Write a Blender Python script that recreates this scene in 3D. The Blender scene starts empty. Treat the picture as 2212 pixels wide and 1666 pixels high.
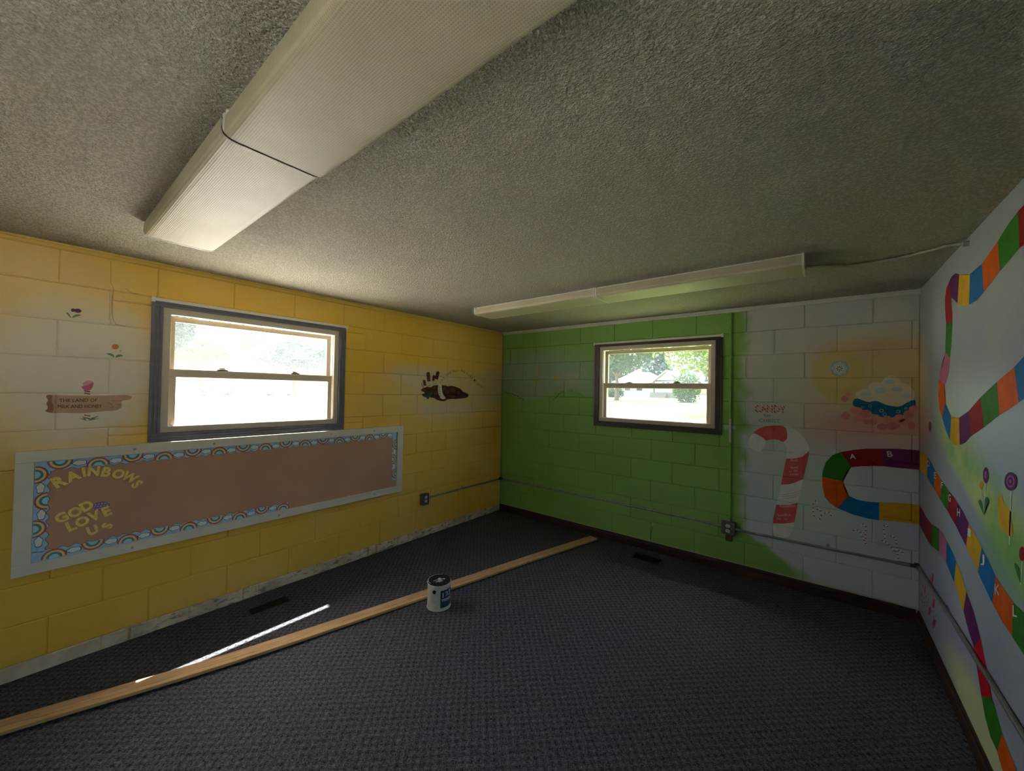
# Empty Sunday-school room with painted block walls - procedural Blender 4.5 scene
import bpy, bmesh, math, random
from mathutils import Matrix, Vector, Euler

random.seed(7)
sc = bpy.context.scene
COL = sc.collection
PI = math.pi

# ------------------------------------------------------------------ camera
CAM_POS = Vector((3.2821, -3.9064, 1.5592))
yaw, pit, rol = 0.673235, 0.0150785, 0.0179829
fwd = Vector((-math.sin(yaw) * math.cos(pit), math.cos(yaw) * math.cos(pit), math.sin(pit)))
rgt = Vector((math.cos(yaw), math.sin(yaw), 0.0))
upv = rgt.cross(fwd)
r2 = math.cos(rol) * rgt + math.sin(rol) * upv
u2 = -math.sin(rol) * rgt + math.cos(rol) * upv
cd = bpy.data.cameras.new('camera')
cd.sensor_fit = 'HORIZONTAL'
cd.sensor_width = 36.0
cd.lens = 834.708 * 36.0 / 2212.0
cd.clip_start = 0.02
cd.clip_end = 600
cam = bpy.data.objects.new('camera', cd)
COL.objects.link(cam)
m3 = Matrix((r2, u2, -fwd)).transposed()
cam.matrix_world = Matrix.Translation(CAM_POS) @ m3.to_4x4()
sc.camera = cam

# ------------------------------------------------------------------ light and exposure
SUN_DIR = Vector((-0.395, 0.155, 1.0)).normalized()
world = bpy.data.worlds.new('sky')
sc.world = world
world.use_nodes = True
wn = world.node_tree
wn.nodes.clear()
wo = wn.nodes.new('ShaderNodeOutputWorld')
bg = wn.nodes.new('ShaderNodeBackground')
sky = wn.nodes.new('ShaderNodeTexSky')
sky.sky_type = 'NISHITA'
sky.sun_disc = False
sky.sun_elevation = math.asin(SUN_DIR.z)
sky.sun_rotation = math.atan2(SUN_DIR.x, SUN_DIR.y)
sky.altitude = 200
sky.air_density = 1.0
sky.dust_density = 6.0
sky.ozone_density = 1.0
wn.links.new(sky.outputs[0], bg.inputs[0])
bg.inputs[1].default_value = 0.42
wn.links.new(bg.outputs[0], wo.inputs[0])

sd = bpy.data.lights.new('sun', 'SUN')
sd.energy = 11.0
sd.angle = math.radians(0.6)
sd.color = (1.0, 0.965, 0.9)
sun = bpy.data.objects.new('sun', sd)
COL.objects.link(sun)
sun.rotation_euler = SUN_DIR.to_track_quat('Z', 'Y').to_euler()
sun.location = (-8, 4, 20)

sc.view_settings.view_transform = 'Standard'
sc.view_settings.look = 'None'
sc.view_settings.gamma = 1.0
sc.view_settings.use_curve_mapping = False
sc.view_settings.exposure = 2.6
cy = sc.cycles
cy.use_denoising = True
cy.denoiser = 'OPENIMAGEDENOISE'
cy.max_bounces = 10
cy.diffuse_bounces = 7
cy.glossy_bounces = 4
cy.transparent_max_bounces = 12
cy.transmission_bounces = 8
cy.sample_clamp_indirect = 8.0
cy.caustics_reflective = False
cy.caustics_refractive = False
cy.use_adaptive_sampling = False

# ------------------------------------------------------------------ helpers
def lin(c):
    if isinstance(c, (int, float)):
        c = (c, c, c)
    out = []
    for v in c:
        v = v / 255.0
        out.append(v / 12.92 if v <= 0.04045 else ((v + 0.055) / 1.055) ** 2.4)
    return (out[0], out[1], out[2], 1.0)


class NT:
    """small node-tree builder"""
    def __init__(self, name):
        self.m = bpy.data.materials.new(name)
        self.m.use_nodes = True
        self.t = self.m.node_tree
        self.b = self.t.nodes['Principled BSDF']
        self._geo = None

    def n(self, typ, **kw):
        nd = self.t.nodes.new(typ)
        for k, v in kw.items():
            setattr(nd, k, v)
        return nd

    def put(self, sock, v):
        if hasattr(v, 'is_output') or isinstance(v, bpy.types.NodeSocket):
            self.t.links.new(v, sock)
        else:
            sock.default_value = v

    def math(self, op, a, b=0.0, c=0.0, clamp=False):
        nd = self.n('ShaderNodeMath', operation=op)
        nd.use_clamp = clamp
        self.put(nd.inputs[0], a)
        self.put(nd.inputs[1], b)
        if op in ('MULTIPLY_ADD', 'WRAP', 'SMOOTH_MIN', 'COMPARE'):
            self.put(nd.inputs[2], c)
        return nd.outputs[0]

    def pos(self):
        if self._geo is None:
            g = self.n('ShaderNodeNewGeometry')
            s = self.n('ShaderNodeSeparateXYZ')
            self.t.links.new(g.outputs['Position'], s.inputs[0])
            self._geo = (g.outputs['Position'], s.outputs[0], s.outputs[1], s.outputs[2])
        return self._geo

    def noise(self, scale, detail=2.0, vec=None, rough=0.5):
        nd = self.n('ShaderNodeTexNoise')
        self.t.links.new(vec if vec is not None else self.pos()[0], nd.inputs['Vector'])
        nd.inputs['Scale'].default_value = scale
        nd.inputs['Detail'].default_value = detail
        nd.inputs['Roughness'].default_value = rough
        return nd.outputs[0]

    def smooth(self, v, a, b):
        """0 at a, 1 at b (a may exceed b)"""
        nd = self.n('ShaderNodeMapRange', interpolation_type='SMOOTHSTEP')
        self.put(nd.inputs['Value'], v)
        if a <= b:
            nd.inputs['From Min'].default_value = a
            nd.inputs['From Max'].default_value = b
            nd.inputs['To Min'].default_value = 0.0
            nd.inputs['To Max'].default_value = 1.0
        else:
            nd.inputs['From Min'].default_value = b
            nd.inputs['From Max'].default_value = a
            nd.inputs['To Min'].default_value = 1.0
            nd.inputs['To Max'].default_value = 0.0
        return nd.outputs[0]

    def ell(self, u, v, cu, cv, ru, rv, soft=0.4, wob=None, amp=0.0):
        du = self.math('MULTIPLY', self.math('SUBTRACT', u, cu), 1.0 / ru)
        dv = self.math('MULTIPLY', self.math('SUBTRACT', v, cv), 1.0 / rv)
        r = self.math('SQRT', self.math('ADD', self.math('MULTIPLY', du, du), self.math('MULTIPLY', dv, dv)))
        if wob is not None:
            r = self.math('ADD', r, self.math('MULTIPLY', self.math('SUBTRACT', wob, 0.5), amp))
        return self.smooth(r, 1.0 + soft, 1.0 - soft)

    def mix(self, f, a, b):
        nd = self.n('ShaderNodeMix', data_type='RGBA')
        self.put(nd.inputs['Factor'], f)
        self.put(nd.inputs['A'], a) if False else None
        ia = [s for s in nd.inputs if s.name == 'A' and s.type == 'RGBA'][0]
        ib = [s for s in nd.inputs if s.name == 'B' and s.type == 'RGBA'][0]
        self.put(ia, a)
        self.put(ib, b)
        return [s for s in nd.outputs if s.type == 'RGBA'][0]

    def bump(self, h, strength=0.3, dist=0.002):
        nd = self.n('ShaderNodeBump')
        nd.inputs['Strength'].default_value = strength
        nd.inputs['Distance'].default_value = dist
        self.put(nd.inputs['Height'], h)
        self.t.links.new(nd.outputs[0], self.b.inputs['Normal'])

    def fin(self, col=None, rough=None, spec=None, metal=None):
        if col is not None:
            self.put(self.b.inputs['Base Color'], col)
        if rough is not None:
            self.put(self.b.inputs['Roughness'], rough)
        if spec is not None:
            self.b.inputs['Specular IOR Level'].default_value = spec
        if metal is not None:
            self.b.inputs['Metallic'].default_value = metal
        return self.m


def plain(name, rgb, rough=0.6, metal=0.0, spec=0.4, var=0.06, vscale=8.0, bump=0.0, bscale=80.0):
    t = NT(name)
    base = lin(rgb)
    if var:
        f = t.smooth(t.noise(vscale, 3), 0.3, 0.7)
        dk = tuple(c * (1 - var) for c in base[:3]) + (1,)
        lt = tuple(min(1, c * (1 + var)) for c in base[:3]) + (1,)
        t.fin(t.mix(f, dk, lt))
    else:
        t.fin(base)
    if bump:
        t.bump(t.noise(bscale, 3), bump, 0.002)
    return t.fin(None, rough, spec, metal)


class MB:
    """mesh collector"""
    def __init__(self):
        self.v = []; self.f = []; self.mi = []; self.sm = []

    def add(self, vs, fs, mi=0, smooth=False):
        o = len(self.v)
        self.v += [tuple(p) for p in vs]
        for f in fs:
            self.f.append([i + o for i in f]); self.mi.append(mi); self.sm.append(smooth)
        return self

    def box(self, x0, x1, y0, y1, z0, z1, mi=0, ch=0.0):
        if ch <= 0:
            vs = [(x0, y0, z0), (x1, y0, z0), (x1, y1, z0), (x0, y1, z0), (x0, y0, z1), (x1, y0, z1), (x1, y1, z1), (x0, y1, z1)]
            fs = [(0, 3, 2, 1), (4, 5, 6, 7), (0, 1, 5, 4), (1, 2, 6, 5), (2, 3, 7, 6), (3, 0, 4, 7)]
            return self.add(vs, fs, mi)
        bm = bmesh.new()
        bmesh.ops.create_cube(bm, size=1.0)
        for v in bm.verts:
            v.co = Vector(((x0 + x1) / 2 + v.co.x * (x1 - x0), (y0 + y1) / 2 + v.co.y * (y1 - y0), (z0 + z1) / 2 + v.co.z * (z1 - z0)))
        bmesh.ops.bevel(bm, geom=list(bm.edges), offset=ch, segments=2, affect='EDGES', profile=0.5)
        bm.verts.index_update()
        self.add([v.co[:] for v in bm.verts], [[v.index for v in f.verts] for f in bm.faces], mi)
        bm.free()
        return self

    def tube(self, pts, rad, n=12, mi=0, cap=True, smooth=True):
        pts = [Vector(p) for p in pts]
        rads = rad if isinstance(rad, (list, tuple)) else [rad] * len(pts)
        vs = []; prev = None
        for i, p in enumerate(pts):
            d = (pts[min(i + 1, len(pts) - 1)] - pts[max(i - 1, 0)])
            if d.length < 1e-9: d = Vector((0, 0, 1))
            d.normalize()
            if prev is None:
                a = Vector((0, 0, 1)) if abs(d.z) < 0.9 else Vector((1, 0, 0))
                s = d.cross(a).normalized()
            else:
                s = (prev - d * prev.dot(d))
                s = s.normalized() if s.length > 1e-6 else d.orthogonal().normalized()
            prev = s
            t = d.cross(s)
            for k in range(n):
                an = 2 * PI * k / n
                vs.append(p + (s * math.cos(an) + t * math.sin(an)) * rads[i])
        fs = []
        for i in range(len(pts) - 1):
            for k in range(n):
                fs.append((i * n + k, i * n + (k + 1) % n, (i + 1) * n + (k + 1) % n, (i + 1) * n + k))
        self.add(vs, fs, mi, smooth)
        if cap:
            self.add(vs[:n], [tuple(range(n))[::-1]], mi); self.add(vs[-n:], [tuple(range(n))], mi)
        return self

    def cyl(self, c, r0, r1, z0, z1, n=32, mi=0, caps=(True, True), axis='Z', smooth=True):
        def P(a, r, z):
            x, y = math.cos(a) * r, math.sin(a) * r
            if axis == 'Z': return (c[0] + x, c[1] + y, c[2] + z)
            if axis == 'X': return (c[0] + z, c[1] + x, c[2] + y)
            return (c[0] + y, c[1] + z, c[2] + x)
        A = [P(2 * PI * k / n, r0, z0) for k in range(n)]; B = [P(2 * PI * k / n, r1, z1) for k in range(n)]
        self.add(A + B, [(k, (k + 1) % n, n + (k + 1) % n, n + k) for k in range(n)], mi, smooth)
        if caps[0]: self.add(A, [tuple(range(n))[::-1]], mi)
        if caps[1]: self.add(B, [tuple(range(n))], mi)
        return self

    def prof(self, pts, a0, a1, axis='X', mi=0, cap=True, smooth=False):
        """extrude closed profile (list of 2D) along axis between a0 and a1; 2D is (other axes in order)"""
        def P(q, a):
            if axis == 'X': return (a, q[0], q[1])
            if axis == 'Y': return (q[0], a, q[1])
            return (q[0], q[1], a)
        n = len(pts)
        A = [P(q, a0) for q in pts]; B = [P(q, a1) for q in pts]
        self.add(A + B, [(k, (k + 1) % n, n + (k + 1) % n, n + k) for k in range(n)], mi, smooth)
        if cap:
            self.add(A, [tuple(range(n))[::-1]], mi); self.add(B, [tuple(range(n))], mi)
        return self

    def mesh(self, name, mats):
        me = bpy.data.meshes.new(name)
        me.from_pydata(self.v, [], self.f)
        for m in mats: me.materials.append(m)
        me.polygons.foreach_set('material_index', self.mi)
        me.polygons.foreach_set('use_smooth', self.sm)
        me.update()
        bm = bmesh.new(); bm.from_mesh(me)
        bmesh.ops.recalc_face_normals(bm, faces=bm.faces)
        bm.to_mesh(me); bm.free()
        return me

    def obj(self, name, mats, parent=None, loc=None):
        if not isinstance(mats, (list, tuple)): mats = [mats]
        return link(name, self.mesh(name, mats), parent, loc)


def link(name, data, parent=None, loc=None):
    o = bpy.data.objects.new(name, data)
    COL.objects.link(o)
    if loc is not None: o.location = loc
    if parent is not None: o.parent = parent
    return o


def tag(o, label=None, cat=None, group=None, kind=None):
    if label: o['label'] = label
    if cat: o['category'] = cat
    if group: o['group'] = group
    if kind: o['kind'] = kind
    return o


def empty(name, loc=(0, 0, 0), parent=None):
    o = link(name, None, parent, loc)
    o.empty_display_size = 0.1
    return o


def bevel(o, w, seg=2):
    m = o.modifiers.new('bevel', 'BEVEL'); m.width = w; m.segments = seg; m.limit_method = 'ANGLE'
    return o


_font = {}
def glyph(ch, bold=0.0):
    """flat mesh data (verts, faces) of a character string, normalised to its own bounding box"""
    k = (ch, bold)
    if k not in _font:
        cu = bpy.data.curves.new('t', 'FONT'); cu.body = ch; cu.size = 1.0; cu.offset = bold; cu.resolution_u = 3
        ob = bpy.data.objects.new('t', cu); COL.objects.link(ob)
        dg = bpy.context.evaluated_depsgraph_get()
        me = bpy.data.meshes.new_from_object(ob.evaluated_get(dg))
        vs = [v.co[:] for v in me.vertices]; fs = [list(p.vertices) for p in me.polygons]
        bpy.data.objects.remove(ob); bpy.data.curves.remove(cu); bpy.data.meshes.remove(me)
        xs = [v[0] for v in vs]; ys = [v[1] for v in vs]
        _font[k] = (vs, fs, min(xs), max(xs), min(ys), max(ys))
    return _font[k]
# ------------------------------------------------------------------ dimensions
W = 3.83          # yellow wall x=0, right wall x=W
H = 2.33
YB = -5.6         # wall behind the camera
BK = 0.2032       # block course
J0 = 0.082        # first joint above the carpet
UL, UG = -3.80854, 2.77698   # joint grid origins along the yellow and the green wall
WL = (-3.378, -2.22, 1.253, 2.058)     # window opening in the yellow wall (y0,y1,z0,z1)
WG = (1.387, 2.538, 1.252, 2.063)      # window opening in the green wall (x0,x1,z0,z1)
GW, GD = 0.0055, 0.0052                # joint half width and depth

# ------------------------------------------------------------------ surface materials
def mat_yellow():
    t = NT('yellow_block_paint')
    P, X, Y, Z = t.pos()
    w = t.noise(2.3, 3)
    c = t.mix(t.smooth(t.noise(0.9, 2), 0.35, 0.65), lin((236, 192, 96)), lin((228, 182, 68)))
    c = t.mix(t.math('MULTIPLY', t.ell(Y, Z, -4.0, 1.75, 0.62, 0.62, 0.35, w, 0.5), 0.75), c, lin((226, 196, 140)))
    c = t.mix(t.math('MULTIPLY', t.ell(Y, Z, -3.72, 1.62, 0.33, 0.36, 0.4, w, 0.6), 0.85), c, lin((222, 216, 200)))
    c = t.mix(t.math('MULTIPLY', t.ell(Y, Z, -0.8, 1.52, 0.95, 0.24, 0.5, w, 0.7), 0.7), c, lin((214, 192, 140)))
    c = t.mix(t.math('MULTIPLY', t.ell(Y, Z, -1.3, 1.7, 0.42, 0.1, 0.6, w, 0.6), 0.6), c, lin((206, 192, 180)))
    c = t.mix(t.math('MULTIPLY', t.ell(Y, Z, -0.9, 1.33, 0.45, 0.08, 0.6, w, 0.6), 0.55), c, lin((212, 196, 170)))
    c = t.mix(t.math('MULTIPLY', t.ell(Y, Z, -0.15, 1.62, 0.35, 0.2, 0.4, w, 0.5), 0.55), c, lin((190, 178, 140)))
    # strip where the old baseboard was pulled off: bare old white paint, glue smears
    edge = t.math('ADD', Z, t.math('MULTIPLY', t.math('SUBTRACT', t.noise(14, 3), 0.5), 0.012))
    bare = t.smooth(edge, J0 + 0.001, J0 - 0.003)
    wd = t.mix(t.smooth(t.noise(5, 4), 0.4, 0.7), lin((224, 210, 178)), lin((190, 176, 146)))
    st = t.n('ShaderNodeMapping'); st.inputs['Scale'].default_value = (1, 9, 26)
    t.t.links.new(P, st.inputs[0])
    smear = t.smooth(t.noise(1.3, 5, st.outputs[0], 0.7), 0.52, 0.62)
    farend = t.smooth(Y, -3.75, -3.2)
    wd = t.mix(t.math('MULTIPLY', smear, t.math('MULTIPLY', farend, 0.75)), wd, lin((104, 88, 74)))
    st2 = t.n('ShaderNodeMapping'); st2.inputs['Scale'].default_value = (1, 24, 2)
    t.t.links.new(P, st2.inputs[0])
    drip = t.smooth(t.noise(1.0, 3, st2.outputs[0]), 0.6, 0.66)
    wd = t.mix(t.math('MULTIPLY', drip, 0.6), wd, lin((150, 116, 50)))
    c = t.mix(bare, c, wd)
    t.bump(t.math('ADD', t.noise(60, 3), t.math('MULTIPLY', t.noise(9, 2), 0.8)), 0.14, 0.004)
    return t.fin(c, 0.5, 0.3)


def mat_green():
    t = NT('green_block_paint')
    P, X, Y, Z = t.pos()
    w = t.noise(2.6, 3); w2 = t.noise(6, 3)
    c = t.mix(t.smooth(t.noise(0.9, 2), 0.35, 0.65), lin((124, 170, 76)), lin((132, 176, 90)))
    # hazy painted sky above rolling hills
    hill = t.math('ADD', 1.5, t.math('MULTIPLY', t.math('SINE', t.math('MULTIPLY', t.math('SUBTRACT', X, 0.73), 5.8)), 0.07))
    above = t.smooth(t.math('SUBTRACT', Z, hill), -0.012, 0.03)
    skyp = t.math('MULTIPLY', t.math('MULTIPLY', t.ell(X, Z, 0.58, 1.66, 0.78, 0.4, 0.35, w, 0.4), above), 0.82)
    c = t.mix(skyp, c, t.mix(t.smooth(w2, 0.35, 0.65), lin((150, 168, 146)), lin((140, 172, 150))))
    c = t.mix(t.math('MULTIPLY', t.ell(X, Z, 1.0, 1.72, 0.2, 0.08, 0.6, w2, 0.6), 0.5), c, lin((176, 178, 150)))
    c = t.mix(t.math('MULTIPLY', t.ell(X, Z, 1.55, 1.15, 0.5, 0.12, 0.6, w, 0.5), 0.3), c, lin((150, 190, 110)))
    # bare whitish block right of the pipe
    low = t.smooth(Z, 0.42, 0.1)
    thr = t.math('ADD', 2.74, t.math('MULTIPLY', low, 0.42))
    uu = t.math('ADD', t.math('SUBTRACT', X, thr), t.math('MULTIPLY', t.math('SUBTRACT', w2, 0.5), 0.22))
    white = t.smooth(uu, -0.02, 0.09)
    wc = t.mix(t.smooth(t.noise(1.7, 3), 0.35, 0.65), lin((198, 201, 203)), lin((188, 190, 203)))
    wc = t.mix(t.math('MULTIPLY', t.smooth(Z, 1.2, 1.9), 0.7), wc, lin((196, 195, 174)))
    wc = t.mix(t.math('MULTIPLY', t.ell(X, Z, 3.15, 0.72, 0.38, 0.42, 0.5, w, 0.7), 0.5), wc, lin((184, 208, 184)))
    wc = t.mix(t.math('MULTIPLY', t.ell(X, Z, 3.05, 1.42, 0.3, 0.35, 0.6, w, 0.6), 0.45), wc, lin((190, 206, 176)))
    wc = t.mix(t.math('MULTIPLY', t.ell(X, Z, 3.3, 1.36, 0.22, 0.26, 0.6, w, 0.5), 0.5), wc, lin((214, 184, 164)))
    wc = t.mix(t.math('MULTIPLY', t.ell(X, Z, 3.62, 1.32, 0.34, 0.16, 0.6, w, 0.5), 0.6), wc, lin((214, 168, 156)))
    aura = t.ell(X, Z, 3.64, 1.72, 0.42, 0.32, 0.4, w, 0.25)
    wc = t.mix(t.math('MULTIPLY', aura, 0.75), wc, lin((208, 184, 112)))
    wc = t.mix(t.math('MULTIPLY', t.ell(X, Z, 3.55, 1.93, 0.3, 0.08, 0.6, w, 0.3), 0.5), wc, lin((204, 172, 140)))
    wc = t.mix(t.math('MULTIPLY', t.ell(X, Z, 3.385, 1.735, 0.155, 0.185, 0.18, w, 0.12), 0.75), wc, lin((204, 186, 92)))
    wc = t.mix(t.math('MULTIPLY', t.ell(X, Z, 3.39, 1.74, 0.1, 0.13, 0.3), 0.45), wc, lin((214, 196, 150)))
    # pink foam behind the bubbles
    wc = t.mix(t.math('MULTIPLY', t.ell(X, Z, 3.6, 1.36, 0.26, 0.09, 0.4, w2, 0.6), 0.6), wc, lin((216, 150, 146)))
    c = t.mix(white, c, wc)
    # white dab of paint across the pipe
    dab = t.math('MULTIPLY', t.smooth(t.math('ABSOLUTE', t.math('SUBTRACT', Z, 1.275)), 0.018, 0.012), t.smooth(t.math('ABSOLUTE', t.math('SUBTRACT', X, 2.652)), 0.058, 0.035))
    c = t.mix(t.math('MULTIPLY', dab, 0.7), c, lin((196, 204, 184)))
    # paint line above the baseboard
    c = t.mix(t.math('MULTIPLY', t.smooth(t.math('ADD', Z, t.math('MULTIPLY', w2, 0.004)), 0.1, 0.096), 0.8), c, lin((178, 182, 148)))
    t.bump(t.math('ADD', t.noise(60, 3), t.math('MULTIPLY', t.noise(9, 2), 0.8)), 0.14, 0.004)
    return t.fin(c, 0.5, 0.3)


def mat_rightwall():
    t = NT('white_mural_wall_paint')
    P, X, Y, Z = t.pos()
    w = t.noise(1.9, 3); w2 = t.noise(5, 3)
    c = t.mix(t.smooth(w, 0.35, 0.65), lin((162, 169, 170)), lin((154, 161, 178)))
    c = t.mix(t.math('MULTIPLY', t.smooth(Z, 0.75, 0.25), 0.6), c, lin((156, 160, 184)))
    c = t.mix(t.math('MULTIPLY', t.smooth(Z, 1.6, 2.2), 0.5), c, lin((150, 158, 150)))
    c = t.mix(t.math('MULTIPLY', t.ell(Y, Z, -0.05, 1.62, 0.22, 0.32, 0.6, w, 0.4), 0.7), c, lin((208, 184, 136)))
    c = t.mix(t.math('MULTIPLY', t.ell(Y, Z, -0.06, 1.36, 0.22, 0.14, 0.6, w, 0.5), 0.6), c, lin((206, 158, 146)))
    c = t.mix(t.math('MULTIPLY', t.ell(Y, Z, -0.5, 1.95, 0.12, 0.2, 0.8, w, 0.5), 0.3), c, lin((176, 204, 190)))
    c = t.mix(t.math('MULTIPLY', t.ell(Y, Z, -1.5, 1.42, 0.75, 0.22, 0.6, w, 0.5), 0.6), c, lin((174, 204, 224)))
    c = t.mix(t.math('MULTIPLY', t.ell(Y, Z, -1.1, 1.5, 0.5, 0.2, 0.8, w, 0.5), 0.4), c, lin((200, 216, 190)))
    # painted meadow beside the lettered path
    line = t.math('ADD', 1.38, t.math('MULTIPLY', t.math('ADD', Y, 0.3), 0.36))
    d = t.math('SUBTRACT', Z, line)
    band = t.math('MULTIPLY', t.smooth(d, -0.01, 0.07), t.smooth(t.math('ADD', d, t.math('MULTIPLY', w2, 0.1)), 0.46, 0.22))
    band = t.math('MULTIPLY', band, t.smooth(Y, -0.35, -0.85))
    c = t.mix(t.math('MULTIPLY', band, 0.85), c, t.mix(t.smooth(w2, 0.4, 0.62), lin((190, 208, 116)), lin((140, 190, 100))))
    c = t.mix(t.math('MULTIPLY', t.ell(Y, Z, -1.62, 0.98, 0.3, 0.14, 0.6, w2, 0.4), 0.6), c, lin((112, 170, 84)))
    c = t.mix(t.math('MULTIPLY', t.ell(Y, Z, -1.25, 0.16, 0.5, 0.13, 0.5, w, 0.5), 0.7), c, lin((204, 212, 130)))
    t.bump(t.math('ADD', t.noise(45, 3), t.noise(8, 2)), 0.1, 0.004)
    return t.fin(c, 0.6, 0.2)


def mat_ceiling():
    t = NT('spray_textured_ceiling')
    n1 = t.noise(105, 3, None, 0.6)
    vo = t.n('ShaderNodeTexVoronoi'); vo.inputs['Scale'].default_value = 150
    t.t.links.new(t.pos()[0], vo.inputs['Vector'])
    h = t.math('SUBTRACT', t.smooth(n1, 0.42, 0.66), t.math('MULTIPLY', vo.outputs['Distance'], 0.5))
    c = t.mix(t.smooth(t.noise(1.2, 3), 0.35, 0.7), lin((216, 209, 190)), lin((222, 216, 200)))
    c = t.mix(t.math('MULTIPLY', t.smooth(h, 0.25, -0.2), 0.42), c, lin((150, 143, 124)))  # pits darkened in the colour to suggest crevice shade
    t.bump(h, 1.0, 0.012)
    return t.fin(c, 0.85, 0.15)


def mat_carpet():
    t = NT('charcoal_woven_carpet')
    P, X, Y, Z = t.pos()
    mp = t.n('ShaderNodeMapping'); mp.inputs['Rotation'].default_value = (0, 0, math.radians(-43))
    t.t.links.new(P, mp.inputs[0])
    s = t.n('ShaderNodeSeparateXYZ'); t.t.links.new(mp.outputs[0], s.inputs[0])
    a, b = s.outputs[0], s.outputs[1]
    wob = t.math('MULTIPLY', t.math('SUBTRACT', t.noise(26, 3), 0.5), 2.6)
    pa = t.math('SINE', t.math('ADD', t.math('MULTIPLY', a, 2 * PI / 0.034), wob))
    pb = t.math('SINE', t.math('ADD', t.math('MULTIPLY', b, 2 * PI / 0.034), wob))
    grid = t.math('MULTIPLY_ADD', t.math('ADD', pa, pb), 0.22, 0.5)
    # fine loops: thin streaks in both directions
    m1 = t.n('ShaderNodeMapping'); m1.inputs['Scale'].default_value = (330, 60, 1); t.t.links.new(mp.outputs[0], m1.inputs[0])
    m2 = t.n('ShaderNodeMapping'); m2.inputs['Scale'].default_value = (60, 330, 1); t.t.links.new(mp.outputs[0], m2.inputs[0])
    s1 = t.noise(1.0, 2, m1.outputs[0]); s2 = t.noise(1.0, 2, m2.outputs[0])
    ch = t.smooth(t.math('MULTIPLY', pa, pb), -0.25, 0.25)
    loops = t.math('ADD', t.math('MULTIPLY', s1, ch), t.math('MULTIPLY', s2, t.math('SUBTRACT', 1.0, ch)))
    f = t.math('ADD', t.math('MULTIPLY', grid, 0.42), t.math('MULTIPLY', t.math('SUBTRACT', loops, 0.5), 3.0))
    f = t.math('ADD', f, 0.16, clamp=True)
    c = t.mix(f, lin((34, 34, 36)), lin((110, 110, 119)))
    t.bump(t.math('ADD', loops, t.math('MULTIPLY', grid, 0.8)), 0.6, 0.004)
    return t.fin(c, 0.95, 0.1)


def wood_mat(name, ca, cb, axis_scale, rough=0.55, knots=True, spec=0.3):
    t = NT(name)
    tc = t.n('ShaderNodeTexCoord')
    mp = t.n('ShaderNodeMapping'); mp.inputs['Scale'].default_value = axis_scale
    t.t.links.new(tc.outputs['Object'], mp.inputs[0])
    n1 = t.noise(1.0, 4, mp.outputs[0], 0.6)
    wv = t.math('SINE', t.math('MULTIPLY', n1, 34.0))
    f = t.math('MULTIPLY_ADD', wv, 0.3, t.math('MULTIPLY', n1, 0.9), clamp=True)
    c = t.mix(f, lin(ca), lin(cb))
    t.bump(wv, 0.15, 0.001)
    return t.fin(c, rough, spec)


M = {}
M['yellow'] = mat_yellow(); M['green'] = mat_green(); M['rwall'] = mat_rightwall()
M['ceiling'] = mat_ceiling(); M['carpet'] = mat_carpet()
M['dark_wood'] = wood_mat('dark_stained_baseboard', (38, 25, 20), (70, 44, 32), (3, 3, 40), 0.5)
M['casing_dark'] = plain('dark_brown_casing', (66, 54, 50), 0.38, 0, 0.5, 0.12, 20)
M['casing_flare'] = plain('flare_tinted_casing', (108, 105, 115), 0.38, 0, 0.5, 0.1, 20)  # casing tinted slate to carry window flare in its colour
M['vinyl'] = plain('tan_vinyl', (196, 184, 164), 0.4, 0, 0.4, 0.02)
M['vinyl_white'] = plain('white_rail', (214, 212, 202), 0.4, 0, 0.4, 0.02)
M['plaster'] = plain('plain_wall_paint', (208, 206, 198), 0.6, 0, 0.3, 0.03)
M['outer'] = plain('outer_block', (150, 146, 138), 0.8, 0, 0.2, 0.1, 4)
M['trim_white'] = plain('white_trim', (206, 204, 192), 0.5, 0, 0.35, 0.05)
M['trim_yellow'] = plain('yellow_trim', (214, 178, 88), 0.5, 0, 0.35, 0.08, 3)
def glass_mat():
    m = bpy.data.materials.new('window_glass'); m.use_nodes = True
    t = m.node_tree; t.nodes.clear()
    o = t.nodes.new('ShaderNodeOutputMaterial'); mx = t.nodes.new('ShaderNodeMixShader')
    tr = t.nodes.new('ShaderNodeBsdfTransparent'); gl = t.nodes.new('ShaderNodeBsdfGlossy'); lw = t.nodes.new('ShaderNodeLayerWeight'); lw.inputs[0].default_value = 0.5
    pw = t.nodes.new('ShaderNodeMath'); pw.operation = 'POWER'; pw.inputs[1].default_value = 5.0; t.links.new(lw.outputs['Facing'], pw.inputs[0])
    ma = t.nodes.new('ShaderNodeMath'); ma.operation = 'MULTIPLY_ADD'; ma.inputs[1].default_value = 0.5; ma.inputs[2].default_value = 0.02; t.links.new(pw.outputs[0], ma.inputs[0])
    gl.inputs['Roughness'].default_value = 0.02
    tr.inputs[0].default_value = (0.95, 0.965, 0.955, 1)
    t.links.new(ma.outputs[0], mx.inputs[0]); t.links.new(tr.outputs[0], mx.inputs[1]); t.links.new(gl.outputs[0], mx.inputs[2])
    glare_veil = t.nodes.new('ShaderNodeBsdfTranslucent'); glare_veil.inputs[0].default_value = (0.9, 0.93, 1.0, 1)  # pale translucent veil, stands in for glare haze in the panes
    m2 = t.nodes.new('ShaderNodeMixShader'); m2.inputs[0].default_value = 0.03
    t.links.new(mx.outputs[0], m2.inputs[1]); t.links.new(glare_veil.outputs[0], m2.inputs[2]); t.links.new(m2.outputs[0], o.inputs[0])
    return m
M['glass'] = glass_mat()

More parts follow.
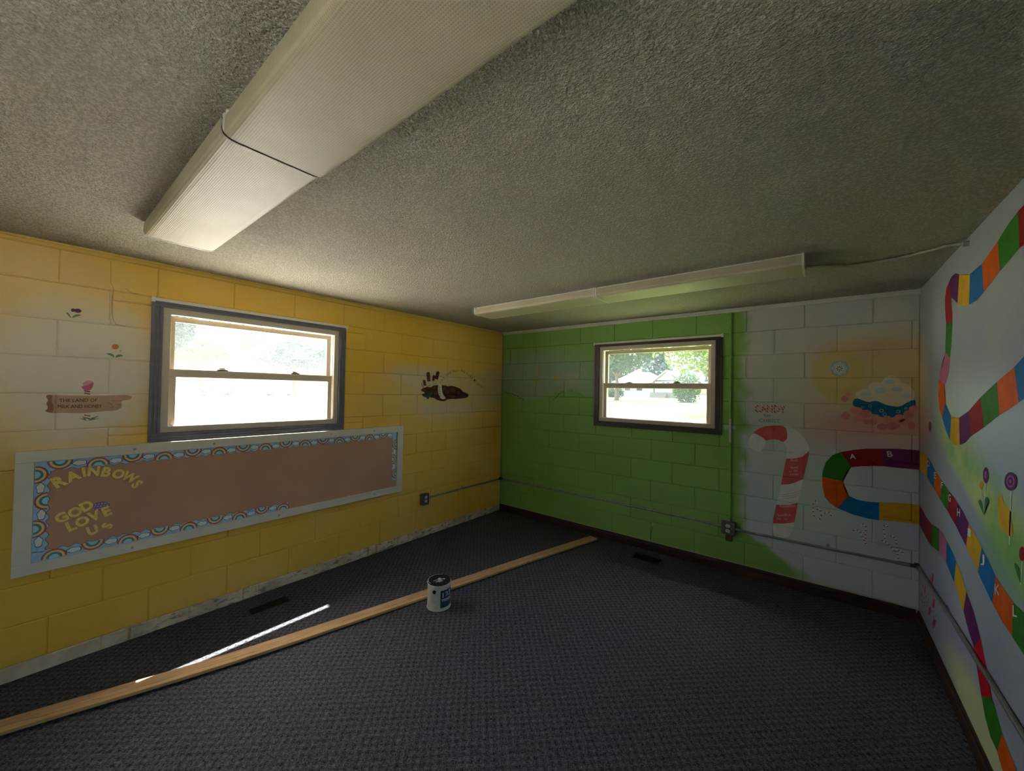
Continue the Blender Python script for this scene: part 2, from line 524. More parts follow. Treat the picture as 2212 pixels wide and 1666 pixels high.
# ------------------------------------------------------------------ room shell
fl = MB().box(-0.1, W + 0.1, YB - 0.1, 0.1, -0.12, 0.0).obj('floor', M['carpet']); tag(fl, 'charcoal woven loop carpet floor', None, None, 'structure')
ce = MB().box(-0.1, W + 0.1, YB - 0.1, 0.1, H, H + 0.06).obj('ceiling', M['ceiling']); tag(ce, 'grey white spray textured ceiling', None, None, 'structure')
rf = MB().box(-0.39, W + 0.3, YB - 0.3, 0.4, H + 0.07, H + 0.2).obj('roof', M['outer']); tag(rf, 'added unseen roof slab with eaves blocking light above the room', None, None, 'structure')  # unseen slab added to stop sky light; eave bounds the sun strip


def shell_with_hole(axis, lo, hi, a0, a1, op):
    mb = MB(); u0, u1, z0, z1 = op
    for (p, q, r, s) in ((a0, a1, 0 - 0.5, z0), (a0, a1, z1, H + 0.06), (a0, u0, z0, z1), (u1, a1, z0, z1)):
        if axis == 'X': mb.box(lo, hi, p, q, r, s)
        else: mb.box(p, q, lo, hi, r, s)
    return mb


wall_l = shell_with_hole('X', -0.2, -0.1, YB - 0.1, 0.2, WL).obj('wall_left', M['outer'])
tag(wall_l, 'yellow painted concrete block wall with white overspray', None, None, 'structure')
wall_b = shell_with_hole('Y', 0.1, 0.2, -0.1, W + 0.1, WG).obj('wall_back', M['outer'])
tag(wall_b, 'green painted concrete block wall fading to white on the right', None, None, 'structure')
DR = (-5.25, -4.35, 0.95, 2.05)         # added unseen window behind the viewer, lets in fill daylight
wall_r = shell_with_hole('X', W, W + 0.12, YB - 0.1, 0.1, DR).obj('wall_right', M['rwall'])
tag(wall_r, 'smooth white wall painted with a board game path mural', None, None, 'structure')
wall_f = MB().box(-0.1, W, YB - 0.1, YB, -0.12, H + 0.06).obj('wall_front', M['plaster'])
tag(wall_f, 'plain white wall behind the viewer', None, None, 'structure')

_bm = {}
def block_mesh(wall, w, h):
    k = (wall, round(w, 4), round(h, 4))
    if k not in _bm:
        def P(u, v, d):
            return (-d, u, v) if wall == 'L' else (u, d, v)
        g = GW
        vs = [P(g, g, 0), P(w - g, g, 0), P(w - g, h - g, 0), P(g, h - g, 0), P(0, 0, GD), P(w, 0, GD), P(w, h, GD), P(0, h, GD), P(0, 0, .1), P(w, 0, .1), P(w, h, .1), P(0, h, .1)]
        fs = [(0, 1, 2, 3)] + [(i, (i + 1) % 4, 4 + (i + 1) % 4, 4 + i) for i in range(4)] + [(4 + i, 4 + (i + 1) % 4, 8 + (i + 1) % 4, 8 + i) for i in range(4)] + [(8, 9, 10, 11)]
        _bm[k] = MB().add(vs, fs).mesh('block', [M['yellow' if wall == 'L' else 'green']])
    return _bm[k]


def rows():
    z = [0.0] + [J0 + BK * k for k in range(11)] + [H]
    return [(k - 1, z[k], z[k + 1]) for k in range(len(z) - 1)]


def cut(rect, op):
    u0, u1, v0, v1 = rect; a0, a1, b0, b1 = op
    if u1 <= a0 or u0 >= a1 or v1 <= b0 or v0 >= b1: return [rect]
    out = []
    if v0 < b0: out.append((u0, u1, v0, b0))
    if v1 > b1: out.append((u0, u1, b1, v1))
    m0, m1 = max(v0, b0), min(v1, b1)
    if u0 < a0: out.append((u0, a0, m0, m1))
    if u1 > a1: out.append((a1, u1, m0, m1))
    return out


rb = random.Random(3)
def build_blocks(wall, parent, org, u_lo, u_hi, op):
    for k, z0, z1 in rows():
        off = org + (0 if k % 2 == 0 else BK)
        n = math.floor((u_lo - off) / (2 * BK)) - 1
        u = off + n * 2 * BK
        while u < u_hi:
            a, b = max(u, u_lo), min(u + 2 * BK, u_hi)
            if b - a > 0.012:
                for (p, q, r, s) in cut((a, b, z0, z1), op):
                    if q - p < 0.012 or s - r < 0.012: continue
                    d = rb.uniform(0, 0.0007)
                    o = link('block', block_mesh(wall, q - p, s - r), parent, (-d, p, r) if wall == 'L' else (p, d, r))
            u += 2 * BK


build_blocks('L', wall_l, UL, YB, 0.0, WL)
build_blocks('G', wall_b, UG, 0.0, W, WG)

# baseboards of the green and the right wall, ceiling trims
bp = [(0, 0), (-0.016, 0), (-0.016, 0.062), (-0.011, 0.07), (-0.009, 0.084), (0, 0.084)]
o = MB().prof(bp, 0.008, W - 0.018, 'X').obj('baseboard_back', M['dark_wood']); tag(o, 'dark stained wooden baseboard under the green wall', None, None, 'structure')
o = MB().prof([(W + a, b * 0.95) for a, b in bp], YB + 0.02, -0.0, 'Y').obj('baseboard_right', M['dark_wood']); tag(o, 'dark stained wooden baseboard under the right wall', None, None, 'structure')
tp = [(0.0, H - 0.034), (0.009, H - 0.034), (0.013, H - 0.028), (0.013, H - 0.014), (0.018, H - 0.010), (0.018, H), (0.0, H)]
o = MB().prof(tp, YB, 0.0, 'Y').obj('trim_1', M['trim_yellow']); tag(o, 'narrow ceiling trim along the yellow wall', None, None, 'structure')
o = MB().prof([(-a, b) for a, b in tp], 0.018, W, 'X').obj('trim_2', M['trim_white']); tag(o, 'narrow white ceiling trim along the green wall', None, None, 'structure')
DECALS = [
('L','purple_flower','petal','purple_dk',1,[(-3.7482,1.9719),(-3.7487,1.9682),(-3.7503,1.9649),(-3.7527,1.9624),(-3.7557,1.9612),(-3.7587,1.9614),(-3.7612,1.963),(-3.7629,1.9657),(-3.7636,1.9692),(-3.7631,1.9728),(-3.7615,1.9762),(-3.7591,1.9786),(-3.7561,1.9799),(-3.7532,1.9797),(-3.7506,1.9781),(-3.7488,1.9754)]),
('L','purple_flower','petal','purple_dk',1,[(-3.7247,1.9708),(-3.7259,1.9662),(-3.729,1.9623),(-3.7335,1.9596),(-3.7387,1.9586),(-3.7439,1.9594),(-3.7481,1.9619),(-3.7509,1.9657),(-3.7517,1.9702),(-3.7505,1.9747),(-3.7474,1.9786),(-3.7429,1.9813),(-3.7377,1.9823),(-3.7326,1.9816),(-3.7283,1.9791),(-3.7255,1.9753)]),
('L','purple_flower','leaf','leaf',1,[(-3.781,1.9539),(-3.7746,1.9523),(-3.7687,1.9451),(-3.7633,1.9323),(-3.7618,1.9261),(-3.7644,1.9265),(-3.7679,1.9298),(-3.7724,1.9361),(-3.777,1.9431),(-3.7818,1.9508)]),
('L','purple_flower','leaf','leaf',1,[(-3.7252,1.95),(-3.7336,1.9506),(-3.7416,1.9488),(-3.7494,1.9448),(-3.7554,1.9381),(-3.7598,1.9288),(-3.7578,1.9264),(-3.7494,1.9309),(-3.7392,1.9372),(-3.727,1.9456)]),
('L','red_flower','petal','coral',1,[(-3.57,1.7838),(-3.571,1.7777),(-3.5742,1.7722),(-3.579,1.7684),(-3.5847,1.7666),(-3.5905,1.7672),(-3.5955,1.7702),(-3.5988,1.7749),(-3.6001,1.7808),(-3.5991,1.7869),(-3.596,1.7923),(-3.5912,1.7962),(-3.5855,1.798),(-3.5797,1.7974),(-3.5747,1.7945),(-3.5713,1.7898)]),
('L','red_flower','petal','peach',1,[(-3.557,1.7592),(-3.5574,1.757),(-3.5585,1.755),(-3.5602,1.7535),(-3.5622,1.7529),(-3.5642,1.7532),(-3.566,1.7543),(-3.5672,1.7561),(-3.5676,1.7582),(-3.5673,1.7605),(-3.5662,1.7625),(-3.5645,1.7639),(-3.5625,1.7646),(-3.5604,1.7643),(-3.5587,1.7632),(-3.5575,1.7614)]),
('L','red_flower','stem','cream',101,[(-3.5859,1.7674),(-3.586,1.7202),(-3.5825,1.7203),(-3.5824,1.7676)]),
('L','red_flower','leaf','leaf',1,[(-3.6205,1.7388),(-3.6098,1.7418),(-3.601,1.7409),(-3.5943,1.7362),(-3.5897,1.7293),(-3.5871,1.7204),(-3.5897,1.7188),(-3.5973,1.7243),(-3.6073,1.7297),(-3.6197,1.7348)]),
('L','red_flower','leaf','leaf',1,[(-3.551,1.7338),(-3.5614,1.7379),(-3.5698,1.7381),(-3.5761,1.7342),(-3.5811,1.728),(-3.5847,1.7194),(-3.5814,1.7176),(-3.5713,1.7225),(-3.5612,1.7267),(-3.5509,1.7301)]),
('L','wooden_sign','post','cream',1,[(-3.7025,1.5257),(-3.6811,1.5261),(-3.6749,1.3542),(-3.6931,1.3511)]),
('L','wooden_sign','stripe','maroon',2,[(-3.7035,1.5218),(-3.6798,1.5157),(-3.6796,1.5101),(-3.7034,1.5162)]),
('L','wooden_sign','stripe','maroon',2,[(-3.7032,1.5075),(-3.6794,1.5013),(-3.6793,1.4957),(-3.7031,1.5019)]),
('L','wooden_sign','stripe','maroon',2,[(-3.7003,1.3831),(-3.6765,1.3758),(-3.6764,1.3702),(-3.7002,1.3775)]),
('L','wooden_sign','stripe','maroon',2,[(-3.6999,1.368),(-3.6761,1.3606),(-3.676,1.355),(-3.6998,1.3625)]),
('L','wooden_sign','tulip_bloom','pink_dk',2,[(-3.7145,1.5423),(-3.7079,1.5445),(-3.7,1.5496),(-3.6909,1.5578),(-3.6814,1.564),(-3.6718,1.5683),(-3.6678,1.5634),(-3.6697,1.5493),(-3.6729,1.5368),(-3.6776,1.5259),(-3.685,1.5204),(-3.6952,1.5203),(-3.7047,1.5255),(-3.7134,1.536)]),
('L','wooden_sign','tulip_bloom','pink',3,[(-3.7082,1.5642),(-3.7009,1.5704),(-3.6933,1.5746),(-3.6852,1.5769),(-3.6782,1.5761),(-3.6721,1.5723),(-3.6733,1.5662),(-3.6818,1.558),(-3.6907,1.5514),(-3.7,1.5464),(-3.7064,1.5483),(-3.7101,1.5569)]),
('L','wooden_sign','grass_blade','leaf',2,[(-3.6855,1.3467),(-3.7029,1.3594),(-3.7199,1.3625),(-3.7028,1.3523)]),
('L','wooden_sign','grass_blade','leaf',2,[(-3.6855,1.3467),(-3.6708,1.3636),(-3.6408,1.3753),(-3.6662,1.3538)]),
('L','wooden_sign','grass_blade','leaf',2,[(-3.6855,1.3467),(-3.6652,1.3578),(-3.6343,1.3588),(-3.665,1.3505)]),
('L','wooden_sign','grass_blade','leaf',2,[(-3.6876,1.3452),(-3.7032,1.3713),(-3.7086,1.3747),(-3.6996,1.3553)]),
('L','wooden_sign','sign_board','wood',3,[(-3.8359,1.4939),(-3.8177,1.4947),(-3.7886,1.4939),(-3.7479,1.4913),(-3.7086,1.4901),(-3.671,1.4901),(-3.638,1.4908),(-3.6099,1.4921),(-3.5812,1.4936),(-3.552,1.4954),(-3.5312,1.4949),(-3.5191,1.492),(-3.5114,1.4875),(-3.5082,1.4816),(-3.5089,1.4757),(-3.5133,1.4698),(-3.5234,1.4654),(-3.5392,1.4626),(-3.5485,1.458),(-3.5513,1.4518),(-3.5514,1.4449),(-3.5489,1.4374),(-3.5493,1.429),(-3.5526,1.4199),(-3.5598,1.4117),(-3.5707,1.4045),(-3.5892,1.4009),(-3.6148,1.4008),(-3.6469,1.3977),(-3.685,1.3917),(-3.7248,1.3906),(-3.7661,1.3943),(-3.7944,1.3952),(-3.8104,1.3935),(-3.8257,1.3962),(-3.8401,1.4035),(-3.8435,1.4104),(-3.8359,1.4169),(-3.8345,1.4278),(-3.8392,1.443),(-3.8392,1.4538),(-3.8345,1.4601),(-3.8354,1.4709),(-3.8418,1.486)]),
('L','wooden_sign','board_end','wood_dk',4,[(-3.8383,1.4939),(-3.825,1.4947),(-3.8193,1.4862),(-3.8213,1.4684),(-3.8195,1.4518),(-3.8138,1.4365),(-3.8124,1.42),(-3.8154,1.4022),(-3.8246,1.3968),(-3.8397,1.4037),(-3.8435,1.4104),(-3.8359,1.4169),(-3.8345,1.4278),(-3.8392,1.443),(-3.8392,1.4538),(-3.8345,1.4601),(-3.8354,1.4709),(-3.8418,1.486)]),
('L','wooden_sign','grain_line','wood_dk',104,[(-3.612,1.4478),(-3.595,1.4396),(-3.5866,1.4243),(-3.5943,1.4219),(-3.5935,1.4188),(-3.5842,1.4243),(-3.5938,1.4423),(-3.6114,1.4509)]),
('L','wooden_sign','grain_line','wood_dk',104,[(-3.5949,1.4599),(-3.5717,1.4572),(-3.5493,1.4603),(-3.5496,1.4637),(-3.5718,1.4605),(-3.5949,1.4632)]),
('L','wooden_sign','grain_line','wood_dk',104,[(-3.5775,1.4408),(-3.5654,1.4347),(-3.5523,1.437),(-3.5527,1.4403),(-3.5653,1.438),(-3.5768,1.4439)]),
('L','paint_crack','crack_line','crack',101,[(-3.6169,2.2866),(-3.6138,2.1552),(-3.6048,2.1405),(-3.6012,2.1086),(-3.6041,2.0584),(-3.6035,1.9841),(-3.5984,1.9392),(-3.5875,1.9151),(-3.5471,1.91),(-3.5468,1.9127),(-3.5867,1.9176),(-3.5966,1.9402),(-3.6016,1.9845),(-3.6022,2.0586),(-3.5994,2.1089),(-3.6031,2.1417),(-3.612,2.1559),(-3.6151,2.2871)]),
('L','paint_crack','crack_line','crack',101,[(-3.5499,2.1371),(-3.5376,2.1253),(-3.522,2.1157),(-3.4911,2.1136),(-3.4908,2.1164),(-3.5214,2.1184),(-3.5365,2.1277),(-3.5487,2.1394)]),
('L','paint_crack','crack_line','cream_dk',101,[(-3.6179,2.1133),(-3.6169,2.023),(-3.6161,1.9409),(-3.6122,1.9414),(-3.6129,2.0236),(-3.6139,2.114)]),
('G','paint_chip','crack_line','leaf_dk',101,[(1.9695,0.2769),(1.9787,0.2447),(1.9768,0.2053),(1.9688,0.1685),(1.9655,0.1127),(1.9724,0.114),(1.9757,0.1692),(1.9836,0.2059),(1.9856,0.2469),(1.9762,0.2802)]),
('G','paint_chip','bare_chip','cream_dk',2,[(1.9843,0.2761),(1.9991,0.2745),(1.9945,0.2536),(1.9847,0.2464),(1.9624,0.2388),(1.9573,0.2426),(1.9722,0.2535)]),
('L','chocolate_mound','mound','choc',1,[(-1.3236,1.5609),(-1.3155,1.5676),(-1.2979,1.5751),(-1.2704,1.5834),(-1.2369,1.5879),(-1.1971,1.5887),(-1.1743,1.5937),(-1.1687,1.6029),(-1.15,1.6086),(-1.1178,1.611),(-1.0852,1.6126),(-1.0522,1.6133),(-1.0218,1.6132),(-0.9942,1.6123),(-0.974,1.609),(-0.9614,1.6034),(-0.9394,1.6032),(-0.9079,1.6087),(-0.8759,1.6082),(-0.8433,1.6017),(-0.8137,1.595),(-0.7871,1.5883),(-0.7635,1.579),(-0.743,1.5671),(-0.7275,1.5562),(-0.717,1.5465),(-0.6998,1.5393),(-0.6756,1.5346),(-0.6511,1.5261),(-0.6263,1.5138),(-0.6155,1.5039),(-0.6188,1.4963),(-0.6274,1.4876),(-0.6411,1.4776),(-0.6859,1.4696),(-0.7603,1.4637),(-0.8378,1.4604),(-0.9181,1.4595),(-0.9651,1.4533),(-0.9803,1.4416),(-0.9971,1.4353),(-1.0155,1.4343),(-1.0368,1.4362),(-1.0611,1.4411),(-1.0852,1.4464),(-1.1091,1.4523),(-1.124,1.4587),(-1.1301,1.4656),(-1.1478,1.4713),(-1.1769,1.4759),(-1.2028,1.4782),(-1.2255,1.4782),(-1.2552,1.4838),(-1.2916,1.4949),(-1.3111,1.5037),(-1.314,1.5103),(-1.3018,1.5159),(-1.2743,1.5205),(-1.2759,1.5294),(-1.3066,1.5424),(-1.3233,1.551),(-1.3261,1.5553)]),
('L','chocolate_mound','lump','choc_lt',2,[(-1.2507,1.5533),(-1.2565,1.5478),(-1.2696,1.5451),(-1.2864,1.5459),(-1.3023,1.55),(-1.3132,1.5562),(-1.3161,1.5629),(-1.3104,1.5684),(-1.2976,1.5711),(-1.2809,1.5704),(-1.2648,1.5663),(-1.2538,1.5601)]),
('L','chocolate_mound','lump','choc_lt',2,[(-1.1245,1.5833),(-1.1274,1.5752),(-1.1358,1.5692),(-1.1474,1.5669),(-1.1591,1.5689),(-1.1678,1.5745),(-1.1711,1.5824),(-1.1682,1.5904),(-1.1599,1.5964),(-1.1483,1.5988),(-1.1366,1.5969),(-1.1278,1.5912)]),
('L','chocolate_mound','lump','choc_lt',2,[(-1.0973,1.5179),(-1.1056,1.5055),(-1.1185,1.4981),(-1.1326,1.4976),(-1.1439,1.5041),(-1.1496,1.5158),(-1.1482,1.5297),(-1.14,1.542),(-1.1272,1.5495),(-1.1131,1.5502),(-1.1016,1.5437),(-1.0958,1.5319)]),
('L','chocolate_mound','lump','choc_lt',2,[(-0.9249,1.5348),(-0.9293,1.5253),(-0.9418,1.5183),(-0.959,1.5156),(-0.9762,1.5181),(-0.9888,1.5248),(-0.9936,1.5342),(-0.9893,1.5436),(-0.977,1.5506),(-0.96,1.5533),(-0.9427,1.551),(-0.9298,1.5442)]),
('L','chocolate_mound','lump','choc_lt',2,[(-0.9811,1.5692),(-0.991,1.5571),(-1.0044,1.5501),(-1.0176,1.5501),(-1.0271,1.5571),(-1.0305,1.5691),(-1.0267,1.583),(-1.0169,1.5951),(-1.0036,1.6022),(-0.9903,1.6023),(-0.9806,1.5953),(-0.9773,1.5832)]),
('L','chocolate_mound','lump','choc_lt',2,[(-0.8291,1.5466),(-0.8415,1.5361),(-0.8617,1.5318),(-0.8844,1.5349),(-0.9035,1.5444),(-0.9139,1.5578),(-0.9129,1.5716),(-0.9009,1.5821),(-0.8809,1.5866),(-0.8582,1.5837),(-0.8388,1.5742),(-0.8281,1.5606)]),
('L','chocolate_mound','lump','choc_lt',2,[(-0.7486,1.5266),(-0.7524,1.5168),(-0.7632,1.5096),(-0.7782,1.5069),(-0.7932,1.5095),(-0.8043,1.5165),(-0.8085,1.5262),(-0.8048,1.5359),(-0.7941,1.5431),(-0.7793,1.5459),(-0.7642,1.5434),(-0.7529,1.5364)]),
('L','chocolate_mound','lump','choc_lt',2,[(-0.837,1.4875),(-0.842,1.479),(-0.8561,1.4729),(-0.8754,1.4707),(-0.8946,1.473),(-0.9088,1.4791),(-0.9141,1.4874),(-0.9093,1.4957),(-0.8954,1.5019),(-0.8763,1.5042),(-0.8568,1.502),(-0.8424,1.4959)]),
('L','chocolate_mound','lump','choc_lt',2,[(-0.908,1.4969),(-0.9104,1.491),(-0.9173,1.4866),(-0.9267,1.485),(-0.9362,1.4866),(-0.9433,1.4909),(-0.9459,1.4968),(-0.9436,1.5027),(-0.9368,1.5071),(-0.9274,1.5087),(-0.9178,1.5072),(-0.9108,1.5028)]),
('L','chocolate_mound','lump','choc_lt',2,[(-1.0255,1.4613),(-1.031,1.4566),(-1.0446,1.454),(-1.0628,1.4541),(-1.0806,1.4569),(-1.0933,1.4617),(-1.0975,1.4671),(-1.0922,1.4717),(-1.0788,1.4744),(-1.0607,1.4743),(-1.0428,1.4715),(-1.0299,1.4668)]),
('L','chocolate_mound','lump','choc_lt',2,[(-0.6709,1.4951),(-0.6777,1.4902),(-0.6915,1.4885),(-0.7086,1.4905),(-0.7243,1.4957),(-0.7345,1.5026),(-0.7365,1.5095),(-0.7298,1.5144),(-0.7162,1.5161),(-0.6992,1.5141),(-0.6833,1.509),(-0.6729,1.502)]),
('L','chocolate_mound','leaf','teal_dk',3,[(-1.3009,1.507),(-1.2773,1.5027),(-1.2529,1.5039),(-1.2278,1.5107),(-1.2005,1.5255),(-1.1709,1.5484),(-1.1593,1.5497),(-1.166,1.5292),(-1.1778,1.5099),(-1.1945,1.4917),(-1.2119,1.4748),(-1.2299,1.4592),(-1.2419,1.4581),(-1.2479,1.4716),(-1.2628,1.4805),(-1.2865,1.4849),(-1.3019,1.4927),(-1.309,1.5037)]),
('L','chocolate_mound','banner','cream',3,[(-1.0836,1.6172),(-1.0566,1.6179),(-1.042,1.6052),(-1.0401,1.5793),(-1.0358,1.5535),(-1.029,1.528),(-1.0137,1.5033),(-0.9897,1.4793),(-0.9834,1.4644),(-0.995,1.4588),(-1.013,1.4573),(-1.0375,1.4597),(-1.0566,1.4698),(-1.0707,1.4876),(-1.0826,1.5092),(-1.0925,1.5344),(-1.0973,1.5645),(-1.0971,1.5994)]),
('L','chocolate_mound','fudge_bar','choc_red',2,[(-1.3039,1.6465),(-1.3039,1.6524),(-1.3012,1.6579),(-1.296,1.6621),(-1.2892,1.6645),(-1.2819,1.6646),(-1.2751,1.6625),(-1.2699,1.6584),(-1.267,1.653),(-1.2551,1.6058),(-1.2922,1.5997)]),
('L','chocolate_mound','fudge_bar','choc_red',2,[(-1.2587,1.7304),(-1.2579,1.7375),(-1.2539,1.744),(-1.247,1.7489),(-1.2385,1.7514),(-1.2295,1.7511),(-1.2214,1.7481),(-1.2155,1.7428),(-1.2127,1.7361),(-1.2001,1.6513),(-1.2463,1.6463)]),
('L','chocolate_mound','fudge_bar','choc_red',2,[(-1.1725,1.7097),(-1.17,1.7149),(-1.1651,1.719),(-1.1586,1.7213),(-1.1516,1.7216),(-1.1451,1.7198),(-1.14,1.7161),(-1.1372,1.7111),(-1.1371,1.7056),(-1.1485,1.6565),(-1.1838,1.661)]),
('L','chocolate_mound','fudge_bar','choc_red',2,[(-1.1249,1.7504),(-1.1213,1.7571),(-1.1147,1.7623),(-1.1061,1.7653),(-1.0968,1.7655),(-1.0883,1.7629),(-1.0818,1.758),(-1.0784,1.7514),(-1.0785,1.7442),(-1.098,1.6738),(-1.144,1.6806)]),
('L','chocolate_mound','reed','cream_dk',101,[(-1.2741,1.602),(-1.2652,1.5799),(-1.2588,1.5816),(-1.2678,1.6037)]),
('L','chocolate_mound','reed','cream_dk',101,[(-1.2249,1.6485),(-1.2181,1.6037),(-1.2113,1.6044),(-1.2182,1.6492)]),
('L','chocolate_mound','reed','cream_dk',101,[(-1.1622,1.6599),(-1.1636,1.6054),(-1.1566,1.6053),(-1.1552,1.6599)]),
('L','chocolate_mound','reed','cream_dk',101,[(-1.1305,1.6772),(-1.1405,1.6153),(-1.1336,1.6147),(-1.1235,1.6767)]),
('L','chocolate_mound','reed','teal_dk',101,[(-1.3219,1.6321),(-1.3153,1.6006),(-1.2865,1.5784),(-1.2819,1.5823),(-1.3094,1.6031),(-1.3154,1.6331)]),
('L','chocolate_mound','reed','teal_dk',101,[(-1.2084,1.6154),(-1.2473,1.5922),(-1.2691,1.583),(-1.266,1.5783),(-1.2435,1.5878),(-1.2043,1.6111)]),
('L','chocolate_mound','reed','cream_dk',101,[(-1.1209,1.6476),(-1.1228,1.6109),(-1.1158,1.6107),(-1.1138,1.6475)]),
('G','butterfly','wing','orange_soft',1,[(0.5581,1.8193),(0.568,1.8078),(0.5768,1.7963),(0.5846,1.7849),(0.5799,1.7807),(0.5626,1.7838),(0.5454,1.7841),(0.5281,1.7815),(0.5237,1.7858),(0.5321,1.7971),(0.5405,1.8083),(0.549,1.8195)]),
('G','butterfly','wing','orange_soft',1,[(0.5327,1.7088),(0.5427,1.6974),(0.5516,1.6861),(0.5594,1.6747),(0.5546,1.6705),(0.5373,1.6733),(0.5199,1.6733),(0.5025,1.6704),(0.4981,1.6747),(0.5066,1.6861),(0.5151,1.6975),(0.5235,1.7089)]),
('G','butterfly','wing','orange_soft',1,[(0.6013,1.7198),(0.611,1.7085),(0.6198,1.6972),(0.6274,1.6859),(0.6228,1.6817),(0.6058,1.6845),(0.5887,1.6846),(0.5716,1.6818),(0.5672,1.686),(0.5756,1.6973),(0.5839,1.7086),(0.5922,1.7198)]),
('G','butterfly','wing','orange_soft',1,[(0.8385,1.7429),(0.8477,1.7319),(0.8558,1.7209),(0.863,1.71),(0.8587,1.7059),(0.8427,1.7087),(0.8267,1.7088),(0.8106,1.7061),(0.8065,1.7103),(0.8144,1.7212),(0.8222,1.7321),(0.83,1.743)]),
('G','candy_cane','white_band','white_p',1,[(2.8401,1.2309),(2.8589,1.2256),(2.8775,1.217),(2.896,1.205),(2.9104,1.192),(2.9208,1.1781),(2.9237,1.1622),(2.9193,1.1442),(2.9131,1.1253),(2.9053,1.1055),(2.8933,1.0927),(2.8773,1.0869),(2.8599,1.0857),(2.8412,1.0891),(2.8253,1.0976),(2.8122,1.1114),(2.8037,1.1278),(2.8,1.1467),(2.8005,1.1661),(2.8051,1.1859),(2.8132,1.2052),(2.8249,1.2241)]),
('G','candy_cane','red_band','red_p',2,[(2.8307,1.2391),(2.8678,1.2748),(2.9137,1.2999),(2.9767,1.3135),(3.0426,1.3159),(3.0644,1.2921),(3.0732,1.2455),(3.0713,1.2086),(3.0434,1.1787),(3.0216,1.1909),(2.9907,1.1971),(2.9551,1.1917),(2.9281,1.1795),(2.9052,1.2017),(2.8682,1.2257)]),
('G','candy_cane','white_band','white_p',1,[(3.0513,1.3149),(3.1028,1.3002),(3.1533,1.2626),(3.1907,1.2143),(3.2113,1.1703),(3.2176,1.1301),(3.1914,1.0889),(3.1503,1.066),(3.1084,1.0516),(3.0658,1.0453),(3.072,1.0985),(3.0652,1.1503),(3.0434,1.1787),(3.0713,1.2086),(3.0753,1.2562),(3.0644,1.2948)]),
('G','candy_cane','red_band','red_p',2,[(3.0658,1.0453),(3.1294,1.0557),(3.175,1.0767),(3.2176,1.1276),(3.2039,1.0316),(3.178,0.895),(3.1305,0.8617),(3.0884,0.8394),(3.0326,0.8276),(3.0492,0.9381)]),
('G','candy_cane','white_band','white_p',1,[(3.0326,0.8276),(3.0884,0.8394),(3.1305,0.8617),(3.178,0.895),(3.1662,0.8059),(3.146,0.702),(3.0937,0.6737),(3.0444,0.6614),(3.003,0.6559),(3.0157,0.7323)]),
('G','candy_cane','ruled_line','brown_line',102,[(3.0135,0.7388),(3.0677,0.7528),(3.1187,0.7734),(3.1665,0.8034),(3.1659,0.8052),(3.1182,0.7753),(3.0675,0.7548),(3.0134,0.7409)]),
('G','candy_cane','ruled_line','brown_line',102,[(3.0136,0.7214),(3.0678,0.7355),(3.1188,0.7563),(3.1611,0.7856),(3.1605,0.7873),(3.1183,0.7582),(3.0676,0.7376),(3.0135,0.7235)]),
('G','candy_cane','ruled_line','brown_line',102,[(3.0137,0.7029),(3.0679,0.7172),(3.1189,0.7382),(3.1555,0.7666),(3.1548,0.7683),(3.1184,0.7401),(3.0677,0.7193),(3.0136,0.705)]),
('G','candy_cane','red_band','red_p',2,[(3.003,0.6559),(3.0444,0.6598),(3.0937,0.6726),(3.146,0.6994),(3.124,0.537),(3.0518,0.5104),(2.9797,0.4962),(2.9817,0.5349)]),
('G','candy_cane','white_band','white_p',1,[(2.9797,0.4956),(3.0518,0.5077),(3.124,0.5344),(3.1096,0.4691),(3.0867,0.4117),(3.0525,0.3917),(2.996,0.3813),(2.9712,0.4416)]),
('G','small_candy_cane','cane_body','white_p',101,[(3.2546,0.6106),(3.2534,0.6184),(3.2521,0.6262),(3.2509,0.634),(3.2497,0.6418),(3.2485,0.6491),(3.2485,0.6562),(3.2484,0.6637),(3.2484,0.6713),(3.2484,0.6788),(3.2483,0.6864),(3.2483,0.6937),(3.2488,0.7011),(3.2492,0.7088),(3.2497,0.7164),(3.2495,0.7214),(3.2542,0.7257),(3.2577,0.7305),(3.2586,0.7273),(3.2626,0.723),(3.2666,0.7188),(3.2727,0.7277),(3.2687,0.732),(3.2647,0.7363),(3.2576,0.7416),(3.2493,0.734),(3.2421,0.726),(3.2409,0.7156),(3.2405,0.708),(3.24,0.7003),(3.2395,0.6924),(3.2396,0.6846),(3.2396,0.677),(3.2396,0.6695),(3.2397,0.6619),(3.2397,0.6543),(3.2398,0.6463),(3.2411,0.638),(3.2423,0.6301),(3.2435,0.6223),(3.2448,0.6145),(3.246,0.6067)]),
('G','small_candy_cane','red_stripe','red_dk',2,[(3.2552,0.6146),(3.2542,0.6213),(3.2427,0.6198),(3.2438,0.6126)]),
('G','small_candy_cane','red_stripe','red_dk',2,[(3.2501,0.6451),(3.2495,0.652),(3.2381,0.6518),(3.2387,0.6444)]),
('G','small_candy_cane','red_stripe','red_dk',2,[(3.2496,0.6745),(3.2496,0.6816),(3.2384,0.6829),(3.2384,0.6753)]),
('G','small_candy_cane','red_stripe','red_dk',2,[(3.2501,0.7043),(3.2506,0.7114),(3.2396,0.714),(3.2392,0.7063)]),
('G','small_candy_cane','red_stripe','red_dk',2,[(3.2541,0.7283),(3.2597,0.7294),(3.2624,0.744),(3.2564,0.7429)]),
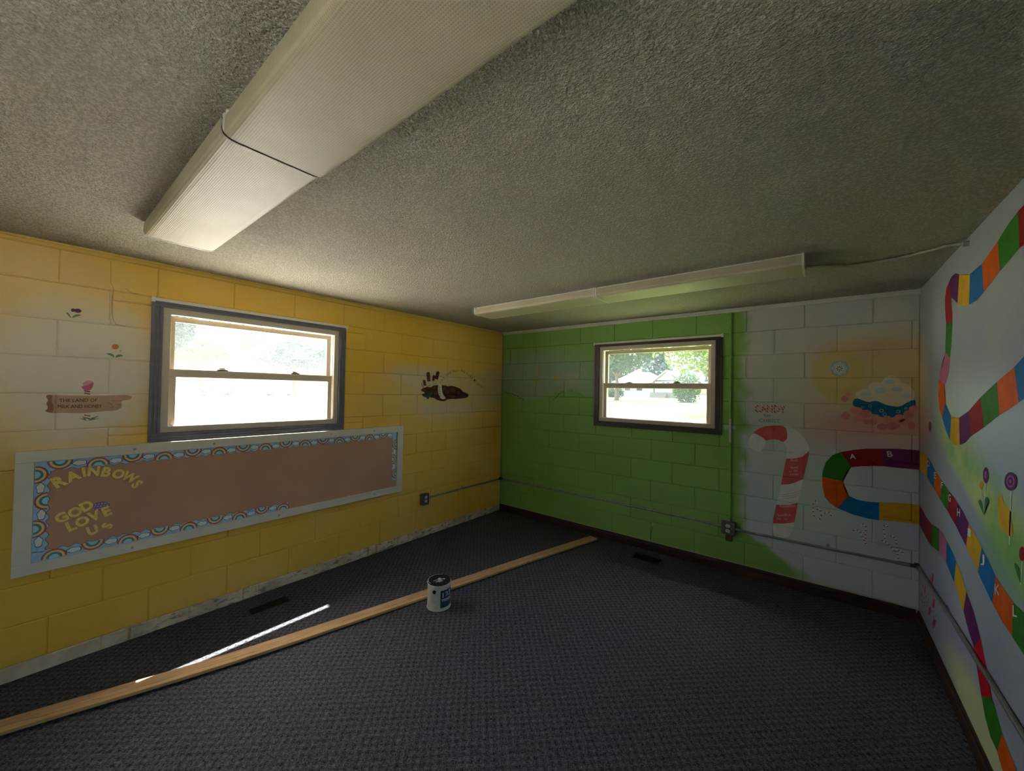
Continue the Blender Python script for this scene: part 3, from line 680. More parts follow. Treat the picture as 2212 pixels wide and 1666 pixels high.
('G','small_candy_cane','cane_body','white_p',101,[(3.2696,0.6599),(3.2735,0.6683),(3.2746,0.6736),(3.2786,0.6701),(3.2842,0.6676),(3.2846,0.6621),(3.2858,0.6543),(3.287,0.6466),(3.2882,0.6388),(3.2894,0.6324),(3.2876,0.626),(3.2857,0.6181),(3.2838,0.6101),(3.2832,0.6051),(3.277,0.6023),(3.2692,0.598),(3.2713,0.5878),(3.2792,0.592),(3.2887,0.5977),(3.292,0.6084),(3.2939,0.6163),(3.2958,0.6242),(3.2979,0.6336),(3.2967,0.6426),(3.2955,0.6504),(3.2942,0.6581),(3.293,0.6658),(3.291,0.6758),(3.2828,0.6805),(3.273,0.6842),(3.2662,0.6729),(3.2623,0.6646)]),
('G','small_candy_cane','red_stripe','red_dk',2,[(3.2725,0.6635),(3.2756,0.6699),(3.2679,0.6791),(3.2646,0.6722)]),
('G','small_candy_cane','red_stripe','red_dk',2,[(3.2827,0.6658),(3.2838,0.6592),(3.2951,0.6606),(3.294,0.6678)]),
('G','small_candy_cane','red_stripe','red_dk',2,[(3.2884,0.6368),(3.2881,0.6298),(3.2988,0.6277),(3.2992,0.6352)]),
('G','small_candy_cane','red_stripe','red_dk',2,[(3.2852,0.6095),(3.281,0.6042),(3.2858,0.5921),(3.2903,0.5978)]),
('G','small_candy_cane','cane_body','white_p',101,[(3.2899,0.6178),(3.2951,0.6239),(3.3003,0.63),(3.3051,0.6357),(3.3112,0.641),(3.3177,0.6465),(3.3235,0.6515),(3.3285,0.6532),(3.3343,0.6552),(3.3384,0.6571),(3.343,0.6538),(3.3487,0.6501),(3.3527,0.6495),(3.3494,0.6438),(3.3456,0.6344),(3.3529,0.6306),(3.3567,0.64),(3.3609,0.6532),(3.3534,0.6601),(3.3476,0.6638),(3.3406,0.668),(3.3333,0.6658),(3.3275,0.6638),(3.3209,0.6614),(3.3138,0.6554),(3.3074,0.6499),(3.3006,0.6441),(3.2951,0.6377),(3.2899,0.6316),(3.2847,0.6255)]),
('G','small_candy_cane','red_stripe','red_dk',2,[(3.293,0.6196),(3.2973,0.6247),(3.2929,0.637),(3.2882,0.6315)]),
('G','small_candy_cane','red_stripe','red_dk',2,[(3.3151,0.6426),(3.3199,0.6467),(3.3175,0.6602),(3.3123,0.6558)]),
('G','small_candy_cane','red_stripe','red_dk',2,[(3.3348,0.6561),(3.34,0.6553),(3.3454,0.6688),(3.3398,0.6697)]),
('G','small_candy_cane','red_stripe','red_dk',2,[(3.3501,0.6486),(3.3474,0.642),(3.3554,0.6339),(3.3582,0.6409)]),
('G','small_candy_cane','cane_body','white_p',101,[(3.5583,0.4741),(3.556,0.4798),(3.5536,0.4854),(3.5513,0.4911),(3.5489,0.4968),(3.5466,0.5025),(3.5442,0.5082),(3.5415,0.5147),(3.5389,0.5211),(3.5362,0.5275),(3.5335,0.534),(3.5309,0.5404),(3.5282,0.5469),(3.5255,0.5534),(3.5223,0.5608),(3.5171,0.5646),(3.5126,0.5677),(3.5081,0.5708),(3.5019,0.5744),(3.4948,0.5702),(3.4894,0.5665),(3.4816,0.5593),(3.4841,0.5485),(3.4865,0.5419),(3.4889,0.5353),(3.4961,0.5413),(3.4937,0.5479),(3.4913,0.5545),(3.4889,0.557),(3.4919,0.5571),(3.4973,0.5608),(3.5009,0.5638),(3.5037,0.5612),(3.5081,0.5581),(3.5126,0.555),(3.5163,0.5526),(3.5185,0.547),(3.5212,0.5406),(3.5239,0.5341),(3.5266,0.5276),(3.5293,0.5212),(3.5319,0.5147),(3.5346,0.5083),(3.5373,0.5018),(3.5397,0.4961),(3.542,0.4904),(3.5444,0.4847),(3.5467,0.479),(3.5491,0.4733),(3.5515,0.4677)]),
('G','small_candy_cane','red_stripe','red_dk',2,[(3.5583,0.4772),(3.5561,0.4825),(3.5463,0.477),(3.5486,0.4713)]),
('G','small_candy_cane','red_stripe','red_dk',2,[(3.5489,0.5),(3.5467,0.5053),(3.5368,0.4998),(3.5392,0.4941)]),
('G','small_candy_cane','red_stripe','red_dk',2,[(3.5386,0.5249),(3.5364,0.5303),(3.5264,0.5249),(3.5288,0.5191)]),
('G','small_candy_cane','red_stripe','red_dk',2,[(3.5279,0.5508),(3.5256,0.5562),(3.5156,0.5508),(3.518,0.545)]),
('G','small_candy_cane','red_stripe','red_dk',2,[(3.5114,0.5703),(3.5073,0.5732),(3.4995,0.5623),(3.5039,0.5592)]),
('G','small_candy_cane','red_stripe','red_dk',2,[(3.4818,0.5639),(3.4799,0.5572),(3.4883,0.551),(3.4903,0.5581)]),
('G','small_candy_cane','cane_body','white_p',101,[(3.5551,0.5087),(3.5551,0.5153),(3.5551,0.5218),(3.5551,0.5284),(3.5551,0.535),(3.555,0.5414),(3.5554,0.549),(3.5559,0.5568),(3.5563,0.5645),(3.5567,0.5725),(3.5567,0.5798),(3.5567,0.5869),(3.5566,0.5939),(3.5563,0.603),(3.5515,0.6088),(3.5475,0.6132),(3.5436,0.6176),(3.537,0.623),(3.5287,0.6157),(3.5209,0.6066),(3.5237,0.5958),(3.5264,0.5893),(3.5333,0.5956),(3.5307,0.6021),(3.5281,0.6043),(3.5326,0.6075),(3.5367,0.6125),(3.5381,0.609),(3.5421,0.6046),(3.5461,0.6002),(3.5492,0.5972),(3.5489,0.5921),(3.5489,0.585),(3.549,0.578),(3.549,0.5711),(3.5486,0.5635),(3.5482,0.5557),(3.5477,0.5479),(3.5473,0.54),(3.5473,0.5332),(3.5474,0.5265),(3.5474,0.5199),(3.5474,0.5133),(3.5474,0.5067)]),
('G','small_candy_cane','red_stripe','red_dk',2,[(3.5562,0.5113),(3.5562,0.5179),(3.5463,0.5187),(3.5464,0.5116)]),
('G','small_candy_cane','red_stripe','red_dk',2,[(3.556,0.5374),(3.5562,0.544),(3.5464,0.5455),(3.5462,0.5384)]),
('G','small_candy_cane','red_stripe','red_dk',2,[(3.5576,0.5684),(3.5578,0.5751),(3.5481,0.5766),(3.5479,0.5695)]),
('G','small_candy_cane','red_stripe','red_dk',2,[(3.5585,0.6001),(3.5566,0.6058),(3.5466,0.6013),(3.5487,0.5952)]),
('G','small_candy_cane','red_stripe','red_dk',2,[(3.5402,0.625),(3.5353,0.6241),(3.5324,0.6104),(3.5377,0.6113)]),
('G','small_candy_cane','cane_body','white_p',101,[(3.6579,0.5345),(3.6578,0.5414),(3.6578,0.5483),(3.6578,0.5552),(3.6578,0.5626),(3.6566,0.5712),(3.6555,0.5794),(3.6543,0.5876),(3.6532,0.5951),(3.652,0.6025),(3.651,0.609),(3.652,0.615),(3.6531,0.6222),(3.653,0.6263),(3.6565,0.6268),(3.6621,0.6288),(3.6658,0.6309),(3.667,0.6269),(3.6698,0.6214),(3.6726,0.616),(3.6788,0.6228),(3.676,0.6282),(3.6732,0.6337),(3.6689,0.6408),(3.6614,0.6388),(3.6558,0.6367),(3.6482,0.633),(3.6459,0.6228),(3.6448,0.6156),(3.6436,0.6072),(3.6448,0.5988),(3.6459,0.5914),(3.6471,0.584),(3.6482,0.5758),(3.6493,0.5676),(3.6504,0.5598),(3.6504,0.5534),(3.6504,0.5465),(3.6505,0.5395),(3.6505,0.5326)]),
('G','small_candy_cane','red_stripe','red_dk',2,[(3.6589,0.5375),(3.6588,0.5439),(3.6494,0.5448),(3.6495,0.5379)]),
('G','small_candy_cane','red_stripe','red_dk',2,[(3.6581,0.5677),(3.6573,0.5739),(3.6476,0.5724),(3.6485,0.5658)]),
('G','small_candy_cane','red_stripe','red_dk',2,[(3.6536,0.5991),(3.6527,0.6052),(3.643,0.6036),(3.644,0.597)]),
('G','small_candy_cane','red_stripe','red_dk',2,[(3.6513,0.6222),(3.6549,0.6272),(3.6506,0.6382),(3.6468,0.6329)]),
('G','small_candy_cane','red_stripe','red_dk',2,[(3.6646,0.6292),(3.667,0.6243),(3.6762,0.6305),(3.6735,0.6357)]),
('G','small_candy_cane','cane_body','white_p',101,[(3.6816,0.5562),(3.6866,0.5589),(3.6915,0.5617),(3.6946,0.564),(3.6967,0.5608),(3.7004,0.5567),(3.704,0.5526),(3.7076,0.5484),(3.7105,0.5456),(3.7104,0.5409),(3.7107,0.5346),(3.711,0.5282),(3.7113,0.5218),(3.7116,0.5154),(3.7119,0.5092),(3.7119,0.5029),(3.7119,0.4964),(3.7119,0.49),(3.7119,0.4835),(3.7119,0.4771),(3.712,0.4701),(3.713,0.4635),(3.714,0.4574),(3.715,0.4513),(3.716,0.4452),(3.717,0.4393),(3.7176,0.4333),(3.7183,0.4271),(3.7189,0.4209),(3.7196,0.4148),(3.7203,0.4086),(3.7273,0.412),(3.7267,0.4182),(3.726,0.4243),(3.7254,0.4305),(3.7247,0.4367),(3.724,0.443),(3.723,0.4492),(3.722,0.4553),(3.721,0.4614),(3.72,0.4675),(3.7191,0.4731),(3.7191,0.479),(3.7191,0.4854),(3.7191,0.4919),(3.7191,0.4983),(3.7191,0.5048),(3.719,0.5113),(3.7188,0.5179),(3.7185,0.5242),(3.7182,0.5306),(3.7179,0.537),(3.7176,0.5433),(3.717,0.5515),(3.7127,0.5568),(3.7091,0.5609),(3.7055,0.565),(3.7018,0.5692),(3.6967,0.5742),(3.6899,0.5711),(3.685,0.5684),(3.68,0.5656)]),
('G','small_candy_cane','red_stripe','red_dk',2,[(3.6839,0.556),(3.6884,0.5585),(3.6886,0.5718),(3.6838,0.5691)]),
('G','small_candy_cane','red_stripe','red_dk',2,[(3.6976,0.5579),(3.7008,0.5542),(3.7089,0.563),(3.7054,0.567)]),
('G','small_candy_cane','red_stripe','red_dk',2,[(3.7093,0.5447),(3.7096,0.5384),(3.7188,0.5383),(3.7185,0.545)]),
('G','small_candy_cane','red_stripe','red_dk',2,[(3.7104,0.5191),(3.7107,0.5128),(3.72,0.5128),(3.7197,0.5195)]),
('G','small_candy_cane','red_stripe','red_dk',2,[(3.7109,0.4938),(3.7109,0.4875),(3.7201,0.4867),(3.7201,0.4935)]),
('G','small_candy_cane','red_stripe','red_dk',2,[(3.7114,0.4668),(3.7124,0.4608),(3.7218,0.4629),(3.7208,0.4693)]),
('G','small_candy_cane','red_stripe','red_dk',2,[(3.7155,0.4427),(3.7163,0.4366),(3.7257,0.4383),(3.7248,0.4448)]),
('G','small_candy_cane','red_stripe','red_dk',2,[(3.7182,0.4182),(3.7189,0.4121),(3.7282,0.4134),(3.7275,0.4199)]),
('G','small_candy_cane','cane_body','white_p',101,[(3.6326,0.5165),(3.6376,0.5148),(3.6427,0.5132),(3.6478,0.5116),(3.6529,0.51),(3.6574,0.5089),(3.6619,0.5077),(3.6654,0.507),(3.6681,0.5027),(3.6714,0.4976),(3.6747,0.4925),(3.6781,0.4874),(3.6815,0.4822),(3.6848,0.4776),(3.6882,0.4732),(3.6915,0.4687),(3.6948,0.4643),(3.6981,0.4598),(3.7014,0.4554),(3.7068,0.4634),(3.7036,0.4679),(3.7003,0.4723),(3.697,0.4767),(3.6937,0.4812),(3.6904,0.4857),(3.6871,0.49),(3.6838,0.495),(3.6805,0.5001),(3.6772,0.5052),(3.6738,0.5103),(3.6698,0.5162),(3.6644,0.5178),(3.66,0.519),(3.6556,0.5202),(3.6506,0.5217),(3.6455,0.5234),(3.6405,0.525),(3.6354,0.5266)]),
('G','small_candy_cane','red_stripe','red_dk',2,[(3.6344,0.5144),(3.6388,0.513),(3.6446,0.5252),(3.6399,0.5266)]),
('G','small_candy_cane','red_stripe','red_dk',2,[(3.6542,0.5082),(3.6586,0.5071),(3.6641,0.5194),(3.6594,0.5206)]),
('G','small_candy_cane','red_stripe','red_dk',2,[(3.6688,0.4993),(3.6716,0.495),(3.6804,0.5025),(3.6774,0.5072)]),
('G','small_candy_cane','red_stripe','red_dk',2,[(3.6822,0.4792),(3.6852,0.4751),(3.6937,0.4833),(3.6905,0.4876)]),
('G','small_candy_cane','red_stripe','red_dk',2,[(3.6954,0.4614),(3.6984,0.4573),(3.7069,0.4655),(3.7037,0.4698)]),
('G','small_candy_cane','cane_body','white_p',101,[(3.706,0.4511),(3.7101,0.4556),(3.7141,0.4601),(3.7182,0.4646),(3.7207,0.468),(3.7247,0.467),(3.7299,0.4662),(3.7352,0.4653),(3.7394,0.465),(3.7409,0.4612),(3.7433,0.4562),(3.7457,0.4512),(3.7482,0.4462),(3.7542,0.453),(3.7518,0.458),(3.7494,0.4629),(3.747,0.4679),(3.7436,0.4741),(3.7373,0.4754),(3.732,0.4763),(3.7268,0.4771),(3.7201,0.4778),(3.7145,0.4722),(3.7104,0.4677),(3.7063,0.4632),(3.7023,0.4587)]),
('G','small_candy_cane','red_stripe','red_dk',2,[(3.7081,0.4518),(3.712,0.4561),(3.7092,0.4679),(3.705,0.4633)]),
('G','small_candy_cane','red_stripe','red_dk',2,[(3.7216,0.4661),(3.7259,0.4654),(3.7308,0.4779),(3.7261,0.4787)]),
('G','small_candy_cane','red_stripe','red_dk',2,[(3.7386,0.4633),(3.7409,0.4585),(3.7498,0.4647),(3.7473,0.4699)]),
('G','painted_path','path_square','p_green',1,[(3.406,1.1372),(3.358,1.1076),(3.3206,1.0495),(3.3019,0.9835),(3.2983,0.9321),(3.4215,0.9174),(3.425,0.9532),(3.4465,1.0039),(3.4679,1.0306),(3.4462,1.0799)]),
('G','painted_path','path_square','p_orange',1,[(3.2975,0.931),(3.3002,0.8561),(3.3142,0.7805),(3.3446,0.7358),(3.3894,0.7061),(3.458,0.8106),(3.4363,0.8408),(3.4224,0.8765),(3.4215,0.9174)]),
('G','painted_path','path_square','p_red',1,[(3.406,1.1372),(3.4887,1.1653),(3.5584,1.1802),(3.638,1.1887),(3.6443,1.0609),(3.5861,1.0549),(3.5242,1.0448),(3.4892,1.0363),(3.4679,1.0306),(3.4462,1.0799)]),
('G','painted_path','path_square','p_purple',1,[(3.638,1.1887),(3.7175,1.1962),(3.8293,1.1976),(3.8294,1.0623),(3.7496,1.06),(3.6443,1.0609)]),
('G','painted_path','path_square','p_blue',1,[(3.458,0.8106),(3.5041,0.7919),(3.5596,0.7884),(3.6238,0.7943),(3.6241,0.6641),(3.56,0.6638),(3.4834,0.6752),(3.3894,0.7061)]),
('G','painted_path','path_square','p_yellow',1,[(3.6238,0.7943),(3.7183,0.8098),(3.7813,0.8158),(3.8298,0.8157),(3.83,0.681),(3.7503,0.6787),(3.6735,0.6705),(3.6241,0.6641)]),
('G','painted_cloud','blue_pool','p_blue_dk',1,[(3.4774,1.5293),(3.4867,1.5474),(3.5027,1.5532),(3.5252,1.5467),(3.5546,1.5422),(3.5906,1.5397),(3.6261,1.5304),(3.6611,1.5143),(3.6931,1.5061),(3.7222,1.5054),(3.7533,1.5184),(3.7863,1.5445),(3.8049,1.5509),(3.8096,1.5377),(3.8084,1.5194),(3.8015,1.4959),(3.7875,1.4737),(3.7664,1.4527),(3.7415,1.4363),(3.7127,1.4246),(3.6835,1.4178),(3.6539,1.4162),(3.6264,1.4215),(3.6011,1.434),(3.5729,1.4466),(3.5418,1.4591),(3.5155,1.4721),(3.4943,1.4854),(3.4809,1.4991),(3.4755,1.5132)]),
('G','painted_cloud','white_cloud','cream_lt',2,[(3.4897,1.5747),(3.4903,1.5845),(3.4929,1.5934),(3.4976,1.6015),(3.5042,1.6087),(3.5128,1.6151),(3.5212,1.6196),(3.5294,1.6223),(3.5374,1.6233),(3.5452,1.6225),(3.5517,1.6245),(3.5569,1.6294),(3.5608,1.6372),(3.5633,1.6477),(3.5678,1.6567),(3.5742,1.6642),(3.5826,1.6701),(3.5928,1.6745),(3.602,1.6766),(3.6103,1.6766),(3.6176,1.6744),(3.6239,1.6701),(3.6295,1.6699),(3.6345,1.6738),(3.6389,1.6818),(3.6426,1.6938),(3.6482,1.7039),(3.6557,1.7121),(3.6649,1.7182),(3.676,1.7224),(3.6865,1.724),(3.6963,1.723),(3.7054,1.7195),(3.7139,1.7135),(3.7209,1.7064),(3.7263,1.6983),(3.7302,1.6892),(3.7327,1.679),(3.7366,1.6714),(3.742,1.6664),(3.7488,1.6638),(3.7572,1.6638),(3.7649,1.6618),(3.772,1.6576),(3.7785,1.6513),(3.7843,1.643),(3.7896,1.6343),(3.7943,1.6252),(3.7984,1.6156),(3.8019,1.6057),(3.8044,1.5962),(3.8059,1.587),(3.8063,1.5783),(3.8057,1.57),(3.8029,1.562),(3.7976,1.5544),(3.7901,1.5471),(3.7801,1.5402),(3.7703,1.5328),(3.7605,1.5249),(3.7509,1.5166),(3.7414,1.5078),(3.7312,1.5018),(3.7204,1.4984),(3.7089,1.4977),(3.6968,1.4998),(3.6852,1.5024),(3.6741,1.5054),(3.6636,1.5088),(3.6537,1.5128),(3.6443,1.5172),(3.6356,1.522),(3.6274,1.5274),(3.6198,1.5332),(3.6113,1.5364),(3.6018,1.537),(3.5913,1.535),(3.5798,1.5303),(3.5688,1.5279),(3.5585,1.5281),(3.5488,1.5306),(3.5396,1.5356),(3.5304,1.5404),(3.5212,1.545),(3.512,1.5494),(3.5027,1.5536),(3.4959,1.5592),(3.4915,1.5663)]),
('G','painted_cloud','bubble','pink_soft2',2,[(3.4624,1.4197),(3.4604,1.4086),(3.4545,1.399),(3.4458,1.3922),(3.4353,1.3894),(3.4249,1.391),(3.4159,1.3968),(3.4099,1.4058),(3.4078,1.4168),(3.4099,1.4279),(3.4158,1.4376),(3.4247,1.4443),(3.4351,1.447),(3.4456,1.4453),(3.4544,1.4395),(3.4603,1.4305)]),
('G','painted_cloud','bubble','pink_soft',3,[(3.5313,1.4622),(3.5286,1.4512),(3.5206,1.4417),(3.5087,1.4349),(3.4945,1.4321),(3.4802,1.4335),(3.468,1.4391),(3.4597,1.448),(3.4568,1.4588),(3.4597,1.4699),(3.4678,1.4795),(3.48,1.4862),(3.4943,1.4889),(3.5085,1.4873),(3.5205,1.4817),(3.5285,1.4728)]),
('G','painted_cloud','bubble','pink_soft2',2,[(3.5832,1.4401),(3.5805,1.4279),(3.5728,1.4173),(3.5611,1.4098),(3.5472,1.4066),(3.5332,1.4082),(3.5213,1.4145),(3.5132,1.4244),(3.5104,1.4364),(3.5132,1.4487),(3.5211,1.4594),(3.533,1.4669),(3.547,1.4699),(3.5609,1.4681),(3.5726,1.4618),(3.5805,1.452)]),
('G','painted_cloud','bubble','pink_soft',3,[(3.6289,1.4148),(3.6271,1.4054),(3.6216,1.3972),(3.6135,1.3915),(3.6038,1.3891),(3.594,1.3903),(3.5857,1.3951),(3.5802,1.4027),(3.5782,1.4119),(3.5801,1.4214),(3.5856,1.4296),(3.5939,1.4353),(3.6036,1.4376),(3.6133,1.4363),(3.6215,1.4315),(3.627,1.4239)]),
('G','painted_cloud','bubble','pink_soft2',2,[(3.6909,1.4046),(3.6889,1.3941),(3.683,1.3849),(3.6743,1.3784),(3.6639,1.3756),(3.6535,1.3771),(3.6446,1.3824),(3.6386,1.391),(3.6365,1.4014),(3.6386,1.4121),(3.6445,1.4213),(3.6534,1.4278),(3.6638,1.4304),(3.6742,1.4289),(3.683,1.4235),(3.6888,1.4149)]),
('G','painted_cloud','bubble','pink_soft',3,[(3.7559,1.4152),(3.7537,1.4035),(3.7475,1.3933),(3.7383,1.3862),(3.7273,1.3832),(3.7162,1.3848),(3.7068,1.3908),(3.7004,1.4003),(3.6982,1.4119),(3.7004,1.4237),(3.7067,1.434),(3.7161,1.4411),(3.7271,1.444),(3.7382,1.4422),(3.7475,1.4361),(3.7537,1.4267)]),
('G','painted_cloud','bubble','pink_soft2',2,[(3.8027,1.4445),(3.8006,1.4317),(3.7946,1.4206),(3.7855,1.4128),(3.7748,1.4096),(3.7639,1.4115),(3.7547,1.4183),(3.7485,1.4288),(3.7463,1.4416),(3.7484,1.4545),(3.7546,1.4657),(3.7638,1.4734),(3.7746,1.4765),(3.7854,1.4744),(3.7945,1.4676),(3.8006,1.4571)]),
('G','painted_cloud','bubble','pink_soft',3,[(3.8212,1.4851),(3.8195,1.4749),(3.8145,1.4661),(3.807,1.46),(3.7981,1.4576),(3.7891,1.4591),(3.7815,1.4646),(3.7764,1.473),(3.7746,1.4832),(3.7764,1.4935),(3.7815,1.5023),(3.7891,1.5084),(3.798,1.5108),(3.8069,1.5091),(3.8144,1.5036),(3.8194,1.4952)]),
('G','painted_cloud','bubble','pink_soft2',2,[(3.5731,1.3837),(3.5716,1.3755),(3.5671,1.3685),(3.5604,1.3635),(3.5525,1.3613),(3.5446,1.3624),(3.5378,1.3665),(3.5332,1.3731),(3.5316,1.3811),(3.5332,1.3893),(3.5377,1.3964),(3.5444,1.4014),(3.5524,1.4034),(3.5603,1.4023),(3.567,1.3981),(3.5715,1.3916)]),
('G','painted_cloud','bubble','pink_soft',3,[(3.5368,1.4025),(3.5348,1.3916),(3.5292,1.3821),(3.5207,1.3755),(3.5106,1.3727),(3.5005,1.3742),(3.4918,1.3798),(3.486,1.3887),(3.4839,1.3995),(3.4859,1.4105),(3.4917,1.42),(3.5003,1.4266),(3.5104,1.4293),(3.5205,1.4277),(3.529,1.422),(3.5347,1.4132)]),
('G','painted_cloud','bubble','pink_soft2',2,[(3.8075,1.3685),(3.8061,1.3582),(3.8021,1.3493),(3.7961,1.3431),(3.7889,1.3406),(3.7818,1.3421),(3.7757,1.3474),(3.7716,1.3558),(3.7701,1.3659),(3.7715,1.3762),(3.7756,1.3852),(3.7817,1.3913),(3.7889,1.3938),(3.796,1.3923),(3.802,1.3869),(3.8061,1.3785)]),
('G','painted_cloud','bubble','pink_soft',3,[(3.4682,1.5845),(3.467,1.5768),(3.4632,1.5702),(3.4576,1.5658),(3.451,1.5641),(3.4444,1.5655),(3.4387,1.5697),(3.4349,1.5762),(3.4335,1.5839),(3.4348,1.5916),(3.4386,1.5982),(3.4442,1.6027),(3.4509,1.6043),(3.4575,1.6029),(3.4631,1.5986),(3.4669,1.5922)]),
('G','painted_cloud','bubble','pink_soft2',2,[(3.4511,1.5483),(3.4495,1.5386),(3.4448,1.5303),(3.4377,1.5246),(3.4294,1.5225),(3.421,1.5241),(3.4138,1.5294),(3.409,1.5375),(3.4073,1.5471),(3.4089,1.5569),(3.4137,1.5652),(3.4208,1.5709),(3.4292,1.573),(3.4376,1.5712),(3.4446,1.5659),(3.4494,1.5579)]),
('G','painted_cloud','bubble','pink_soft',3,[(3.7748,1.3896),(3.773,1.3793),(3.7679,1.3702),(3.7603,1.3639),(3.7512,1.3612),(3.7421,1.3626),(3.7343,1.3679),(3.7291,1.3763),(3.7273,1.3865),(3.7291,1.397),(3.7342,1.4061),(3.742,1.4124),(3.7511,1.4149),(3.7602,1.4134),(3.7679,1.4081),(3.773,1.3997)]),
('G','painted_cloud','bubble','pink_soft2',2,[(3.6139,1.3793),(3.612,1.3712),(3.6066,1.3641),(3.5983,1.359),(3.5886,1.3568),(3.5788,1.3577),(3.5704,1.3617),(3.5648,1.3681),(3.5628,1.376),(3.5648,1.3842),(3.5703,1.3913),(3.5787,1.3964),(3.5885,1.3986),(3.5982,1.3975),(3.6065,1.3935),(3.612,1.3871)]),
('G','painted_cloud','bubble','pink_mv',3,[(3.6689,1.352),(3.6667,1.3427),(3.6603,1.3345),(3.6506,1.3285),(3.6392,1.3258),(3.6277,1.3268),(3.6179,1.3313),(3.6113,1.3387),(3.609,1.3478),(3.6112,1.3572),(3.6178,1.3655),(3.6276,1.3714),(3.6391,1.374),(3.6505,1.3729),(3.6602,1.3684),(3.6666,1.361)]),
('G','painted_cloud','bubble','pink_mv',4,[(3.7297,1.3597),(3.727,1.3492),(3.7192,1.3399),(3.7074,1.3331),(3.6935,1.33),(3.6794,1.331),(3.6675,1.336),(3.6594,1.3443),(3.6565,1.3546),(3.6593,1.3653),(3.6674,1.3747),(3.6793,1.3814),(3.6934,1.3844),(3.7073,1.3832),(3.7191,1.3781),(3.7269,1.3699)]),
('G','painted_cloud','foam_ring','ice',2,[(3.582,1.4993),(3.5813,1.4952),(3.5793,1.4917),(3.5764,1.4892),(3.5728,1.4883),(3.5693,1.489),(3.5662,1.4912),(3.5642,1.4946),(3.5635,1.4986),(3.5642,1.5028),(3.5662,1.5063),(3.5692,1.5088),(3.5728,1.5097),(3.5763,1.509),(3.5793,1.5068),(3.5813,1.5034)]),
('G','painted_cloud','foam_ring','p_blue_dk',3,[(3.5783,1.4992),(3.5779,1.4968),(3.5767,1.4947),(3.5749,1.4933),(3.5728,1.4927),(3.5707,1.4931),(3.5689,1.4944),(3.5677,1.4964),(3.5672,1.4988),(3.5676,1.5012),(3.5688,1.5033),(3.5706,1.5047),(3.5728,1.5053),(3.5749,1.5049),(3.5767,1.5036),(3.5779,1.5016)]),
('G','painted_cloud','foam_ring','ice',2,[(3.6458,1.4673),(3.6449,1.4619),(3.6423,1.4572),(3.6385,1.454),(3.6339,1.4527),(3.6293,1.4536),(3.6253,1.4564),(3.6227,1.4609),(3.6218,1.4662),(3.6227,1.4717),(3.6253,1.4764),(3.6292,1.4796),(3.6338,1.4808),(3.6384,1.48),(3.6423,1.4771),(3.6449,1.4726)]),
('G','painted_cloud','foam_ring','p_blue_dk',3,[(3.641,1.4671),(3.6405,1.4639),(3.6389,1.4612),(3.6366,1.4593),(3.6338,1.4585),(3.6311,1.459),(3.6287,1.4607),(3.6272,1.4633),(3.6266,1.4664),(3.6271,1.4696),(3.6287,1.4724),(3.631,1.4743),(3.6338,1.4751),(3.6366,1.4745),(3.6389,1.4729),(3.6405,1.4702)]),
('G','painted_cloud','foam_ring','ice',2,[(3.6623,1.4406),(3.6615,1.4357),(3.6591,1.4314),(3.6556,1.4284),(3.6514,1.4272),(3.6472,1.428),(3.6436,1.4306),(3.6413,1.4346),(3.6404,1.4395),(3.6412,1.4445),(3.6436,1.4488),(3.6471,1.4517),(3.6513,1.4529),(3.6555,1.4521),(3.6591,1.4495),(3.6614,1.4455)]),
('G','painted_cloud','foam_ring','p_blue_dk',3,[(3.6579,1.4404),(3.6574,1.4375),(3.656,1.435),(3.6539,1.4332),(3.6514,1.4325),(3.6489,1.433),(3.6467,1.4345),(3.6453,1.4369),(3.6448,1.4397),(3.6453,1.4427),(3.6467,1.4452),(3.6488,1.4469),(3.6513,1.4476),(3.6539,1.4472),(3.656,1.4457),(3.6574,1.4433)]),
('G','painted_cloud','foam_ring','ice',2,[(3.7329,1.4645),(3.7321,1.4596),(3.7298,1.4554),(3.7264,1.4525),(3.7223,1.4513),(3.7182,1.4521),(3.7148,1.4547),(3.7125,1.4587),(3.7117,1.4635),(3.7125,1.4684),(3.7148,1.4726),(3.7182,1.4755),(3.7223,1.4766),(3.7263,1.4759),(3.7297,1.4733),(3.732,1.4693)]),
('G','painted_cloud','foam_ring','p_blue_dk',3,[(3.7286,1.4643),(3.7282,1.4614),(3.7268,1.459),(3.7247,1.4572),(3.7223,1.4566),(3.7199,1.457),(3.7178,1.4585),(3.7164,1.4609),(3.7159,1.4637),(3.7164,1.4666),(3.7178,1.4691),(3.7198,1.4708),(3.7223,1.4714),(3.7247,1.471),(3.7268,1.4695),(3.7281,1.4671)]),
('G','painted_cloud','foam_ring','ice',2,[(3.768,1.4896),(3.7675,1.4861),(3.7658,1.483),(3.7634,1.481),(3.7605,1.4801),(3.7576,1.4807),(3.7551,1.4826),(3.7534,1.4855),(3.7529,1.4889),(3.7534,1.4925),(3.7551,1.4955),(3.7575,1.4976),(3.7604,1.4984),(3.7633,1.4978),(3.7658,1.4959),(3.7674,1.493)]),
('G','painted_cloud','foam_ring','p_blue_dk',3,[(3.765,1.4894),(3.7647,1.4874),(3.7637,1.4856),(3.7622,1.4844),(3.7605,1.4839),(3.7587,1.4842),(3.7572,1.4853),(3.7563,1.487),(3.7559,1.4891),(3.7562,1.4911),(3.7572,1.4929),(3.7587,1.4941),(3.7604,1.4946),(3.7622,1.4943),(3.7637,1.4932),(3.7646,1.4915)]),
('G','painted_cloud','foam_ring','ice',2,[(3.5396,1.4872),(3.539,1.4835),(3.5372,1.4803),(3.5345,1.4781),(3.5313,1.4773),(3.5281,1.4778),(3.5254,1.4798),(3.5235,1.4829),(3.5229,1.4865),(3.5235,1.4902),(3.5253,1.4934),(3.528,1.4956),(3.5312,1.4964),(3.5344,1.4958),(3.5372,1.4939),(3.539,1.4908)]),
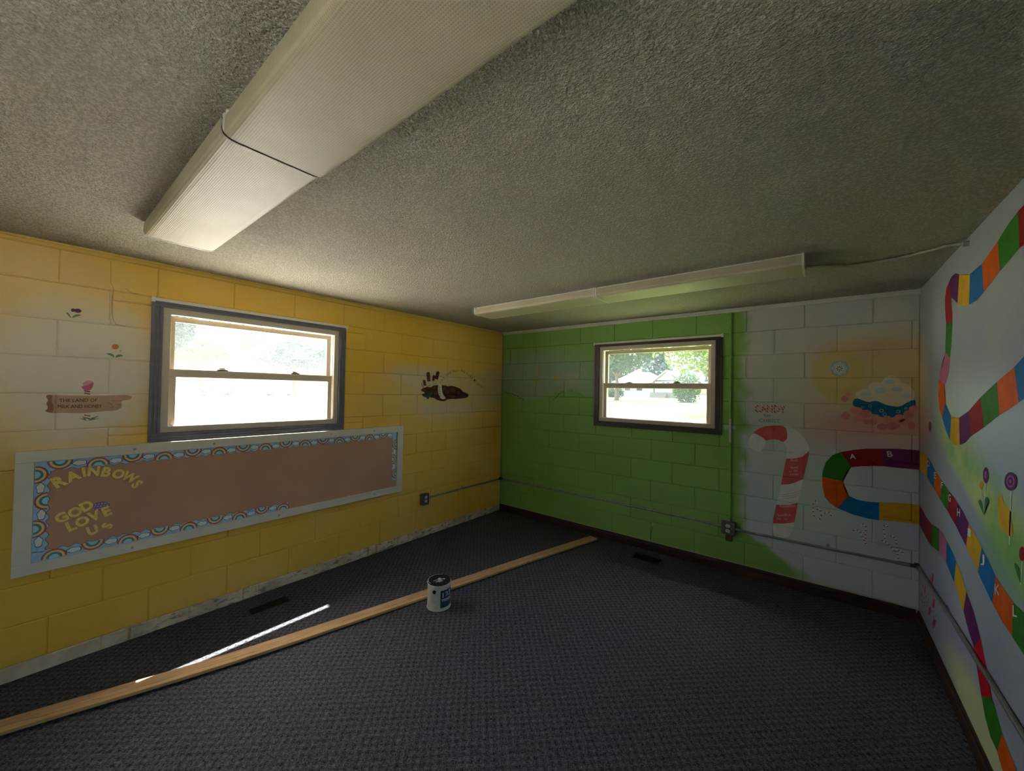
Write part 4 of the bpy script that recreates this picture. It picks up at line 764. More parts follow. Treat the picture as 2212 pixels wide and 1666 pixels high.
('G','painted_cloud','foam_ring','p_blue_dk',3,[(3.5363,1.487),(3.5359,1.4849),(3.5348,1.483),(3.5332,1.4817),(3.5313,1.4812),(3.5294,1.4816),(3.5277,1.4827),(3.5266,1.4845),(3.5262,1.4866),(3.5266,1.4888),(3.5277,1.4907),(3.5293,1.492),(3.5313,1.4925),(3.5332,1.4921),(3.5348,1.491),(3.5359,1.4892)]),
('G','painted_cloud','cloud_shade','ice_lt',3,[(3.5828,1.5867),(3.5805,1.5797),(3.5738,1.5736),(3.5638,1.5695),(3.5519,1.5678),(3.5399,1.5689),(3.5297,1.5727),(3.5229,1.5785),(3.5204,1.5855),(3.5228,1.5926),(3.5296,1.5987),(3.5398,1.6028),(3.5518,1.6044),(3.5637,1.6032),(3.5737,1.5994),(3.5804,1.5936)]),
('G','painted_cloud','cloud_shade','ice_lt',3,[(3.6633,1.6156),(3.6607,1.6077),(3.6532,1.6009),(3.6419,1.5962),(3.6285,1.5944),(3.615,1.5958),(3.6034,1.6001),(3.5957,1.6068),(3.593,1.6147),(3.5957,1.6228),(3.6034,1.6296),(3.6149,1.6342),(3.6284,1.6359),(3.6418,1.6345),(3.6531,1.6301),(3.6607,1.6235)]),
('G','painted_cloud','cloud_shade','ice_lt',3,[(3.7459,1.6234),(3.7438,1.6161),(3.7376,1.6099),(3.7282,1.6057),(3.7172,1.6041),(3.706,1.6053),(3.6966,1.6093),(3.6902,1.6155),(3.6879,1.6227),(3.6902,1.6301),(3.6965,1.6363),(3.706,1.6405),(3.7171,1.6421),(3.7282,1.6407),(3.7375,1.6367),(3.7437,1.6306)]),
('G','painted_cloud','cloud_shade','ice_lt',3,[(3.7025,1.6774),(3.7006,1.6711),(3.6953,1.6658),(3.6874,1.6622),(3.678,1.661),(3.6686,1.6622),(3.6606,1.6658),(3.6552,1.6711),(3.6533,1.6774),(3.6551,1.6838),(3.6605,1.6891),(3.6685,1.6926),(3.678,1.6938),(3.6874,1.6925),(3.6953,1.689),(3.7006,1.6836)]),
('G','painted_cloud','cloud_shade','ice_lt',3,[(3.7885,1.5771),(3.7868,1.571),(3.7817,1.5656),(3.7741,1.562),(3.7651,1.5605),(3.756,1.5615),(3.7483,1.5648),(3.7431,1.5699),(3.7413,1.5761),(3.7431,1.5823),(3.7482,1.5877),(3.7559,1.5913),(3.765,1.5927),(3.774,1.5917),(3.7817,1.5883),(3.7868,1.5832)]),
('G','snowflake','snow_disc','ice',1,[(3.4519,1.7799),(3.4479,1.7562),(3.4364,1.7363),(3.419,1.723),(3.3983,1.7185),(3.3774,1.7235),(3.3594,1.7373),(3.3473,1.758),(3.343,1.7823),(3.3471,1.8065),(3.3591,1.8266),(3.3769,1.8397),(3.3978,1.8437),(3.4186,1.8382),(3.4361,1.8242),(3.4477,1.8037)]),
('G','snowflake','snow_lobe','ice_lt',2,[(3.4442,1.78),(3.4416,1.7708),(3.4345,1.7651),(3.4257,1.7653),(3.4185,1.7712),(3.4158,1.7807),(3.4185,1.79),(3.4256,1.7956),(3.4344,1.7954),(3.4415,1.7894)]),
('G','snowflake','snow_ray','ice_dk',104,[(3.4047,1.7784),(3.4191,1.7781),(3.4191,1.7831),(3.4047,1.7835)]),
('G','snowflake','snow_lobe','ice_lt',2,[(3.4351,1.7547),(3.4324,1.7454),(3.4253,1.7397),(3.4165,1.7399),(3.4093,1.7458),(3.4065,1.7552),(3.4092,1.7645),(3.4163,1.7702),(3.4252,1.77),(3.4323,1.7641)]),
('G','snowflake','snow_ray','ice_dk',104,[(3.4015,1.7734),(3.4118,1.7619),(3.4142,1.7657),(3.404,1.7772)]),
('G','snowflake','snow_lobe','ice_lt',2,[(3.4126,1.7445),(3.4099,1.7351),(3.4027,1.7294),(3.3938,1.7295),(3.3865,1.7354),(3.3837,1.7449),(3.3865,1.7543),(3.3937,1.76),(3.4026,1.7598),(3.4098,1.7539)]),
('G','snowflake','snow_ray','ice_dk',104,[(3.3961,1.7731),(3.3962,1.7571),(3.4001,1.757),(3.4,1.773)]),
('G','snowflake','snow_lobe','ice_lt',2,[(3.3898,1.7555),(3.3871,1.7461),(3.3798,1.7404),(3.3708,1.7405),(3.3635,1.7465),(3.3607,1.756),(3.3634,1.7654),(3.3707,1.7711),(3.3797,1.771),(3.387,1.765)]),
('G','snowflake','snow_ray','ice_dk',104,[(3.3921,1.7775),(3.3819,1.7664),(3.3844,1.7624),(3.3946,1.7735)]),
('G','snowflake','snow_lobe','ice_lt',2,[(3.3802,1.7815),(3.3775,1.7721),(3.3702,1.7664),(3.3612,1.7666),(3.3538,1.7726),(3.3509,1.7822),(3.3537,1.7916),(3.361,1.7973),(3.3701,1.797),(3.3774,1.791)]),
('G','snowflake','snow_ray','ice_dk',104,[(3.3914,1.7838),(3.3768,1.7841),(3.3769,1.779),(3.3914,1.7787)]),
('G','snowflake','snow_lobe','ice_lt',2,[(3.3896,1.8071),(3.3869,1.7977),(3.3796,1.7921),(3.3706,1.7923),(3.3633,1.7983),(3.3604,1.8079),(3.3632,1.8173),(3.3705,1.8229),(3.3795,1.8227),(3.3868,1.8166)]),
('G','snowflake','snow_ray','ice_dk',104,[(3.3946,1.7888),(3.3843,1.8004),(3.3818,1.7966),(3.3921,1.7849)]),
('G','snowflake','snow_lobe','ice_lt',2,[(3.4123,1.8171),(3.4096,1.8077),(3.4024,1.8021),(3.3935,1.8024),(3.3862,1.8084),(3.3834,1.8179),(3.3862,1.8273),(3.3934,1.8329),(3.4023,1.8326),(3.4095,1.8265)]),
('G','snowflake','snow_ray','ice_dk',104,[(3.4,1.789),(3.3999,1.8051),(3.396,1.8052),(3.3961,1.7891)]),
('G','snowflake','snow_lobe','ice_lt',2,[(3.4349,1.8058),(3.4322,1.7965),(3.4251,1.7909),(3.4163,1.7911),(3.4091,1.7971),(3.4063,1.8066),(3.409,1.8159),(3.4161,1.8215),(3.425,1.8212),(3.4321,1.8152)]),
('G','snowflake','snow_ray','ice_dk',104,[(3.404,1.7847),(3.4141,1.7957),(3.4116,1.7997),(3.4015,1.7886)]),
('G','snowflake','snow_core','white_p',3,[(3.4246,1.7805),(3.4226,1.7689),(3.4169,1.7591),(3.4083,1.7527),(3.3982,1.7505),(3.3879,1.753),(3.3792,1.7598),(3.3733,1.7699),(3.3712,1.7817),(3.3733,1.7934),(3.379,1.8032),(3.3877,1.8096),(3.3979,1.8117),(3.4081,1.8091),(3.4167,1.8022),(3.4225,1.7922)]),
('R','winding_path','path_square','p_red',1,[(-1.7294,2.2314),(-1.7745,2.2335),(-1.8568,2.2361),(-1.856,2.104),(-1.7739,2.0946),(-1.7366,2.0976)]),
('R','winding_path','path_square','p_green',1,[(-1.5282,2.1873),(-1.6299,2.2154),(-1.7294,2.2314),(-1.7366,2.0976),(-1.6424,2.0813),(-1.5471,2.0642)]),
('R','winding_path','path_square','p_orange',1,[(-1.3354,2.1495),(-1.4202,2.1657),(-1.5282,2.1873),(-1.5471,2.0642),(-1.4519,2.0428),(-1.3585,2.0213)]),
('R','winding_path','path_square','p_blue',1,[(-1.164,2.1477),(-1.2562,2.1407),(-1.3354,2.1495),(-1.3585,2.0213),(-1.2686,2.0057),(-1.1503,2.0056)]),
('R','winding_path','path_square','p_yellow',1,[(-0.9868,2.1897),(-1.0787,2.1625),(-1.164,2.1477),(-1.1503,2.0056),(-1.064,2.0165),(-0.9549,2.0494)]),
('R','winding_path','path_square','p_purple',1,[(-0.7802,2.1947),(-0.8349,2.2155),(-0.9215,2.2129),(-0.9868,2.1897),(-0.9549,2.0494),(-0.8965,2.0791),(-0.8618,2.0978),(-0.8353,2.1046)]),
('R','winding_path','path_square','p_red',1,[(-0.7802,2.1947),(-0.7329,2.1759),(-0.6999,2.1229),(-0.7041,2.0619),(-0.7279,1.9803),(-0.8534,1.9644),(-0.8533,2.0118),(-0.8354,2.0769),(-0.8353,2.1046)]),
('R','winding_path','path_square','p_green',1,[(-0.7279,1.9803),(-0.8534,1.9644),(-0.8535,1.9589),(-0.8361,1.8424),(-0.8093,1.7804),(-0.7091,1.8231),(-0.7282,1.903)]),
('R','winding_path','path_square','p_pink',1,[(-0.7091,1.8231),(-0.8093,1.7804),(-0.782,1.7025),(-0.7445,1.67),(-0.696,1.6418),(-0.5634,1.676),(-0.5932,1.7273),(-0.6452,1.7499),(-0.6855,1.7876)]),
('R','winding_path','path_square','p_orange',1,[(-0.5634,1.676),(-0.696,1.6418),(-0.6863,1.6019),(-0.7103,1.5357),(-0.6405,1.4519),(-0.5729,1.5042),(-0.5508,1.5824)]),
('R','winding_path','path_square','p_blue',1,[(-0.7103,1.5357),(-0.764,1.4989),(-0.8337,1.4653),(-0.8107,1.3394),(-0.7264,1.3847),(-0.6405,1.4519)]),
('R','winding_path','path_square','p_yellow',1,[(-0.8337,1.4653),(-0.9065,1.4613),(-0.9833,1.4669),(-0.9962,1.3312),(-0.9069,1.3225),(-0.8107,1.3394)]),
('R','winding_path','path_square','p_purple',1,[(-0.9833,1.4669),(-1.0646,1.4854),(-1.1436,1.505),(-1.1845,1.3921),(-1.0941,1.3522),(-0.9962,1.3312)]),
('R','winding_path','path_square','p_red',1,[(-1.1436,1.505),(-1.3171,1.5699),(-1.3612,1.4427),(-1.2807,1.4185),(-1.1845,1.3921)]),
('R','winding_path','path_square','p_green',1,[(-1.3171,1.5699),(-1.4191,1.5977),(-1.5169,1.6316),(-1.5455,1.5024),(-1.4611,1.4744),(-1.3612,1.4427)]),
('R','winding_path','path_square','p_orange',1,[(-1.5169,1.6316),(-1.6147,1.6553),(-1.6911,1.6792),(-1.7303,1.5528),(-1.6404,1.5258),(-1.5455,1.5024)]),
('R','winding_path','path_square','p_blue',1,[(-1.6911,1.6792),(-1.7309,1.694),(-1.772,1.7095),(-1.854,1.7378),(-1.8532,1.5864),(-1.7713,1.5642),(-1.7303,1.5528)]),
('R','lettered_path','path_square','p_yellow',1,[(0.0058,1.1955),(-0.1138,1.1976),(-0.2656,1.1772),(-0.2401,1.0528),(-0.1151,1.0597),(0.0044,1.0632)]),
('R','lettered_path','path_square','p_blue',1,[(-0.2656,1.1772),(-0.38,1.1554),(-0.4635,1.1279),(-0.4291,1.0125),(-0.3312,1.031),(-0.2401,1.0528)]),
('R','lettered_path','path_square','p_orange',1,[(-0.4635,1.1279),(-0.5425,1.1092),(-0.6278,1.0948),(-0.6034,0.975),(-0.5211,0.9926),(-0.4291,1.0125)]),
('R','lettered_path','path_square','p_green',1,[(-0.6278,1.0948),(-0.7083,1.0762),(-0.7935,1.0628),(-0.7624,0.9482),(-0.6891,0.9611),(-0.6034,0.975)]),
('R','lettered_path','path_square','p_red',1,[(-0.7935,1.0628),(-0.8821,1.052),(-0.9602,1.0341),(-0.9246,0.913),(-0.8477,0.9282),(-0.7624,0.9482)]),
('R','lettered_path','path_square','p_purple',1,[(-0.9602,1.0341),(-1.0652,1.0115),(-1.1438,0.9814),(-1.106,0.8599),(-1.0202,0.8833),(-0.9246,0.913)]),
('R','lettered_path','path_square','p_yellow',1,[(-1.1438,0.9814),(-1.243,0.9499),(-1.3305,0.923),(-1.2803,0.7988),(-1.2044,0.8263),(-1.106,0.8599)]),
('R','lettered_path','path_square','p_blue',1,[(-1.3305,0.923),(-1.4178,0.8966),(-1.4983,0.8595),(-1.4628,0.7395),(-1.3757,0.7692),(-1.2803,0.7988)]),
('R','lettered_path','path_square','p_orange',1,[(-1.4983,0.8595),(-1.5942,0.8433),(-1.6787,0.8323),(-1.6651,0.7059),(-1.5674,0.7153),(-1.4628,0.7395)]),
('R','lettered_path','path_square','p_green',1,[(-1.6787,0.8323),(-1.7678,0.8362),(-1.8901,0.8403),(-1.8892,0.6938),(-1.7671,0.6936),(-1.6651,0.7059)]),
('R','game_path','path_square','p_purple',1,[(0.0018,0.8125),(-0.103,0.8054),(-0.2073,0.7855),(-0.1754,0.6575),(-0.0898,0.6639),(0.0005,0.6798)]),
('R','game_path','path_square','p_red',1,[(-0.2073,0.7855),(-0.2819,0.7779),(-0.3826,0.7783),(-0.3714,0.6431),(-0.2699,0.6439),(-0.1754,0.6575)]),
('R','game_path','path_square','p_green',1,[(-0.3826,0.7783),(-0.4771,0.7919),(-0.5681,0.8027),(-0.5688,0.6698),(-0.4779,0.659),(-0.3714,0.6431)]),
('R','game_path','path_square','p_pink',1,[(-0.5681,0.8027),(-0.6497,0.8042),(-0.7441,0.7839),(-0.7332,0.6591),(-0.6504,0.6691),(-0.5688,0.6698)]),
('R','game_path','path_square','p_blue',1,[(-0.7441,0.7839),(-0.8394,0.7623),(-0.9332,0.734),(-0.8918,0.6114),(-0.8131,0.6363),(-0.7332,0.6591)]),
('R','game_path','path_square','p_yellow',1,[(-0.9332,0.734),(-1.0352,0.6922),(-1.1099,0.6491),(-1.0615,0.5371),(-0.9676,0.5741),(-0.8918,0.6114)]),
('R','game_path','path_square','p_purple',1,[(-1.1099,0.6491),(-1.2276,0.5969),(-1.3118,0.5297),(-1.2552,0.4779),(-1.222,0.4436),(-1.1305,0.4885),(-1.0615,0.5371)]),
('R','game_path','path_square','p_red2',1,[(-1.3118,0.5297),(-1.3752,0.4619),(-1.4257,0.3839),(-1.453,0.3611),(-1.3303,0.2874),(-1.3167,0.3261),(-1.2731,0.3909),(-1.222,0.4436)]),
('R','game_path','path_square','p_green',1,[(-1.3303,0.2874),(-1.453,0.3611),(-1.5182,0.3229),(-1.566,0.2903),(-1.5179,0.1883),(-1.4376,0.1935),(-1.3749,0.2312)]),
('R','game_path','path_square','p_orange',1,[(-1.566,0.2903),(-1.6427,0.2721),(-1.7077,0.2574),(-1.7575,0.2449),(-1.6299,0.1366),(-1.5656,0.1591),(-1.5179,0.1883)]),
('R','lollipop_flower','candy_disc','p_purple',1,[(-1.4206,1.248),(-1.418,1.2349),(-1.4104,1.223),(-1.3991,1.2138),(-1.3856,1.2089),(-1.3719,1.2091),(-1.3601,1.2144),(-1.3522,1.2241),(-1.3494,1.2367),(-1.3523,1.2502),(-1.3602,1.2624),(-1.372,1.2715),(-1.3857,1.276),(-1.3992,1.2754),(-1.4105,1.2698),(-1.418,1.2602)]),
('R','lollipop_flower','candy_swirl','lilac',2,[(-1.3989,1.2464),(-1.3977,1.2398),(-1.3944,1.2339),(-1.3893,1.2294),(-1.3834,1.2272),(-1.3774,1.2275),(-1.3723,1.2303),(-1.3689,1.2352),(-1.3677,1.2415),(-1.3689,1.2482),(-1.3723,1.2542),(-1.3774,1.2586),(-1.3834,1.2608),(-1.3894,1.2604),(-1.3944,1.2575),(-1.3977,1.2526)]),
('R','lollipop_flower','candy_disc','p_yellow',1,[(-1.3505,1.1934),(-1.3489,1.1858),(-1.3441,1.1788),(-1.337,1.1733),(-1.3285,1.1703),(-1.3199,1.1702),(-1.3126,1.173),(-1.3077,1.1783),(-1.306,1.1854),(-1.3077,1.1931),(-1.3126,1.2002),(-1.3199,1.2056),(-1.3285,1.2086),(-1.337,1.2085),(-1.3441,1.2056),(-1.3489,1.2003)]),
('R','lollipop_flower','stem','stem',101,[(-1.3755,1.2073),(-1.3572,1.0684),(-1.3686,1.0709),(-1.3867,1.209)]),
('R','lollipop_flower','stem','stem',101,[(-1.3267,1.1698),(-1.359,1.0723),(-1.3669,1.0745),(-1.3349,1.1716)]),
('R','lollipop_flower','leaf','leaf_dk',2,[(-1.2896,1.1165),(-1.3077,1.1245),(-1.324,1.1241),(-1.3386,1.1153),(-1.3507,1.0998),(-1.3604,1.0775),(-1.3575,1.0712),(-1.342,1.0808),(-1.321,1.0922),(-1.2942,1.1056)]),
('R','lollipop_flower','leaf','leaf_dk',2,[(-1.3833,1.1494),(-1.4009,1.1539),(-1.4159,1.1523),(-1.4282,1.1448),(-1.4249,1.1368),(-1.4061,1.1282),(-1.3887,1.1097),(-1.3731,1.081),(-1.3669,1.0781),(-1.3703,1.1014),(-1.3726,1.1215),(-1.3737,1.1386)]),
('R','red_tulip','bloom','p_red',1,[(-1.7819,1.0389),(-1.78,1.0288),(-1.7746,1.0191),(-1.7664,1.0111),(-1.7567,1.006),(-1.7469,1.0046),(-1.7386,1.0074),(-1.7329,1.0137),(-1.731,1.0228),(-1.733,1.0331),(-1.7387,1.0431),(-1.7471,1.0511),(-1.7569,1.056),(-1.7666,1.057),(-1.7747,1.0541),(-1.7801,1.0477)]),
('R','red_tulip','stem','stem',101,[(-1.7537,1.0072),(-1.7382,0.9161),(-1.7473,0.9193),(-1.7627,1.0099)]),
('R','red_tulip','leaf','leaf_dk',2,[(-1.692,0.975),(-1.7028,0.9802),(-1.716,0.9791),(-1.7315,0.972),(-1.742,0.9565),(-1.7475,0.9325),(-1.7428,0.9254),(-1.7275,0.9351),(-1.7116,0.948),(-1.695,0.9641)]),
('R','large_lollipop','golden_leaf','p_yellow',1,[(-1.5368,1.1843),(-1.5284,1.174),(-1.5232,1.161),(-1.5214,1.1454),(-1.5228,1.1273),(-1.5276,1.1067),(-1.5344,1.0903),(-1.5433,1.0779),(-1.5542,1.0696),(-1.567,1.0653),(-1.5821,1.0622),(-1.5996,1.0603),(-1.6192,1.0595),(-1.6408,1.0597),(-1.6569,1.0622),(-1.6678,1.0669),(-1.6738,1.0738),(-1.6749,1.0829),(-1.6741,1.0915),(-1.6716,1.0996),(-1.6672,1.1073),(-1.661,1.1145),(-1.657,1.122),(-1.6553,1.1296),(-1.6558,1.1374),(-1.6585,1.1454),(-1.6565,1.1515),(-1.6497,1.156),(-1.6379,1.1589),(-1.6211,1.16),(-1.6068,1.1627),(-1.5954,1.1668),(-1.5868,1.1725),(-1.5811,1.1797),(-1.5754,1.1857),(-1.5697,1.1905),(-1.5639,1.194),(-1.5581,1.1963),(-1.5516,1.1955),(-1.5446,1.1915)]),
('R','large_lollipop','stem','stem',101,[(-1.6512,1.2325),(-1.6359,1.0238),(-1.6495,1.0277),(-1.6646,1.2349)]),
('R','large_lollipop','candy_disc','p_purple',2,[(-1.7165,1.2728),(-1.7122,1.2595),(-1.6997,1.2465),(-1.6808,1.2357),(-1.6579,1.2288),(-1.6345,1.227),(-1.6142,1.2307),(-1.6003,1.2396),(-1.5955,1.2522),(-1.6004,1.2664),(-1.6143,1.28),(-1.6347,1.2907),(-1.6582,1.2969),(-1.681,1.2978),(-1.6999,1.2935),(-1.7123,1.2847)]),
('R','large_lollipop','candy_swirl','lilac',3,[(-1.6975,1.2696),(-1.6945,1.2603),(-1.686,1.2514),(-1.6732,1.2441),(-1.6579,1.2395),(-1.6424,1.2385),(-1.629,1.2411),(-1.62,1.2472),(-1.6168,1.2558),(-1.62,1.2655),(-1.6291,1.2747),(-1.6426,1.2819),(-1.6581,1.2862),(-1.6734,1.2868),(-1.6862,1.2839),(-1.6946,1.2778)]),
('R','large_lollipop','candy_swirl','p_purple',4,[(-1.6845,1.2674),(-1.6825,1.2611),(-1.6768,1.2552),(-1.6682,1.2503),(-1.658,1.2473),(-1.6476,1.2466),(-1.6388,1.2485),(-1.6328,1.2525),(-1.6308,1.2582),(-1.6329,1.2646),(-1.6389,1.2707),(-1.6477,1.2755),(-1.6581,1.2784),(-1.6683,1.2789),(-1.6769,1.2769),(-1.6825,1.2729)]),
('R','large_lollipop','candy_swirl','lilac',5,[(-1.6697,1.2648),(-1.6688,1.262),(-1.6663,1.2592),(-1.6625,1.257),(-1.658,1.2557),(-1.6535,1.2555),(-1.6497,1.2564),(-1.6471,1.2582),(-1.6462,1.2608),(-1.6471,1.2637),(-1.6497,1.2665),(-1.6535,1.2687),(-1.6581,1.27),(-1.6625,1.2702),(-1.6663,1.2693),(-1.6688,1.2674)]),
('R','red_brush_mark','brush_dab','red_dk2',1,[(-0.4335,0.4642),(-0.4217,0.4404),(-0.4041,0.4219),(-0.3874,0.416),(-0.3781,0.425),(-0.3798,0.4456),(-0.3919,0.4697),(-0.4096,0.488),(-0.4261,0.4935),(-0.4351,0.4844)]),
('R','red_brush_mark','brush_dab','red_dk2',1,[(-0.3715,0.4357),(-0.3653,0.4226),(-0.3567,0.4127),(-0.349,0.41),(-0.3451,0.4154),(-0.3466,0.427),(-0.3528,0.4402),(-0.3614,0.4499),(-0.3691,0.4526),(-0.3729,0.4471)]),
('R','red_brush_mark','brush_dab','red_dk2',1,[(-0.4392,0.3969),(-0.4321,0.3835),(-0.4205,0.3726),(-0.409,0.3683),(-0.4019,0.3723),(-0.402,0.3832),(-0.4093,0.3967),(-0.4209,0.4076),(-0.4324,0.4117),(-0.4394,0.4076)]),
('R','red_brush_mark','brush_dab','red_dk2',1,[(-0.4607,0.3211),(-0.45,0.3),(-0.4333,0.2828),(-0.417,0.2762),(-0.4072,0.2828),(-0.408,0.3002),(-0.419,0.3216),(-0.4358,0.3386),(-0.452,0.3449),(-0.4614,0.3382)]),
('R','red_brush_mark','brush_dab','red_dk2',1,[(-0.3493,0.2313),(-0.3378,0.2091),(-0.3199,0.1908),(-0.3023,0.1834),(-0.2918,0.1899),(-0.2926,0.208),(-0.3044,0.2305),(-0.3225,0.2487),(-0.3399,0.2557),(-0.3501,0.249)]),
('R','red_brush_mark','brush_dab','red_dk2',1,[(-0.4704,0.2087),(-0.4594,0.1871),(-0.4415,0.1688),(-0.4236,0.1608),(-0.4126,0.1664),(-0.4128,0.1836),(-0.4243,0.2055),(-0.4423,0.2237),(-0.46,0.2313),(-0.4707,0.2255)]),
('R','red_brush_mark','brush_dab','red_dk2',1,[(-0.2005,0.3078),(-0.1916,0.2871),(-0.1807,0.2723),(-0.1721,0.269),(-0.169,0.2787),(-0.1728,0.2975),(-0.1819,0.3183),(-0.1928,0.3329),(-0.2013,0.336),(-0.2042,0.3264)]),
('R','red_brush_mark','brush_dab','red_dk2',1,[(-0.1283,0.2999),(-0.1239,0.2904),(-0.118,0.2834),(-0.1131,0.2816),(-0.1109,0.2857),(-0.1123,0.2941),(-0.1168,0.3036),(-0.1226,0.3106),(-0.1276,0.3124),(-0.1297,0.3083)]),
('R','red_brush_mark','brush_dab','red_dk2',1,[(-0.4269,0.2634),(-0.4239,0.2602),(-0.4175,0.2564),(-0.4101,0.2533),(-0.4045,0.2522),(-0.4029,0.2535),(-0.4059,0.2567),(-0.4123,0.2606),(-0.4197,0.2636),(-0.4253,0.2647)]),
('R','red_brush_mark','brush_dab','red_dk2',1,[(-0.4983,0.2645),(-0.4955,0.2614),(-0.4894,0.2577),(-0.4823,0.2547),(-0.477,0.2536),(-0.4754,0.2549),(-0.4783,0.258),(-0.4844,0.2618),(-0.4915,0.2648),(-0.4968,0.2658)]),
('R','red_brush_mark','brush_dab','red_dk2',1,[(-0.501,0.2347),(-0.4985,0.2319),(-0.4931,0.2285),(-0.4868,0.2258),(-0.4821,0.2248),(-0.4808,0.226),(-0.4833,0.2288),(-0.4887,0.2323),(-0.495,0.235),(-0.4997,0.2359)]),
('R','red_brush_mark','brush_dab','red_dk2',1,[(-0.1654,0.2382),(-0.1614,0.2324),(-0.1542,0.2269),(-0.1464,0.2239),(-0.1411,0.2245),(-0.1403,0.2285),(-0.1443,0.2343),(-0.1516,0.2398),(-0.1593,0.2428),(-0.1646,0.2422)]),
('R','red_brush_mark','brush_dab','red_dk2',1,[(-0.2328,0.2719),(-0.2293,0.2663),(-0.2231,0.2614),(-0.2166,0.2588),(-0.2122,0.2598),(-0.2117,0.2638),(-0.2153,0.2694),(-0.2215,0.2743),(-0.228,0.2768),(-0.2323,0.2759)]),
('R','red_brush_mark','brush_dab','red_dk2',1,[(-0.1812,0.2151),(-0.1775,0.2097),(-0.1704,0.2045),(-0.1627,0.2015),(-0.1573,0.2017),(-0.1563,0.2052),(-0.1602,0.2107),(-0.1673,0.2159),(-0.175,0.2189),(-0.1803,0.2186)]),
('R','red_brush_mark','brush_dab','red_dk2',1,[(-0.251,0.2439),(-0.2473,0.239),(-0.2398,0.2339),(-0.2315,0.2306),(-0.2255,0.2303),(-0.2242,0.2332),(-0.228,0.2382),(-0.2355,0.2433),(-0.2438,0.2465),(-0.2497,0.2468)]),
('R','red_brush_mark','brush_dab','red_dk2',1,[(-0.1148,0.1878),(-0.1108,0.1802),(-0.1046,0.1741),(-0.0985,0.1717),(-0.095,0.174),(-0.0954,0.1801),(-0.0995,0.1876),(-0.1058,0.1938),(-0.1118,0.1961),(-0.1152,0.1938)]),
('R','red_brush_mark','brush_dab','red_dk2',1,[(-0.1891,0.1988),(-0.1855,0.1938),(-0.1786,0.1889),(-0.1709,0.1858),(-0.1654,0.1857),(-0.1644,0.1888),(-0.168,0.1938),(-0.175,0.1987),(-0.1827,0.2018),(-0.1881,0.2018)]),
('R','red_brush_mark','brush_dab','red_dk2',1,[(-0.2631,0.2265),(-0.2601,0.2227),(-0.2544,0.2188),(-0.248,0.2162),(-0.2434,0.216),(-0.2424,0.2182),(-0.2453,0.222),(-0.2511,0.226),(-0.2575,0.2285),(-0.262,0.2287)]),
('R','red_brush_mark','brush_dab','red_dk2',1,[(-0.0981,0.2346),(-0.0918,0.2203),(-0.0841,0.21),(-0.078,0.2076),(-0.0759,0.2142),(-0.0785,0.2272),(-0.0849,0.2415),(-0.0926,0.2518),(-0.0986,0.2541),(-0.1007,0.2475)]),
('R','red_brush_mark','brush_dab','red_dk2',1,[(-0.2992,0.2796),(-0.2956,0.2735),(-0.2895,0.2683),(-0.2833,0.2658),(-0.2792,0.2671),(-0.2789,0.2717),(-0.2826,0.2778),(-0.2887,0.283),(-0.2949,0.2855),(-0.2989,0.2841)]),
('R','red_brush_mark','brush_dab','red_dk2',1,[(-0.1472,0.1614),(-0.1443,0.1575),(-0.139,0.1536),(-0.1331,0.1512),(-0.1289,0.1512),(-0.1281,0.1536),(-0.131,0.1575),(-0.1364,0.1614),(-0.1423,0.1638),(-0.1464,0.1638)]),
('R','red_brush_mark','brush_dab','maroon',1,[(-0.3685,1.3853),(-0.3571,1.3617),(-0.3288,1.3502),(-0.2999,1.3578),(-0.2876,1.3804),(-0.2995,1.4045),(-0.3283,1.4156),(-0.3568,1.4075)]),
('G','hill_lettering','faded_mark','green_ink',101,[(0.8,1.4617),(0.8187,1.4791),(0.8115,1.4848),(0.7927,1.4674)]),
('G','hill_lettering','faded_mark','green_ink',101,[(0.8295,1.4805),(0.8422,1.4977),(0.8339,1.5021),(0.8211,1.4849)]),
('G','hill_lettering','faded_mark','green_ink',101,[(0.8527,1.499),(0.8625,1.5185),(0.8535,1.5218),(0.8437,1.5022)]),
('G','hill_lettering','faded_mark','green_ink',101,[(0.8727,1.5197),(0.8796,1.539),(0.8702,1.5414),(0.8634,1.522)]),
('G','hill_lettering','faded_mark','green_ink',101,[(0.8889,1.5385),(0.8987,1.5505),(0.8908,1.5553),(0.881,1.5433)]),
('G','hill_lettering','faded_mark','green_ink',101,[(0.907,1.5498),(0.9225,1.557),(0.918,1.5643),(0.9025,1.5572)]),
('G','hill_lettering','faded_mark','green_ink',101,[(0.9333,1.5582),(0.9459,1.5676),(0.9396,1.5739),(0.927,1.5644)]),
('G','hill_lettering','faded_mark','green_ink',101,[(0.0446,1.5368),(0.1239,1.5305),(0.1255,1.5419),(0.0462,1.5483)]),
('G','hill_lettering','faded_mark','green_ink',101,[(0.1572,1.5237),(0.2009,1.5151),(0.2045,1.526),(0.1608,1.5347)]),
('G','hill_lettering','faded_mark','green_ink',101,[(0.2062,1.5076),(0.2398,1.5026),(0.2425,1.5137),(0.209,1.5187)]),
('G','hill_lettering','faded_mark','green_ink',101,[(0.2525,1.4959),(0.2764,1.4871),(0.2825,1.4972),(0.2586,1.5061)]),
('G','hill_lettering','faded_mark','green_ink',101,[(0.2916,1.4723),(0.3245,1.4638),(0.329,1.4744),(0.2961,1.4829)]),
('G','hill_lettering','faded_mark','green_ink',101,[(0.3368,1.463),(0.3602,1.4507),(0.368,1.4599),(0.3446,1.4723)]),
]
